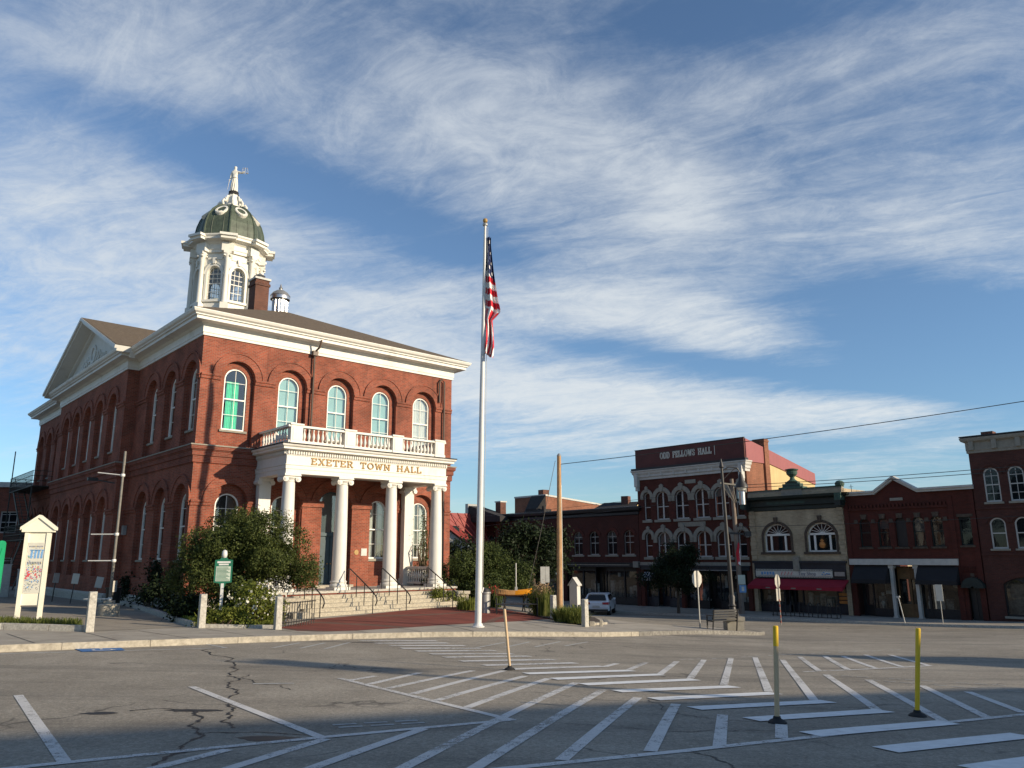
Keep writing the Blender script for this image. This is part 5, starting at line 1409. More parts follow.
def text_obj(name, body, size, mat, parent, loc, ext=.008, align='CENTER', rot=(R(90), 0, 0)):
    cu = bpy.data.curves.new(name, 'FONT'); cu.body = body; cu.size = size; cu.extrude = ext; cu.align_x = align; cu.align_y = 'CENTER'
    tmp = bpy.data.objects.new(name+'_tmp', cu); COL.objects.link(tmp); bpy.context.view_layer.update()
    me = bpy.data.meshes.new_from_object(tmp.evaluated_get(bpy.context.evaluated_depsgraph_get())); bpy.data.objects.remove(tmp)
    me.name = name; me.materials.clear(); me.materials.append(MATS[mat])
    o = bpy.data.objects.new(name, me); COL.objects.link(o); o.parent = parent; o.location = loc; o.rotation_euler = rot
    return o
text_obj('sign_lettering', 'Toy Shop', .34, 'poster_ink', sg, (4.25, -.17, 2.79))
mb = MB(); rr = random.Random(8)
for k in range(5): mb.box(.75+k*.22, .90+k*.22, -.168, -.155, 2.68+rr.uniform(0, .05), 2.9)
for k in range(6): mb.lathe([(0, -.05), (.07, 0), (0, .05)], (5.35+.1*k, -.165, 2.8+rr.uniform(-.08, .08)), 7)
mb.build('sign_picture', 'poster_blue', sg)
mb = MB()
for k in range(4): mb.bar((2.3+k*.25, -.165, 2.68), (2.42+k*.25, -.165, 2.92), .06, .02)
mb.build('sign_picture', 'poster_red', sg)
mb = MB(); mb.box(6.12, 6.98, -.16, -.105, 2.58, 3.02); s2_ = mb.build('shop_sign', 'shop_black', tan); 
mb = MB(); mb.box(6.2, 6.9, -.168, -.158, 2.66, 2.94); mb.build('sign_panel', 'steel_grey', s2_)
mb = MB(); P0, P1 = .15, TWD-.05
mb.add([(P0, -.02, 2.42), (P1, -.02, 2.42), (P1, -1.15, 1.95), (P0, -1.15, 1.95), (P1, -1.15, 1.72), (P0, -1.15, 1.72)], [(0, 1, 2, 3), (3, 2, 4, 5)]); mb.face([(P0, -.02, 2.42), (P0, -1.15, 1.95), (P0, -1.15, 1.72)]); mb.face([(P1, -.02, 2.42), (P1, -1.15, 1.95), (P1, -1.15, 1.72)])
aw_ = mb.build('awning', 'awning_red', tan)
mb = MB()
for x in (1.75, 3.65, 5.5): mb.box(x-.17, x+.17, -1.158, -1.152, 1.78, 1.86)
mb.build('awning_print', 'stone_trim', aw_)
shopfront(tan, .3, 6.1, 2.45, [2.2, 2.6, 3.55], 3.07, 'shop_navy', .55, ('goods_pale', 'goods_mixed'))
shopfront(tan, 6.1, TWD-.3, 2.45, [], None, 'shop_navy', .75, ('goods_orange',))
mb = MB()
for z in (.95, 1.2, 1.45): mb.box(6.2, 6.75, .2, .33, z-.09, z+.09)
mb.build('hanging_sign', 'goods_orange', tan)
mb = MB(); mb.box(2.75, 3.3, .3, .33, 1.72, 1.98); mb.build('door_sign', 'goods_orange', tan)
mb = MB(); mb.box(4.1, 5.8, .9, .95, .65, 1.3); mb.build('display_panel', 'sheet_teal', tan)

# --- red brick shop with a little stepped gable
red = rowthing('gabled_shop_building', 'low red brick shop with a small pointed gable, five narrow windows and cream columns', 'building', 17.55)
GW, GH = 8.0, 7.85
nx_ = [1.28, 2.48, 3.56, 4.66, 5.74]
ho = [arch(x, 4.55, 6.15, .36, .28) for x in nx_]+[arch(7.38, 4.6, 6.3, .36, 0)]+[[(.35, -.5), (6.75, -.5), (6.75, 3.4), (.35, 3.4)], arch(7.45, -.5, 2.1, .42, .3)]
mb = MB()
mb.sheet(TW, [(0, -.6), (GW, -.6), (GW, GH+.25), (4.85, GH+.25), (3.46, GH+1.13), (2.15, GH+.25), (0, GH+.25)], ho, .25)
mb.face([(0, 0, -.6), (0, 10, -.6), (0, 10, 8), (0, 0, 8)]); mb.face([(GW, 0, -.6), (GW, 10, -.6), (GW, 10, 8), (GW, 0, 8)]); mb.face([(0, 0, 7.9), (GW, 0, 7.9), (GW, 10, 7.6), (0, 10, 7.6)]); mb.face([(2.15, .2, GH+.25), (4.85, .2, GH+.25), (3.46, .2, GH+1.13)])
mb.box(0, .3, -.06, .02, 3.4, 7.9); mb.box(6.5, 6.8, -.06, .02, -.5, 7.6); mb.box(GW-.3, GW, -.06, .02, 0, 7.9); mb.box(.3, 6.5, -.09, .02, 6.95, 7.1)
for k in range(26): mb.box(.4+k*.236, .52+k*.236, -.12, .02, 7.1, 7.3)
for k in range(14): mb.box(6.9+k*.075, 6.94+k*.075, -.05, .02, 3.0, 3.35)
mb.build('front_wall', 'shop_brick', red)
mb = MB()
for a, b in (((-.1, GH+.25), (2.15, GH+.25)), ((2.15, GH+.25), (3.46, GH+1.13)), ((3.46, GH+1.13), (4.85, GH+.25)), ((4.85, GH+.25), (GW+.1, GH+.25))):
    for t0, t1, y in ((0, .12, -.30), (-.14, 0, -.20)): mb.prism([(a[0], a[1]+t0), (b[0], b[1]+t0), (b[0], b[1]+t1), (a[0], a[1]+t1)], TW, y, .3)
mb.build('coping', 'cornice_white', red)
for x in nx_:
    mb = MB(); mb.prism([(x-.15, 6.38), (x+.15, 6.38), (x+.2, 6.68), (x-.2, 6.68)], TW, -.1, .02); mb.build('keystone', 'bark', red)
    mb = MB(); mb.box(x-.45, x+.45, -.1, .2, 4.43, 4.55); mb.build('window_sill', 'bark', red)
for x in [.74]+[(a+b)/2 for a, b in zip(nx_[:-1], nx_[1:])]+[6.28]:
    mb = MB(); mb.prism([(x-.14, 6.1), (x+.14, 6.1), (x+.1, 6.35), (x-.1, 6.35)], TW, -.08, .02); mb.build('impost_stone', 'bark', red)
for a in ((6.95, 7.85, -.08, .02, 6.3, 6.48), (6.95, 7.8, -.1, .2, 4.48, 4.6), (7.3, 7.5, -.05, .02, 2.75, 2.95)): mb = MB(); mb.box(*a); mb.build('stone_trim', 'bark', red)
mb = MB(); mb.box(3.1, 3.9, -.05, .02, 7.5, 7.68); mb.build('date_stone', 'stone_trim', red)
ws = window_mesh('window', .36, 1.88, .28, 'dark_green', 1, (0, 0), .04, .06); place(ws, red, [(x, 4.55) for i, x in enumerate(nx_) if i != 2]); backing(red, [(x, 4.55) for x in nx_], .36, 1.8, 'room_dark', random.Random(9), ('steel_grey', .4))
mb = MB(); mb.sheet(TW, arch(3.56, 4.57, 6.15, .34, .27), [], .02, .2); mb.build('window_panel', 'shop_black', red)
ws = window_mesh('window', .36, 1.7, 0, 'dark_green', 1, (0, 0), .04, .06); place(ws, red, [(7.38, 4.6)]); backing(red, [(7.38, 4.6)], .36, 1.7, 'room_dark', random.Random(9))
mb = MB(); mb.box(.1, 6.75, -.22, .1, 3.42, 3.80); mb.build('fascia', 'cornice_white', red)
for i, x in enumerate((2.7, 4.2)):
    o1 = MB(); o1.box(-.10, .10, -.05, .25, .2, 3.2); o1.box(-.16, .16, -.1, .3, 3.2, 3.41); o1.box(-.15, .15, -.1, .3, .0, .2)
    o1.build('column', 'cornice_white', red, None, (x, 0, 0))
mb = MB()
for a, b in ((.35, 2.55), (4.35, 6.7)):
    mb.add([(a, -.02, 3.4), (b, -.02, 3.4), (b, -.75, 2.5), (a, -.75, 2.5), (b, -.75, 2.25), (a, -.75, 2.25)], [(0, 1, 2, 3), (3, 2, 4, 5)]); mb.face([(a, -.02, 3.4), (a, -.75, 2.5), (a, -.75, 2.25), (a, -.02, 2.25)]); mb.face([(b, -.02, 3.4), (b, -.75, 2.5), (b, -.75, 2.25), (b, -.02, 2.25)])
mb.build('awning', 'awning_black', red)
shopfront(red, .35, 2.6, 3.3, [1.25], .8, 'shop_black', .6, ('goods_pale', 'goods_mixed'), zt=2.4); shopfront(red, 4.3, 6.7, 3.3, [4.75], None, 'shop_black', .7, ('goods_mixed', 'goods_pale'), zt=2.6)
shopfront(red, 2.7, 4.2, 3.3, [3.45], None, 'door_wood', .9, ('goods_mixed',), zt=2.6, fy=.9)
mb = MB(); mb.box(7.08, 7.85, .3, .36, 0, 2.1); mb.box(7.15, 7.4, .27, .3, .3, 1.9); dd = mb.build('door', 'shop_black', red)
mb = MB(); ring(mb, TW, 7.45, 2.1, .1, .62, -.5, .02, 0, math.pi, 10); mb.build('door_hood', 'dark_green', red)
mb = MB(); mb.box(6.95, GW+.2, -.6, .1, -.3, .14); mb.box(2.4, 4.5, -.5, .1, -.3, .14); mb.build('doorstep', 'granite', red)
mb = MB(); mb.tube((.55, .2, 8.1), (.55, .2, 8.75), .02, n=6); mb.bar((.4, .2, 8.6), (.7, .2, 8.6), .02, .02); mb.build('roof_aerial', 'iron_black', red)

# --- corner building at the right edge
cor = rowthing('corner_building', 'three-storey brown brick building with bracketed stone cornice and white arched windows', 'building', 25.6)
CW = 6.6
cxs = [1.05, 2.35, 3.7, 5.2]
ho = [arch(x, 7.12, 8.75, .42) for x in cxs]+[arch(x, 4.38, 5.85, .42, .34) for x in cxs]+[arch(2.1, .55, 2.35, 1.2, .4)]+[arch(4.9, .55, 2.35, 1.0, .4)]
mb = MB(); shell(mb, CW, 10.4, 12, ho, .22); mb.box(0, CW, -.06, .02, 4.0, 4.12); mb.box(0, CW, -.06, .02, 6.7, 6.82)
for x in cxs: ring(mb, TW, x, 8.75, .55, .70, -.06, .02, n=12); segring(mb, TW, x, 5.85, .55, .42, .16, -.06, .02)
segring(mb, TW, 2.1, 2.35, 1.22, .42, .25, -.05, .02)
mb.build('wall', 'corner_brick', cor)
ws = window_mesh('window', .42, 2.05, .42, 'trim_grey', 2, (1, 1), .03, .08); place(ws, cor, [(x, 7.12) for x in cxs], .06); backing(cor, [(x, 7.12) for x in cxs], .42, 2, 'room_dark', random.Random(3))
ws = window_mesh('window', .42, 1.81, .34, 'trim_grey', 1, (0, 0), .03, .08); place(ws, cor, [(x, 4.38) for x in cxs], .06); backing(cor, [(x, 4.38) for x in cxs], .42, 1.75, 'room_dark', random.Random(5), ('steel_grey', .4))
mb = MB(); sweep(mb, [(-.02, .8), (-.02, 0), (CW+.02, 0), (CW+.02, .8)], [(-.02, 10.1), (.06, 10.12), (.06, 10.25), (.08, 10.28), (.08, 10.75), (.26, 10.85), (.30, 10.95), (.32, 11.05), (-.02, 11.08)], closed=False)
for k in range(6): mb.prism([(.12+k*1.25, 10.3), (.38+k*1.25, 10.3), (.38+k*1.25, 10.84), (.12+k*1.25, 10.84)], TW, -.24, -.07)
mb.build('cornice', 'stone_trim', cor)
mb = MB(); mb.box(-.33, CW+.3, -.34, .8, 11.085, 11.16); mb.build('cornice_flashing', 'shop_black', cor)
mb = MB(); mb.box(.55, 1.2, 1.0, 1.7, 10.9, 11.5); mb.build('chimney', 'chimney_brick', cor)
mb = MB()
for x in cxs: mb.box(x-.52, x+.52, -.1, .2, 7.0, 7.12); mb.box(x-.52, x+.52, -.1, .2, 4.27, 4.38)
mb.box(.8, 3.4, -.1, .3, .42, .55); mb.build('window_sills', 'stone_trim', cor)
mb = MB(); mb.sheet(TW, arch(2.1, .55, 2.35, 1.2, .4), [arch(1.5, .65, 2.3, .52, .28), arch(2.72, .65, 2.3, .52, .28)], .1, .15); fr_ = mb.build('shop_window', 'shop_black', cor)
mb = MB(); mb.face([(u, .2, z) for u, z in arch(2.1, .55, 2.35, 1.2, .4)]); mb.face([(u, .2, z) for u, z in arch(4.9, .55, 2.35, 1.0, .4)]); mb.build('pane', 'shop_glass', fr_)
mb = MB(); mb.face([(.7, .7, .3), (6, .7, .3), (6, .7, 3), (.7, .7, 3)]); mb.build('interior', 'goods_mixed', cor)

# ------------------------------------------------------------------ buildings behind
b = thing('gabled_brick_house', 'brick house with a sunlit sloping side wall above the dark shop block', 'house', (3.6, 84, RZ), R(42))
mb = MB(); S_ = lambda u, z, d: (u, d, z)
mb.prism([(0, 0), (10, 0), (10, 8.0), (9.2, 9.7), (0, 10.4)], S_, 0, 5); mb.build('wall', 'side_brick', b)
mb = MB(); mb.prism([(-.1, 10.42), (9.3, 9.72), (9.3, 9.9), (-.1, 10.6)], S_, -.08, 5); mb.prism([(9.3, 9.72), (10.1, 8.0), (10.3, 8.0), (9.5, 9.9)], S_, -.08, 5); mb.build('coping', 'cornice_white', b)
mb = MB(); mb.add([(-.1, -.1, 10.5), (-1.5, .6, 8.2), (-1.5, 2.2, 8.2), (-.1, 2.2, 10.5)], [(0, 1, 2, 3)]); mb.add([(-.1, -.1, 0), (-1.5, .6, 0), (-1.5, .6, 8.2), (-.1, -.1, 10.5)], [(0, 1, 2, 3)]); mb.build('roof', 'roof_dark', b)
mb = MB(); mb.box(.6, 1.5, 1, 1.8, 9, 11.2); mb.build('chimney', 'chimney_brick', b)
b = thing('cream_gable_house', 'house with a dark roof and small cream gable behind the shop block', 'house', (9.0, 82, RZ), R(-30))
mb = MB(); mb.prism([(0, 0), (5.4, 0), (5.4, 8.3), (2.7, 9.9), (0, 8.3)], lambda u, z, d: (4+d*.0+0, u, z), 0, 1) if False else mb.box(0, 6, 0, 6, 0, 8.0); mb.build('wall', 'stucco_cream', b)
mb = MB(); mb.add([(-2.5, -.2, 7.9), (3.4, -.2, 7.9), (3.4, 3, 9.7), (-.6, 3, 9.7), (3.4, 6.2, 7.9), (-2.5, 6.2, 7.9)], [(0, 1, 2, 3), (3, 2, 4, 5)]); mb.build('roof', 'roof_dark', b)
mb = MB(); mb.add([(3.5, -.2, 7.9), (3.5, 6.2, 7.9), (3.5, 3, 9.65)], [(0, 1, 2)]); mb.build('gable', 'stucco_cream', b)
mb = MB(); mb.box(1.6, 2.4, 2.5, 3.3, 8.5, 10.3); mb.build('chimney', 'chimney_brick', b)
b = thing('red_roof_house', 'grey house with a bright red metal roof beside the town hall', 'house', (-4.4, 76, RZ+.4), R(10))
mb = MB(); mb.prism([(-4, 0), (1.3, 0), (1.3, 3.8), (-4, 7.7)], S_, 0, 6); mb.build('wall', 'steel_grey', b)
mb = MB(); mb.add([(-4, -.4, 7.9), (1.6, -.4, 3.7), (4.5, 5, 3.9), (3.2, 5, 7.9)], [(0, 1, 2, 3)]); mb.add([(-4, -.4, 7.85), (3.2, 5, 7.85), (3.2, 9, 5), (-4, 9, 5)], [(0, 1, 2, 3)])
for k in range(10): 
    t = k/9; mb.bar((-4+7.2*t, -.4+5.4*t, 7.92), (1.6+2.9*t, -.4+5.4*t, 3.75), .07, .06)
mb.build('roof', 'roof_red', b)
mb = MB(); mb.box(-1.3, -.7, .8, 1.6, 6.0, 6.6); mb.build('skylight', 'car_glass', b)
for (x, y, z0, z1, w, mt, nm, lab, cat) in ((-1.2, 79, 8.1, 9.4, .75, 'chimney_brick', 'chimney', 'small brick chimney on the roof of the dark block by the trees', 'chimney'),):
    o = thing('roof_chimney', lab, cat, (x, y, RZ), R(-47)); mb = MB(); mb.box(-w/2, w/2, -w/2, w/2, 5, z1); mb.build('stack', mt, o); mb = MB(); mb.box(-w/2-.07, w/2+.07, -w/2-.07, w/2+.07, z1, z1+.12); mb.build('cap', 'cornice_white', o)
o = thing('roof_plant', 'grey ventilation unit on the flat roof behind the trees', 'ventilation unit', (2.3, 76.5, RZ+7.6), R(-47)); mb = MB(); mb.box(-.9, .6, -.5, .5, 0, 1.0); mb.build('casing', 'roof_dark', o); mb = MB(); mb.box(.62, 1.6, -.5, .5, 0, .9); mb.tube((1.1, 0, .9), (1.1, 0, 1.2), .2, n=10); mb.build('duct', 'roof_dark', o)
o = thing('roof_lantern', 'dark sloping rooflight on the flat roof left of the chimney', 'rooflight', (-3.0, 78, RZ+7.4), R(-40)); mb = MB(); mb.add([(-1.9, 0, 0), (2.3, 0, 0), (2.3, 0, .5), (-1.9, 0, 1.7), (-1.9, 2, 0), (2.3, 2, 0), (2.3, 2, .5), (-1.9, 2, 1.7)], [(0, 1, 2, 3), (3, 2, 6, 7), (0, 3, 7, 4), (4, 7, 6, 5), (1, 5, 6, 2)]); mb.build('curb', 'roof_dark', o)
mb = MB(); mb.box(-2.3, -1.92, -.1, 2, 0, 1.9); mb.build('end_wall', 'steel_grey', o)
b = thing('brick_annex', 'flat-roofed brick building with white windows behind the fire escape', 'building', (-40.5, 62, -1.0), R(18))
mb = MB(); ho = [arch(x, z, z+1.7, .6, 0) for x in (.4, -2.2, -4.6) for z in (1.0, 4.6)]
mb.sheet(TW, [(-7, -1), (4, -1), (4, 8.2), (-7, 8.2)], ho, .2); mb.face([(4, 0, -1), (4, 9, -1), (4, 9, 8.2), (4, 0, 8.2)]); mb.face([(-7, 0, 8), (4, 0, 8), (4, 9, 8), (-7, 9, 8)]); mb.build('wall', 'hall_brick_plain', b)
ws = window_mesh('window', .6, 1.7, 0, 'trim_grey', 2, (1, 1), .04, .09); place(ws, b, [(x, z) for x in (.4, -2.2, -4.6) for z in (1.0, 4.6)], .1); backing(b, [(x, z) for x in (.4, -2.2, -4.6) for z in (1.0, 4.6)], .6, 1.7, 'room_dark', random.Random(3))
mb = MB(); mb.box(-7.2, 4.2, -.25, 9, 8.2, 8.6); mb.build('cornice', 'cornice_white', b)

# off to the right of the view: the neighbours whose evening shadows cross the street
def sunthing(name, lab, cat, u, v): 
    hu = Vector((SUN_V.x, SUN_V.y)).normalized(); hv = Vector((-hu.y, hu.x)); p = hu*u+hv*v
    return thing(name, lab, cat, (p.x, p.y, gz(p.x, p.y)), math.atan2(hu.y, hu.x))
def at(x, y, off=0.14): return (x, y, gz(x, y)+off)
b = sunthing('gabled_house', 'tall gabled building outside the view whose roof shades the near road', 'building', 36, 4.5)
mb = MB(); mb.prism([(-12.5, -1), (12.3, -1), (12.3, 8.7), (0, 12.9), (-12.5, 8.7)], lambda u, z, d: (d, u, z), -6, 8); mb.build('wall', 'corner_brick', b)
mb = MB()
for s in (-1, 1): mb.add([(-6.2, 0, 13.0), (8.2, 0, 13.0), (8.2, s*12.7, 8.6), (-6.2, s*12.7, 8.6)], [(0, 1, 2, 3)])
mb.build('roof', 'roof_dark', b)
b = sunthing('clock_tower', 'square brick tower with a pointed roof outside the view on the right', 'tower', 37, 23.9)  # unseen tower inferred from the narrow pointed shadow on the road
mb = MB(); mb.box(-1.6, 1.6, -1.55, 1.55, -1, 10.4); mb.build('wall', 'corner_brick', b)
mb = MB(); mb.lathe([(2.35, 10.4), (1.2, 11.3), (.05, 12.6)], n=4, phase=math.pi/4); mb.build('roof', 'roof_dark', b)


def mast(name, label, cat, x, y, off, h, r0, r1, mat, lean=(0, 0), n=12):
    t = thing(name, label, cat, at(x, y, off)); mb = MB()
    mb.path([(lean[0]*k/4, lean[1]*k/4, h*k/4-(.3 if k == 0 else 0)) for k in range(5)], [r0+(r1-r0)*k/4 for k in range(5)], n); mb.build('pole', mat, t, 40)
    return t
b = sunthing('utility_pole', 'utility pole with a drum transformer standing beyond the right edge of the view', 'utility pole', 25.4, 12.6)
mb = MB(); mb.tube((0, 0, -.3), (0, 0, 12.2), .16, .11, 10); mb.build('pole', 'wood_pole', b)
mb = MB(); mb.tube((0, .45, 10.9), (0, .45, 12.0), .34, .34, 12); mb.build('transformer', 'steel_grey', b)

# --- flagpole and flag
FX, FY = -1.18, 27.0
fp_ = thing('flagpole', 'tall white flagpole with a gilt ball in front of the town hall steps', 'flagpole', at(FX, FY))
FH = 14.55; LEAN = .20
def lx(z): return LEAN*z/FH
mb = MB(); mb.path([(lx(z), 0, z) for z in (-.1, 4, 8, FH)], [.118, .112, .09, .048], 18); mb.build('pole', 'pole_white', fp_, 40)
mb = MB(); mb.lathe([(.22, 0), (.22, .03), (.16, .06), (.15, .12)], n=18); mb.build('base_collar', 'pole_white', fp_)
mb = MB(); mb.lathe([(.0, FH+.02), (.07, FH+.05), (.095, FH+.12), (.07, FH+.19), (0, FH+.22)], (LEAN, 0, 0), 14); mb.build('finial', 'gold', fp_, 60)
mb = MB(); mb.lathe([(.09, FH-.08), (.10, FH-.02), (.05, FH+.03)], (LEAN, 0, 0), 12); mb.build('truck', 'steel_grey', fp_)
mb = MB(); mb.path([(.15, -.03, 1.2), (.15+lx(6), -.05, 6), (.1+LEAN, -.05, FH-.15)], .009, 5); mb.build('halyard', 'cornice_white', fp_)
mb = MB(); mb.tube((.13, -.05, 1.12), (.17, .05, 1.28), .03, n=6); mb.build('cleat', 'steel_grey', fp_)
# the flag hangs limp: canton folded at the top, the stripes gathered in folds below it
V = []; F = []; mi = []; nb, na = 120, 36; zt = FH-.55; HL = 4.72
for i in range(nb+1):
    b = i/nb
    w_ = .20+.42*min(1, max(0, (b-.05)/.5))**1.1 if b < .57 else .62-.30*min(1, (b-.57)/.10)+.10*math.sin((b-.67)*9)*(1 if b > .67 else 0)
    for k in range(na+1):
        a = k/na
        yy = .09*math.sin(9*a+3.0*b)*(.4+b)+.05*math.sin(17*a-4*b)+.05*math.sin(11*b)*a
        V.append((.06+lx(zt-HL*b)+w_*.84*a+.03*math.sin(14*b)*a*(b > .5), yy-.03, zt-HL*b-.28*a*(b < .57)*min(1, b*4)-.28*a*max(0, 1-(b-.57)*6)*(b >= .57)*(b < .74)+(.22*(1-a) if b > .97 else 0)))
for i in range(nb):
    b = (i+.5)/nb
    for k in range(na):
        a = (k+.5)/na
        F.append((i*(na+1)+k, i*(na+1)+k+1, (i+1)*(na+1)+k+1, (i+1)*(na+1)+k))
        if b < .27+.06*a:
            p, q = a*4+.15*math.sin(b*30), b*26; ip, iq = round(p), round(q)
            mi.append(1 if (ip+iq) % 2 == 0 and abs(p-ip) < .26 and abs(q-iq) < .26 and 0 < ip < 4 and iq > 0 else 2)
        elif b < .58: mi.append(1 if int((b-.27)*20+a*.4) % 2 == 0 else 0)
        else: mi.append(0 if int(a*5+b*5+.8*math.sin(b*13)) % 2 == 0 else 1)
fl = raw('flag', V, F, ['flag_red', 'flag_white', 'flag_blue'], None, at(FX, FY), mi)
fl.data.polygons.foreach_set('use_smooth', [True]*len(F))
tag(fl, 'striped flag with a starred blue canton hanging limp from the white flagpole', 'flag')

# --- wooden utility pole by the side street and its neighbours
UP = thing('utility_pole', 'tall brown bare wooden utility pole beside the small grey cabinet', 'utility pole', at(2.22, 38.0))
mb = MB(); mb.path([(0, 0, -.4), (.03, 0, 2.5), (.06, 0, 5), (.09, 0, 7.45)], [.145, .135, .115, .10], 14); mb.build('pole', 'wood_pole', UP, 40)
mb = MB(); mb.lathe([(.105, 7.42), (.11, 7.46), (.06, 7.54), (.02, 7.57)], (.09, 0, 0), 12); mb.build('cap', 'steel_grey', UP)
mb = MB(); mb.box(-.16, -.13, -.06, .02, 1.75, 1.83); mb.build('marker_plate', 'sign_white', UP)
mb = MB(); mb.path([(.15, -.05, .1), (.16, -.05, 2.5), (.17, -.05, 6)], .02, 6); mb.build('conduit', 'steel_grey', UP)
mb = MB(); mb.path([(-.1, 0, 7.2), (-.9, -.4, 3.6), (-1.75, -.8, .1)], .012, 5); mb.build('guy_wire', 'lamp_black', UP)

P2 = thing('utility_pole', 'dark wooden utility pole with a transformer, standing in front of the shops', 'utility pole', at(16.0, 56.0, .13))
mb = MB(); mb.path([(0, 0, -.3), (-.06, 0, 4), (-.12, 0, 9.4)], [.20, .17, .13], 12); mb.build('pole', 'wood_pole_grey', P2, 40)
mb = MB(); mb.tube((.52, -.1, 7.55), (.52, -.1, 8.45), .24, .24, 14); mb.lathe([(.25, 8.45), (.15, 8.55), (.06, 8.75)], (.52, -.1, 0), 10); mb.build('transformer', 'metal_zinc', P2, 40)
mb = MB(); mb.bar((-1.0, -.15, 9.1), (.55, -.15, 8.9), .09, .10)
for dx in (-.9, -.5, -.1): mb.bar((dx, -.15, 9.0), (dx*.2+.1, -.15, 7.7), .03, .03)
mb.build('crossarm', 'stone_trim', P2)
mb = MB(); mb.bar((-.7, -.15, 5.55), (.9, -.15, 5.45), .10, .12); mb.box(.5, .95, -.3, 0, 5.3, 5.65); mb.build('cable_bracket', 'lamp_black', P2)
mb = MB(); mb.box(-.20, .30, -.27, -.24, 2.0, 2.65); mb.build('sign_plate', 'marker_text', P2)
mb = MB(); mb.box(-.15, .32, -.27, -.24, 1.45, 1.95); sp = mb.build('sign_plate', 'poster_blue', P2)
mb = MB(); mb.box(.0, .18, -.285, -.272, 1.55, 1.85); mb.build('sign_symbol', 'sign_cream', sp)
mb = MB(); mb.add([(-.25, -.3, 4.1), (-.05, -.35, 4.9), (.05, -.3, 4.8), (.0, -.35, 3.4), (-.15, -.3, 3.3)], [(0, 4, 3, 2, 1)]); mb.build('small_banner', 'flag_red', P2)
mb = MB(); mb.add([(-.12, -.32, 3.4), (.02, -.37, 4.5), (.06, -.33, 4.4), (.02, -.37, 3.3)], [(0, 3, 2, 1)]); mb.build('banner_stripe', 'flag_white', P2)

LP = thing('street_lamp', 'tall dark street lamp with a hanging bell lantern on the traffic island', 'street lamp', at(10.2, 37.2))
mb = MB(); mb.path([(0, 0, .9), (0, 0, 1.6), (-.05, 0, 4.5), (-.1, 0, 7.75)], [.12, .10, .085, .06], 12); mb.lathe([(.30, .62), (.26, .75), (.16, .95), (.14, 1.05), (.18, 1.1), (.12, 1.2), (.15, 1.5), (.10, 1.6)], n=14); mb.lathe([(.09, 7.5), (.12, 7.55), (.08, 7.7), (.02, 7.95)], (-.1, 0, 0), 10); mb.build('post', 'lamp_black', LP, 40)
mb = MB(); mb.box(-.38, .38, -.38, .38, -.2, .45); mb.box(-.42, .42, -.42, .42, .45, .62); mb.build('plinth', 'stone_trim', LP)
mb = MB(); mb.path([(-.1, 0, 7.35), (.25, 0, 7.55), (.65, 0, 7.5), (.8, 0, 7.25)], .03, 8); mb.path([(-.1, 0, 6.9), (.2, 0, 7.2), (.6, 0, 7.5)], .02, 6); mb.build('arm', 'lamp_black', LP)
mb = MB(); mb.lathe([(.03, 7.3), (.1, 7.15), (.14, 6.9), (.30, 6.65), (.32, 6.55)], (.8, 0, 0), 16); ln = mb.build('lantern', 'lamp_black', LP, 40)
mb = MB(); mb.lathe([(.0, 6.38), (.15, 6.42), (.24, 6.55)], (.8, 0, 0), 14, caps=False); mb.build('globe', 'lantern', ln, 40)


def stop_sign(x, y, off, h, rz, label, edge=False):
    t = thing('stop_sign', label, 'road sign', at(x, y, off), rz); mb = MB()
    mb.box(-.03, .03, -.02, .02, -.2, h); mb.build('post', 'steel_grey' if not edge else 'sign_back', t)
    mb = MB(); r = .38/math.cos(math.pi/8)
    mb.prism([(r*math.cos(math.pi/8+k*math.pi/4), h-.38+r*math.sin(math.pi/8+k*math.pi/4)) for k in range(8)], TW, .025, .032); mb.build('sign_plate', 'sign_back', t)
    mb = MB(); mb.box(-.04, .04, -.02, .024, h-.72, h-.03); mb.build('backing_bar', 'steel_grey', t)
    return t
stop_sign(8.85, 38.1, .14, 2.62, R(42), 'octagonal stop sign seen from behind on the traffic island beside the bench')
s2 = stop_sign(15.6, 46.8, 0, 2.85, R(50), 'octagonal sign seen nearly edge on with a second plate below, on a red striped post')
mb = MB(); mb.box(-.30, .30, .028, .034, 1.35, 2.05); mb.build('lower_plate', 'sign_back', s2)
mb = MB()
for k in range(5): mb.box(-.035, .035, -.026, .026, .1+k*.3, .25+k*.3)
mb.build('red_bands', 'faded_red', s2)

# --- lamp post with arms by the path
S1 = thing('banner_pole', 'slim grey pole with four short side arms standing in a concrete drum', 'pole', at(-14.6, 28.9, .146))
mb = MB(); mb.path([(0, 0, .3), (0, 0, 2.5), (0, 0, 5.45)], [.055, .05, .042], 12); mb.build('pole', 'pipe_grey', S1, 40)
mb = MB(); mb.tube((0, 0, 5.42), (0, 0, 5.95), .05, .045, 10); mb.build('pole_tip', 'pipe_grey', S1)
mb = MB(); mb.lathe([(.36, -.2), (.36, .38), (.33, .41), (.12, .42)], n=20); mb.box(-.14, .14, -.14, .14, .40, .52); mb.build('drum_base', 'granite_pale', S1, 40)
for z in (5.05, 2.88, 1.93, .58):
    mb = MB(); mb.tube((0, -.02, z), (-.92, -.05, z+.10 if z > 4 else z), .022, n=6); mb.lathe([(.07, -.05), (.08, 0), (.07, .05)], (0, 0, z), 12); mb.build('arm', 'pole_white', S1)

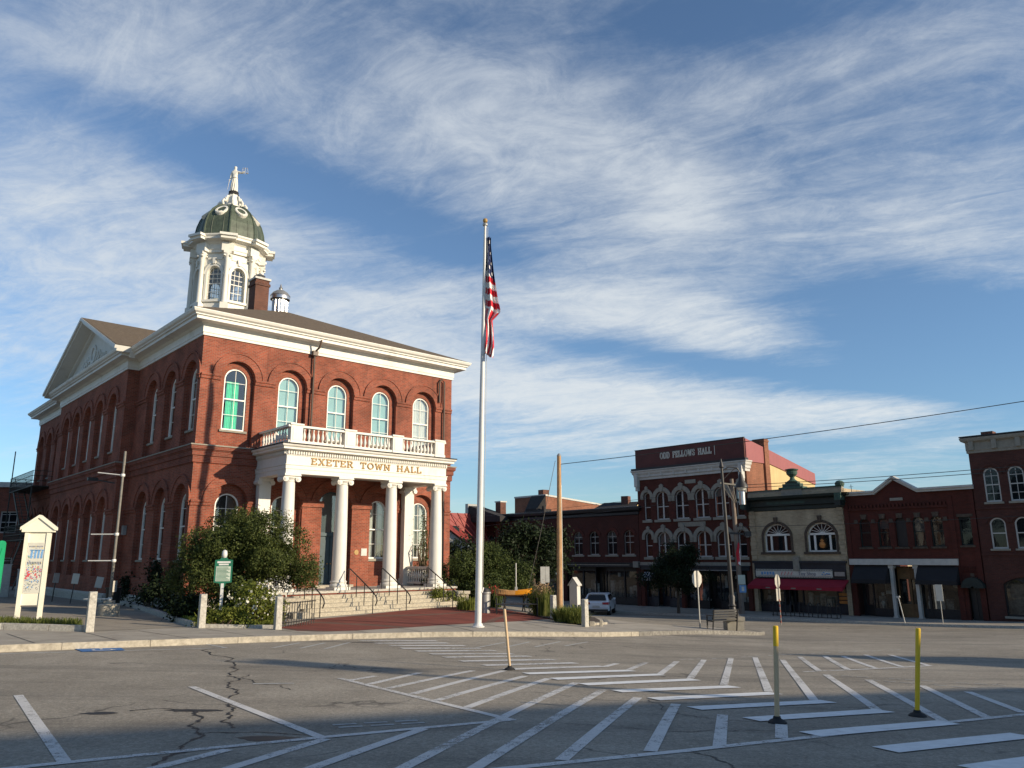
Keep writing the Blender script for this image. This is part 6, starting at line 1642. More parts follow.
# --- granite bollards
def bollard(x, y, off, h, label, w=.205):
    t = thing('granite_bollard', label, 'bollard', at(x, y, off), R(38), 'granite bollards along the pavement'); mb = MB()
    mb.add([(-w/2, -w/2, -.2), (w/2, -w/2, -.2), (w/2, w/2, -.2), (-w/2, w/2, -.2), (-w*.45, -w*.46, h-.02), (w*.46, -w*.44, h), (w*.45, w*.46, h-.01), (-w*.46, w*.45, h)], [(0, 3, 2, 1), (4, 5, 6, 7), (0, 1, 5, 4), (1, 2, 6, 5), (2, 3, 7, 6), (3, 0, 4, 7)])
    o = mb.build('post', 'granite', t); bv = o.modifiers.new('bevel', 'BEVEL'); bv.width = .018; bv.segments = 2
for a in ((-11.33, 21.5, .14, 1.05, 'granite bollard at the end of the grass bed near the white sign board'), (-9.44, 24.32, .14, 1.0, 'granite bollard left of the flowering shrubs and green marker'), (-7.12, 24.3, .14, .98, 'granite bollard right of the flowering shrubs by the railing'),
          (1.61, 32.0, .14, .95, 'pale granite bollard between the tan grasses and the wooden pole'), (2.63, 29.3, .14, .98, 'granite bollard at the right end of the grass clump before the car')): bollard(*a)
for x, y, w_, h_, lab in ((2.95, 30.0, .10, .16, 'low granite stub just right of the rightmost granite bollard'), (3.3, 30.15, .06, .22, 'narrow upright stone stub at the kerb beside the lower granite stub')):
    mb = MB(); mb.box(-w_, w_, -w_*.8, w_*.8, -.1, h_); o = tag(mb.build('kerb_stub', 'granite_pale', None, None, at(x, y)), lab, 'stub'); bv = o.modifiers.new('bevel', 'BEVEL'); bv.width = .015

# --- delineator posts in the road
def delineator(x, y, h, label, body, lean=(0, 0), r=.030, band=.24):
    t = thing('delineator_post', label, 'road post', at(x, y, 0), 0, 'flexible posts along the crosswalk'); mb = MB()
    q = [(lean[0]*k/6, lean[1]*k/6, .05+(h-.05)*k/6) for k in range(7)]
    mb.path(q[:6], r, 14); mb.build('tube', body, t, 40)
    mb = MB(); k = (h-band)/h; p0 = (lean[0]*k, lean[1]*k, h-band); mb.path([p0, (lean[0], lean[1], h-.01)], r+.002, 14); mb.lathe([(r+.002, h-.01), (r*.8, h)], (lean[0], lean[1], 0), 14); mb.build('top_band', 'delineator_yellow' if r > .028 else 'delineator_white', t, 40)
    mb = MB(); mb.lathe([(.11, 0), (.11, .015), (.085, .035), (.05, .05), (.04, .08)], n=18); mb.build('rubber_base', 'rubber', t, 40)
delineator(3.17, 9.92, 1.12, 'pale road post with a yellow top nearest the middle of the crosswalk', 'delineator_white', (.065, 0))
delineator(5.27, 10.75, 1.10, 'bright yellow road post at the right of the crosswalk', 'delineator_yellow', (.14, .01))
delineator(-.07, 15.82, 1.14, 'dirty cream road post leaning left at the far end of the crosswalk', 'delineator_white', (-.10, .02), .027)

# --- white town sign board, green board
sg = thing('notice_board', 'white gabled notice board on two legs with a colourful poster', 'sign board', at(-14.82, 24.5, .24), R(17))
mb = MB()
for s in (-1, 1): mb.box(s*.30-.055, s*.30+.055, -.08, .08, -.3, 2.70)
mb.box(-.25, .25, -.045, .045, .42, 2.70); mb.build('frame', 'sign_white', sg)
mb = MB(); mb.prism([(-.44, 2.62), (.44, 2.62), (.44, 2.74), (0, 3.08), (-.44, 2.74)], TW, -.13, .13)
for s in (-1, 1): mb.prism([(s*.48, 2.68), (s*.48, 2.77), (0, 3.15), (0, 3.06)], TW, -.18, .18)
mb.build('gable_roof', 'sign_white', sg)
mb = MB(); mb.box(-.235, .235, -.058, -.046, .78, 2.30); po = mb.build('poster', 'sign_cream', sg)
rr = random.Random(21)
def daubs(mt, n, x0, x1, z0, z1, s0, s1, name='poster_picture', yy=-.0615):
    mb = MB()
    for k in range(n):
        x, z = rr.uniform(x0, x1), rr.uniform(z0, z1); w, h = rr.uniform(s0, s1), rr.uniform(s0, s1); a = rr.uniform(0, 3.1); yk = yy-rr.uniform(0, .002)
        mb.face([(x+w*math.cos(a+t*1.256)*rr.uniform(.6, 1.1), yk, z+h*math.sin(a+t*1.256)*rr.uniform(.6, 1.1)) for t in range(5)])
    o = mb.build(name, mt, po); o['kind'] = 'stuff'
mb = MB()
for k, x in enumerate((-.11, -.01, .08, .17)): mb.bar((x, -.060, 1.82), (x+.01, -.060, 2.08), .055, .006, 0, (0, 1, 0)); mb.bar((x-.05, -.060, 2.07), (x+.06, -.060, 2.07), .03, .006, 0, (0, 1, 0))
mb.build('poster_picture', 'poster_blue', po)
mb = MB()
for k in range(11): mb.box(-.2+k*.036, -.18+k*.036, -.062, -.058, 2.16, 2.20)
for k in range(9): mb.box(-.20+k*.044, -.175+k*.044, -.062, -.058, 1.64, 1.72)
mb.build('poster_picture', 'poster_ink', po)
daubs('poster_blue', 26, -.2, .2, .9, 2.12, .014, .03); daubs('poster_ink', 90, -.21, .21, .84, 2.14, .006, .018); daubs('poster_red', 34, -.2, .21, 1.2, 1.6, .012, .035); daubs('poster_red', 10, -.19, -.1, 1.2, 1.42, .02, .045); daubs('poster_ink', 110, -.21, .21, .84, 1.6, .006, .02); daubs('poster_blue', 16, -.2, .2, 1.1, 1.6, .012, .03); daubs('poster_green', 16, -.21, .21, 1.0, 2.1, .01, .028); daubs('poster_yellow', 14, -.1, .21, 1.4, 2.25, .01, .028)
gb = thing('green_board', 'bright green painted board with a rounded top at the left edge', 'board', at(-15.53, 23.9, .24), R(20))
mb = MB()
mb.prism([(-.30, -.3), (.10, -.3), (.10, 2.22)]+[(.10*math.cos(math.pi*k/8), 2.22+.10*math.sin(math.pi*k/8)) for k in range(1, 8)]+[(-.10, 2.22), (-.30, .2)], TW, -.05, .05); mb.build('panel', 'board_green', gb)
mb = MB(); mb.bar((-.95, .02, -.2), (-.22, .02, 1.7), .06, .18, 0, (0, 1, 0)); mb.bar((-.3, -.055, .1), (.04, -.055, 2.1), .03, .01); mb.build('brace', 'board_green', gb)

# --- historic marker
hm = thing('historic_marker', 'green and white historical marker on a white post among the flowers', 'marker sign', at(-9.32, 25.5, .20), R(15))
mb = MB(); mb.box(-.045, .045, -.045, .045, -.2, 1.25); mb.build('post', 'pole_white', hm)
mb = MB(); mb.prism([(-.27, 1.28), (-.10, 1.25), (-.06, 1.12), (.06, 1.12), (.10, 1.25), (.27, 1.28), (.27, 1.98), (.12, 2.0), (.09, 2.06), (-.09, 2.06), (-.12, 2.0), (-.27, 1.98)], TW, -.03, .03); pl_ = mb.build('plate', 'marker_green', hm)
mb = MB(); mb.lathe([(.0, 2.03), (.07, 2.06), (.09, 2.16), (.07, 2.27), (.0, 2.31)], n=12); mb.build('finial', 'pole_white', hm, 60)
mb = MB(); mb.box(-.22, .22, -.036, -.031, 1.32, 1.78); mb.build('text_panel', 'marker_text', pl_)
mb = MB()
for k in range(11): mb.box(-.2, .2-.05*((k*7) % 3), -.041, -.037, 1.345+k*.038, 1.362+k*.038)
mb.build('text_lines', 'marker_green', pl_)['kind'] = 'stuff'
mb = MB(); mb.box(-.20, .20, -.036, -.031, 1.885, 1.94); mb.box(-.15, .15, -.036, -.031, 1.815, 1.865); mb.build('heading', 'pole_white', pl_)

# --- small signs by the side of the hall
def small_sign(x, y, h, label, rz, lean=0):
    t = thing('small_sign', label, 'small sign', at(x, y, .146), rz, 'parking signs along the side of the hall'); t.rotation_euler = (0, lean, rz)
    mb = MB(); mb.box(-.02, .02, -.02, .02, -.1, h); mb.build('post', 'lamp_black', t); mb = MB(); mb.box(-.14, .14, -.035, -.022, h-.46, h); mb.build('sign_plate', 'sign_back', t)
for a in ((-22.3, 38.6, 1.35, 'small pale parking sign farthest left along the side of the hall', R(60), .06), (-20.3, 36.6, 1.35, 'small pale parking sign in the middle along the side of the hall', R(25), .10), (-18.0, 34.2, 1.25, 'small leaning pale parking sign left of the slim grey pole', R(35), .16), (-16.9, 33.6, 1.1, 'narrow grey parking sign right behind the concrete drum', R(60), .02)): small_sign(*a)
mb = MB(); mb.lathe([(.28, 0), (.30, .7), (.33, .75), (.33, .8)], n=14); tag(mb.build('litter_bin', 'lamp_black', None, 40, at(-17.3, 34.5, .14)), 'dark round litter bin in the shade by the side wall of the hall', 'bin')
for lab, x, y, w_, h_, mt in (('taller grey utility cabinet in the shade behind the notice board', -27.9, 43.3, .4, 1.7, 'steel_grey'), ('lower pale utility cabinet in the shade behind the notice board', -27.0, 43.8, .32, 1.45, 'kiosk_grey')):
    t = thing('utility_cabinet', lab, 'cabinet', at(x, y), R(30), 'utility cabinets behind the notice board'); mb = MB(); mb.box(-w_, w_, -.3, .3, -.1, h_); mb.box(-w_-.03, w_+.03, -.33, .33, h_, h_+.05); mb.build('casing', mt, t); mb = MB(); mb.box(-w_+.05, w_-.05, -.315, -.302, .1, h_-.1); mb.build('door', mt, t)

# --- things round the brick plaza
def bench(x, y, off, rz, label, w, mat='iron_black', back=True):
    t = thing('park_bench', label, 'bench', at(x, y, off), rz, 'black park benches'); 
    mb = MB()
    for k in range(5): mb.box(-w/2, w/2, -.22+k*.10, -.14+k*.10, .42, .45)
    mb.build('seat', mat, t)
    mb = MB()
    for k in range(4): mb.bar((-w/2, .27+k*.03, .55+k*.11), (w/2, .27+k*.03, .55+k*.11), .025, .08)
    if back: mb.build('backrest', mat, t)
    for s in (-1, 1):
        mb = MB(); x_ = s*(w/2-.04); mb.bar((x_, -.2, -.05), (x_, -.2, .66), .045, .045); mb.bar((x_, .2, -.05), (x_, .38 if back else .22, .93 if back else .66), .045, .045, 0, (1, 0, 0)); mb.bar((x_, -.23, .66), (x_, .3, .66), .05, .04); mb.bar((x_, -.2, .42), (x_, .25, .42), .045, .045); mb.build('end_frame', mat, t)
bench(.15, 33.0, .14, R(185), 'black metal bench on the brick paving before the orange boat', 1.75, 'iron_black', False)
bench(9.5, 36.6, .14, R(200), 'black metal bench on the traffic island between the stop sign and lamp', 1.35)
bt = thing('boat', 'small orange and tan boat raised on legs behind the black bench', 'boat', at(.05, 34.8, .18), R(12), None, .85)
V = []; F = []; n = 16
for i in range(n+1):
    u = -1+2*i/n; w_ = .30*(1-abs(u)**2.4)**.7+.01; dz = .10*u*u
    V += [(u*.95, -w_, .98+dz), (u*.95, -w_*.7, .78+dz*.6), (u*.95, 0, .70+dz*.5), (u*.95, w_*.7, .78+dz*.6), (u*.95, w_, .98+dz), (u*.95, w_*.9, .99+dz), (u*.95, 0, .86+dz), (u*.95, -w_*.9, .99+dz)]
for i in range(n):
    for k in range(8): F.append((i*8+k, i*8+(k+1) % 8, (i+1)*8+(k+1) % 8, (i+1)*8+k))
raw('hull', V, F, ['boat_orange', 'boat_tan'], bt, None, [1 if (f//8) < 8 else 0 for f in range(len(F))])
for s in (-1, 1): mb = MB(); mb.bar((s*.5, -.3, -.05), (s*.5, .3, .8), .05, .05); mb.bar((s*.5, .3, -.05), (s*.5, -.3, .8), .05, .05); mb.build('trestle', 'lamp_black', bt)
mb = MB(); mb.tube((.12, .1, .9), (.12, .1, 2.35), .035, n=8); mb.box(.05, .19, .03, .17, .75, 1.15); mb.build('mast', 'steel_grey', bt)
t = thing('litter_bin', 'slim grey metal litter bin at the left of the orange boat', 'bin', at(-1.15, 33.1)); mb = MB(); mb.lathe([(.20, -.05), (.21, .75), (.24, .78), (.24, .84)], n=14); mb.build('body', 'steel_grey', t, 40); mb = MB(); mb.lathe([(.22, .84), (.16, .95), (.02, 1.0)], n=14); mb.build('lid', 'lamp_black', t, 40)
t = thing('road_sign', 'pair of grey road signs seen from behind, left of the wooden pole', 'road sign', at(1.45, 36.0), R(5)); mb = MB(); mb.tube((0, .03, -.2), (0, .03, 2.0), .03, n=8); mb.build('post', 'steel_grey', t)
mb = MB(); mb.box(-.20, .02, -.01, .01, 1.25, 2.0); mb.build('sign_plate', 'sign_back', t); mb = MB(); mb.box(.03, .21, -.01, .01, 1.3, 2.0); mb.build('sign_plate', 'sign_back', t); mb = MB(); mb.box(-.12, .12, -.01, .01, .75, 1.2); mb.build('lower_plate', 'lamp_black', t)
k_ = thing('kiosk_cabinet', 'narrow grey gabled cabinet on legs right of the wooden utility pole', 'cabinet', at(3.0, 38.6), R(-32))
k_.scale = (.68, .68, .78)
mb = MB(); mb.prism([(-.30, .55), (.30, .55), (.30, 1.75), (0, 2.1), (-.30, 1.75)], TW, -.25, .25); mb.build('body', 'kiosk_grey', k_)
mb = MB()
for s in (-1, 1): mb.prism([(0, 2.14), (0, 2.20), (s*.40, 1.74), (s*.40, 1.68)], TW, -.32, .32)
mb.build('roof', 'cornice_white', k_)
for x in (-.26, .26):
    for y in (-.2, .2): mb = MB(); mb.box(x-.03, x+.03, y-.03, y+.03, -.3, .55); mb.build('leg', 'cornice_white', k_)
rf = thing('iron_railing', 'low black iron railing beside the town hall steps', 'railing', at(-7.05, 26.3), R(70))
mb = MB(); mb.bar((-.95, 0, .75), (.95, 0, .75), .04, .03); mb.bar((-.95, 0, .15), (.95, 0, .15), .04, .03)
for k in range(14): mb.tube((-.91+k*.14, 0, 0), (-.91+k*.14, 0, .92 if k % 13 == 0 else .78), .014, n=6)
mb.build('railing', 'iron_black', rf)
# shops side
rk = thing('bike_rack', 'long black bicycle rack of hoops in front of the toy shop', 'bike rack', (*rowp(16.0, -3.3), gz(*rowp(16.0, -3.3))+.13), RAZ)
for k in range(8):
    mb = MB(); x = -2.3+k*.62; mb.path([(x, -.25, -.05), (x, -.25, .78), (x, -.1, .88), (x, .1, .88), (x, .25, .78), (x, .25, -.05)], .03, 8); mb.build('hoop', 'iron_black', rk)
mb = MB(); mb.bar((-2.4, -.25, .05), (2.2, -.25, .05), .05, .04); mb.build('rail', 'iron_black', rk)
t = thing('road_sign', 'small white road sign on a thin post before the gabled shop door', 'road sign', (*rowp(24.2, -3.6), gz(*rowp(24.2, -3.6))+.13), RAZ); mb = MB(); mb.tube((0, 0, -.2), (0, 0, 2.1), .025, n=8); mb.build('post', 'steel_grey', t); mb = MB(); mb.box(-.19, .19, -.03, -.015, 1.2, 2.12); mb.build('sign_plate', 'sign_cream', t)
t = thing('leaning_post', 'thin pale post leaning left at the kerb before the gabled shop', 'post', (*rowp(22.6, -4.85), gz(*rowp(22.6, -4.85))+.13), RAZ); t.rotation_euler = (0, R(-9), RAZ); mb = MB(); mb.tube((0, 0, -.1), (0, 0, 1.45), .028, n=8); mb.build('post', 'cornice_white', t); mb = MB(); mb.box(-.1, .1, -.03, .03, 1.4, 1.5); mb.build('cap', 'cornice_white', t)
# --- car
car = thing('parked_car', 'white hatchback car seen from behind on the side street', 'car', at(6.55, 60.0, 0), R(-14))
def car_body():
    mb = MB(); W = .92
    prof = [(-2.2, .35), (-2.25, .62), (-2.2, .95), (-2.05, 1.02), (-1.62, 1.47), (-1.35, 1.53), (.1, 1.55), (.5, 1.48), (1.15, 1.03), (2.05, .88), (2.2, .65), (2.18, .35)]
    # cross sections along the length, tumblehome above the belt line
    q = []; n = len(prof)
    for sx in (-1, 1):
        for y, z in prof: q.append((sx*(W if z < 1.05 else W-.20*(z-1.0)/.5), y, z))
    F = [(i, i+1, n+i+1, n+i) for i in range(n-1)]+[(n-1, 0, n, 2*n-1)]
    mb.add(q, F)
    for s, o in ((0, 0), (1, n)):
        tri = tessellate_polygon([[Vector((y, z, 0)) for y, z in prof]]); mb.add(q[o:o+n], [tuple(t) for t in tri])
    return mb
cb = car_body().build('body', 'car_white', car); bv = cb.modifiers.new('bevel', 'BEVEL'); bv.width = .05; bv.segments = 3
mb = MB(); mb.add([(-.72, -2.0, 1.07), (.72, -2.0, 1.07), (.60, -1.66, 1.42), (-.60, -1.66, 1.42)], [(0, 1, 2, 3)]); mb.v = [(x, y-.05, z+.02) for x, y, z in mb.v]; mb.build('rear_window', 'car_glass', car)
for s in (-1, 1):
    mb = MB(); mb.add([(s*.925, -1.75, 1.07), (s*.925, 1.0, 1.05), (s*.755, .4, 1.45), (s*.75, -1.35, 1.45)], [(0, 1, 2, 3)]); mb.v = [(x+s*.012, y, z) for x, y, z in mb.v]; mb.build('side_window', 'car_glass', car)
    mb = MB(); mb.add([(s*.45, -2.26, .82), (s*.90, -2.24, .80), (s*.90, -2.2, .98), (s*.45, -2.24, .96), (s*.945, -1.95, .82), (s*.945, -1.95, .97)], [(0, 1, 2, 3), (1, 4, 5, 2)]); mb.build('tail_light', 'tail_red', car)
    mb = MB(); mb.box(s*.95-.06, s*.95+.12*s if s > 0 else s*.95+.06, .55, .75, 1.02, 1.16) if s > 0 else mb.box(-1.07, -.9, .55, .75, 1.02, 1.16); mb.build('wing_mirror', 'car_white', car)
    for y in (-1.35, 1.4):
        mb = MB(); mb.path([(s*.70, y, .33), (s*.94, y, .33)], .33, 20); wh = mb.build('wheel', 'rubber', car, 40); mb = MB(); mb.path([(s*.93, y, .33), (s*.955, y, .33)], .20, 14); mb.build('rim', 'steel_grey', wh)
mb = MB(); mb.box(-.26, .26, -2.285, -2.265, .60, .73); mb.build('number_plate', 'cornice_white', car)
mb = MB(); mb.box(-.85, .85, -2.29, -2.1, .33, .48); mb.build('bumper', 'lamp_black', car)
mb = MB(); mb.box(-.62, .62, -1.75, -1.45, 1.53, 1.57); mb.build('roof_spoiler', 'car_white', car)


# ------------------------------------------------------------------ plants
def leaves(clumps, n, size, seed, per=9, spread=2.2, up=0.35, aspect=.5, shell=.55):
    """many small leaf faces in twig clusters scattered through the clumps"""
    rg = np.random.default_rng(seed); C = np.array([c[:3] for c in clumps], float); Rr = np.array([c[3:6] for c in clumps], float)
    wt = (Rr[:, 0]*Rr[:, 1]*Rr[:, 2])**.67; wt /= wt.sum(); nt = n//per
    idx = rg.choice(len(clumps), nt, p=wt); d = rg.normal(size=(nt, 3)); d /= np.linalg.norm(d, axis=1)[:, None]
    rad = (shell+(1-shell)*rg.random(nt)**.6)[:, None]*(1+.035*rg.normal(size=(nt, 1)))
    tw = C[idx]+d*Rr[idx]*rad
    P = np.repeat(tw, per, 0)+rg.normal(size=(nt*per, 3))*size*spread*.5
    N = np.repeat(d, per, 0)+rg.normal(size=(nt*per, 3))*.8; N[:, 2] += up; N /= np.linalg.norm(N, axis=1)[:, None]
    A = rg.normal(size=N.shape); A -= (A*N).sum(1)[:, None]*N; A /= np.linalg.norm(A, axis=1)[:, None]; B_ = np.cross(N, A)
    s = size*(.6+.8*rg.random(len(P)))[:, None]
    V = np.empty((len(P)*4, 3)); V[0::4] = P-A*s*.5; V[1::4] = P+B_*s*aspect*.5+N*s*.07; V[2::4] = P+A*s*.5; V[3::4] = P-B_*s*aspect*.5+N*s*.07
    return V, np.arange(len(P)*4).reshape(-1, 4)


def fast(name, V, F, m, parent, loc=None):
    me = bpy.data.meshes.new(name); nF = len(F)
    me.vertices.add(len(V)); me.vertices.foreach_set('co', np.asarray(V, np.float32).ravel()); me.loops.add(nF*4); me.loops.foreach_set('vertex_index', np.asarray(F, np.int32).ravel())
    me.polygons.add(nF); me.polygons.foreach_set('loop_start', np.arange(0, nF*4, 4, dtype=np.int32)); me.update(calc_edges=True); me.validate()
    me.materials.append(MATS[m]); o = bpy.data.objects.new(name, me); COL.objects.link(o)
    if parent: o.parent = parent
    if loc: o.location = loc
    return o


def limbs(mb, base, tips, r0, rnd):
    for tp in tips:
        a = Vector(base); b = Vector(tp); m_ = (a+b)/2+Vector((rnd.uniform(-.15, .15), rnd.uniform(-.15, .15), rnd.uniform(-.1, .25)))*(b-a).length
        mb.path([a, m_, b], [r0, r0*.6, r0*.2], 7)


def plant(name, label, cat, x, y, off, clumps, n, size, seed, leaf, group=None, trunk=None, **kw):
    t = thing(name, label, cat, at(x, y, off), 0, group); rnd = random.Random(seed)
    V, F = leaves(clumps, n, size, seed, **kw); fast('crown', V, F, leaf, t)
    mb = MB()
    if trunk:
        h, r = trunk; mb.path([(0, 0, -.2), (.03, .02, h*.5), (0, 0, h)], [r*1.25, r, r*.8], 9); limbs(mb, (0, 0, h*.9), [c[:3] for c in clumps], r*.6, rnd)
        mb.build('trunk', 'bark', t, 60)
    else:
        for k in range(5): limbs(mb, (rnd.uniform(-.4, .4)*clumps[0][3]*.5, rnd.uniform(-.3, .3), -.1), [c[:3] for c in rnd.sample(clumps, min(3, len(clumps)))], .05, rnd)
        mb.build('stems', 'vine_wood', t, 60)
    return t


def lumps(rx, ry, z0, z1, n, seed, r=(.5, .9), taper=.55):
    rnd = random.Random(seed); out = []
    for k in range(n):
        a = rnd.uniform(0, 6.28); f = rnd.random()**.5; h = rnd.random()
        w_ = 1-taper*h*h
        q = rnd.uniform(*r); out.append((rx*f*w_*math.cos(a), ry*f*w_*math.sin(a), z0+(z1-z0)*h, q, q*.95, q*.8))
    return out


gx_, gy_ = -9.75, 28.35
cl = lumps(1.85, 1.3, .8, 3.3, 40, 3, (.5, .8), .30)+[(-2.0, .2, 1.5, .7, .8, .7), (-1.7, .3, 2.0, .75, .7, .6), (2.15, .1, 1.75, .7, .7, .6), (2.4, -.1, 1.45, .55, .6, .5), (.2, -.2, 3.5, .7, .6, .45), (-.7, .2, 3.4, .7, .5, .45), (1.1, 0, 3.3, .7, .6, .5), (1.8, 0, 2.7, .65, .6, .55), (-1.4, .1, 2.7, .7, .6, .55)]
plant('rhododendron_bush', 'large rounded dark green bush in front of the left corner of the town hall', 'bush', gx_, gy_, .2, cl, 90000, .078, 11, 'leaf_bush', None, None, shell=.55, per=14, spread=1.9)
plant('evergreen_bush', 'broad green bush right of the town hall steps behind the flagpole', 'bush', -1.5, 38.4, .14, lumps(1.75, 1.2, .6, 2.3, 24, 5, (.5, .8), .4)+[(-2.2, -.4, 1.0, .7, .6, .7), (-2.1, -.3, 1.6, .5, .5, .5), (2.0, .1, 1.6, .6, .6, .6), (1.9, .2, 1.0, .6, .6, .6), (.3, 0, 2.55, .6, .6, .4)], 48000, .09, 12, 'leaf_bush2', None, None, shell=.5, per=14, spread=1.9)
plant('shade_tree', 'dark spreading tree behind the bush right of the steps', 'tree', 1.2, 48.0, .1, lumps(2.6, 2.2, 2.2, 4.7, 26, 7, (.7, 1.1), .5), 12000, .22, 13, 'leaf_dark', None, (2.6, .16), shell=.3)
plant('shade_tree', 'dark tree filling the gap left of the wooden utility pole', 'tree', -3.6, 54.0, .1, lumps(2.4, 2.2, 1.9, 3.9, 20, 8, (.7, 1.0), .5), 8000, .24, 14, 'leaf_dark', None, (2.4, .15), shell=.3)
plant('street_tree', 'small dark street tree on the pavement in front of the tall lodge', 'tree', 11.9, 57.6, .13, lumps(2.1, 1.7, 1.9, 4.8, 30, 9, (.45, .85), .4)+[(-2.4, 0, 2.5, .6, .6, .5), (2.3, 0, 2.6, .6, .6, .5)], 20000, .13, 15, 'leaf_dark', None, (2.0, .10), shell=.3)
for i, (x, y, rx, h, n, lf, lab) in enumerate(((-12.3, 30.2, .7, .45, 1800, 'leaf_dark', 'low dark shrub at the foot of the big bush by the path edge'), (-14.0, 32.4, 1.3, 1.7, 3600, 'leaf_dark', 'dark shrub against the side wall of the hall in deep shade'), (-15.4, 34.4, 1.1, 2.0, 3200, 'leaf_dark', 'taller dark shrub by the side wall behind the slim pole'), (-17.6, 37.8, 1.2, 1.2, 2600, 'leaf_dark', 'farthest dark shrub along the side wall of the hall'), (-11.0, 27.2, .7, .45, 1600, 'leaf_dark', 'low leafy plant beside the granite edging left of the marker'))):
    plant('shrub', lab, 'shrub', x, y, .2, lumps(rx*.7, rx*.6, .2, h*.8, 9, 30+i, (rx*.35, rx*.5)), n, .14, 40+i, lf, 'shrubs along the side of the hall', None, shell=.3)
for i, (x, y, sc) in enumerate(((-34, 29, 1.0), (-43, 45, 1.1), (-27, 13, .9), (-42, 17, 1.1))):  # unseen trees added to block sky light and darken the hall's side wall
    plant('shade_tree', ['tall dark tree outside the view on the left beside the hall', 'tall dark tree outside the view behind the notice board', 'tall tree outside the view at the left end of the near pavement', 'broad tree outside the view farthest to the left'][i], 'tree', x, y, .14, lumps(4.2*sc, 4.2*sc, 4.5, 12*sc, 30, 50+i, (1.3, 2.1), .4), 7000, .5, 60+i, 'leaf_dark', None, (5.0, .35), shell=.35)
t = plant('flowering_shrub', 'flowering shrub with small white blooms under the green marker', 'shrub', -8.35, 25.6, .2, lumps(1.0, .6, .25, .95, 14, 21, (.3, .48)), 5200, .10, 22, 'leaf_bright', None, None, shell=.3)
V, F = leaves(lumps(.9, .55, .35, 1.05, 10, 22, (.34, .5)), 420, .075, 23, per=3, shell=.9, aspect=.95); V[:, 0] += .35; fast('blossom', V, F, 'flower_white', t)['kind'] = 'stuff'
plant('shrub', 'low yellow green ground plant at the front of the flower bed', 'shrub', -8.9, 25.0, .2, lumps(1.1, .25, .1, .35, 10, 25, (.2, .3)), 2600, .09, 26, 'leaf_bright', None, None, shell=.3)
plant('shrub', 'rounded green shrub rising behind the historical marker post', 'shrub', -9.2, 26.5, .2, lumps(.8, .5, .4, 1.1, 10, 27, (.35, .5)), 3000, .11, 28, 'leaf_bush2', None, None, shell=.3)
plant('shrub', 'small dark round shrub at the right end of the orange boat', 'shrub', 1.05, 34.8, .14, lumps(.4, .4, .3, .8, 8, 31, (.3, .42)), 2000, .10, 32, 'leaf_bush', None, None, shell=.3)
plant('shrub', 'green shrub between the right step block and the broad bush', 'shrub', -3.1, 36.0, .14, lumps(.7, .5, .2, .55, 8, 33, (.25, .4)), 1800, .10, 34, 'leaf_bright', None, None, shell=.3)
plant('climbing_vine', 'thin green vine on the white pier at the right of the portico', 'vine', -4.42, 39.0, 1.1, [(0, 0, .5+.35*k, .12, .12, .25) for k in range(9)]+[(-.3, 0, 1.5, .2, .1, .12), (-.35, 0, .5, .35, .2, .3)], 900, .09, 35, 'leaf_bush2', None, None)


def tuft(name, label, x, y, off, n, h, r, seed, leaf, group=None, heads=None, lean=.45, w=.02):
    rg = np.random.default_rng(seed); t = thing(name, label, 'grass clump' if 'grass' in name else 'plant', at(x, y, off), 0, group); V = []; F = []
    for k in range(n):
        a = rg.uniform(0, 6.28); rr_ = r*rg.random()**.5; bx, by = rr_*math.cos(a), rr_*math.sin(a); hh = h*rg.uniform(.55, 1.05); la = a+rg.normal()*.6; l = lean*hh*rg.uniform(.2, 1.1)
        dx, dy = math.cos(la)*l, math.sin(la)*l; sx, sy = -math.sin(la)*w, math.cos(la)*w; b0 = len(V)
        V += [(bx-sx, by-sy, 0), (bx+sx, by+sy, 0), (bx+dx*.4+sx*.8, by+dy*.4+sy*.8, hh*.65), (bx+dx*.4-sx*.8, by+dy*.4-sy*.8, hh*.65), (bx+dx+sx*.15, by+dy+sy*.15, hh*.98), (bx+dx-sx*.15, by+dy-sy*.15, hh*.98)]
        F += [(b0, b0+1, b0+2, b0+3), (b0+3, b0+2, b0+4, b0+5)]
    fast('blades', np.array(V), np.array(F), leaf, t)
    if heads:
        V, F = leaves([(0, 0, h*.85, r*.9, r*.9, h*.25)], heads[1], .07, seed+1, per=4, shell=.2); fast('seed_heads', V, F, heads[0], t)['kind'] = 'stuff'
    return t
tuft('grass_clump', 'bright yellow green grass clump in front of the wooden pole', 2.0, 30.9, .19, 420, .52, .42, 1, 'grass_blade', None, None, .9)
tuft('grass_clump', 'yellow green grass clump just left of the right granite bollard', 2.45, 30.5, .19, 380, .42, .40, 2, 'grass_blade', None, None, .9)
tuft('grass_clump', 'smaller green grass clump behind the bright one near the cabinet', 2.35, 31.9, .19, 300, .6, .38, 3, 'leaf_bright', None, None, .7)
tuft('tall_flower_stalks', 'tan feathery flower stalks left of the pale granite bollard', 1.25, 33.2, .14, 300, 1.25, .42, 4, 'grass_blade', None, ('flower_tan', 500), .2, .014)
tuft('grass_clump', 'low green grass clump at the foot of the grey bin', -1.9, 34.2, .14, 260, .55, .5, 5, 'leaf_bright')
tuft('flower_patch', 'patch of small red flowers behind the grey bin', -.9, 36.3, .14, 200, .9, .35, 6, 'leaf_bush2', None, ('flower_red', 90), .3)
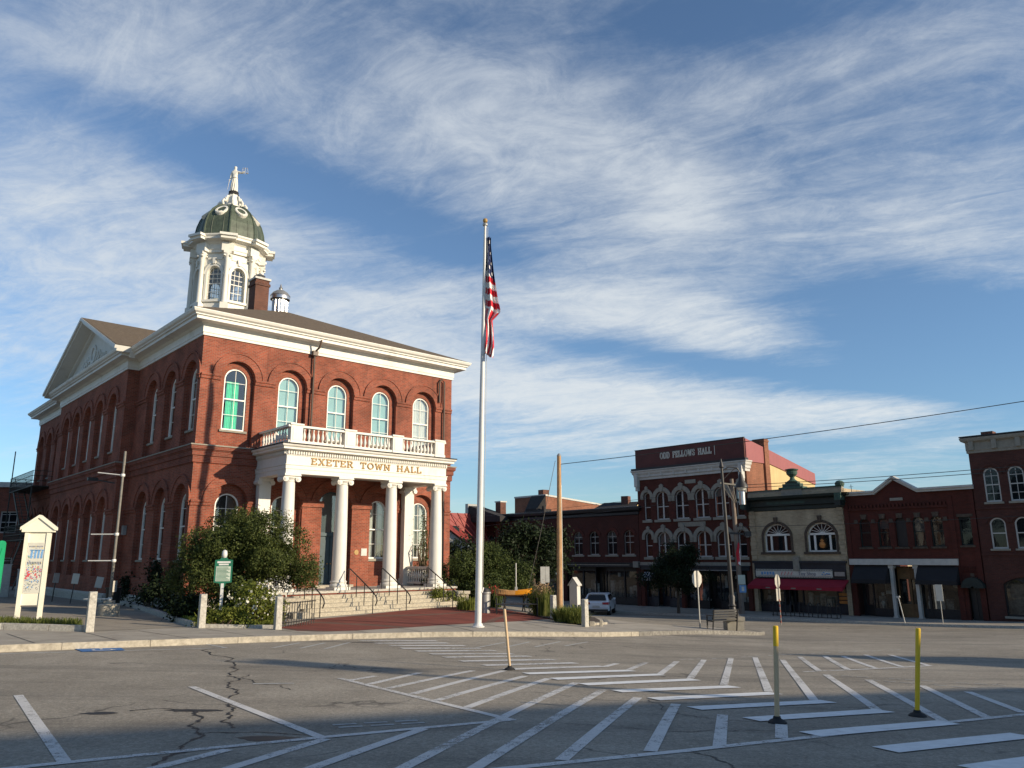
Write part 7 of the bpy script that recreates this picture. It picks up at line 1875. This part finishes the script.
# lawn strip under the notice board, and creeping cover in the planting beds
rg = np.random.default_rng(4)
def cover(name, label, pts, n, hgt, leaf, off, seed, w=.012):
    rg = np.random.default_rng(seed); P = np.array(pts); V = []; F = []
    lo, hi = P.min(0), P.max(0); cand = rg.uniform(lo, hi, size=(n*3, 2)); x, y = cand[:, 0], cand[:, 1]; ins = np.zeros(len(cand), bool); j = len(P)-1
    for i in range(len(P)):
        c = ((P[i, 1] > y) != (P[j, 1] > y)) & (x < (P[j, 0]-P[i, 0])*(y-P[i, 1])/(P[j, 1]-P[i, 1]+1e-9)+P[i, 0]); ins ^= c; j = i
    cand = cand[ins][:n]; Z = tz(cand[:, 0], cand[:, 1])+off
    for (bx, by), z in zip(cand, Z):
        a = rg.uniform(0, 6.28); hh = hgt*rg.uniform(.5, 1.2); l = hh*rg.uniform(.2, .9); dx, dy = math.cos(a)*l, math.sin(a)*l; sx, sy = -math.sin(a)*w, math.cos(a)*w; b0 = len(V)
        V += [(bx-sx, by-sy, z), (bx+sx, by+sy, z), (bx+dx+sx*.3, by+dy+sy*.3, z+hh), (bx+dx-sx*.3, by+dy-sy*.3, z+hh)]; F.append((b0, b0+1, b0+2, b0+3))
    tag(fast(name, np.array(V), np.array(F), leaf, None), label, 'grass', None, 'stuff')
cover('lawn', 'short green grass in the bed under the white notice board', [(-22, 19.6), (-13.85, 21.98), (-11.65, 21.8), (-12.4, 22.9), (-16, 23.2), (-22, 22.5)], 9000, .16, 'grass_blade', .26, 5)
cover('ground_cover', 'leafy ground cover in the planting bed before the hall', [(-12.7, 29.3), (-9.75, 24.8), (-7.4, 24.98), (-8.1, 28.5), (-11.5, 30.5)], 9000, .14, 'leaf_bright', .22, 6, .03)

# ------------------------------------------------------------------ overhead wires
def wire(p, q, sag, label, r=.014, n=24):
    a = Vector(p); b = Vector(q); mb = MB()
    mb.path([a.lerp(b, k/n)-Vector((0, 0, sag*4*(k/n)*(1-k/n))) for k in range(n+1)], r, 5)
    tag(mb.build('overhead_wire', 'lamp_black', None), label, 'wire', 'overhead wires')
wire((2.30, 38.0, 6.05), (42.0, 20.9, 10.6), .55, 'single thin wire rising from the wooden pole across the sky', .017)
wire((15.9, 56, 6.55), (40, 29.5, 6.9), .35, 'upper of the two close wires crossing the gabled shop', .02)
wire((15.9, 56, 6.35), (40, 29.5, 6.65), .35, 'lower of the two close wires crossing the gabled shop', .02)
wire((15.9, 56, 3.6), (40, 29.5, 4.3), .30, 'thin wire crossing the tan shop windows', .016)
wire((15.9, 56, 6.4), (-22, 95, 5.2), .4, 'upper thin wire crossing behind the flagpole left of the lodge', .014)
wire((15.9, 56, 5.9), (-22, 95, 3.8), .4, 'lower thin wire crossing behind the flagpole left of the lodge', .014)
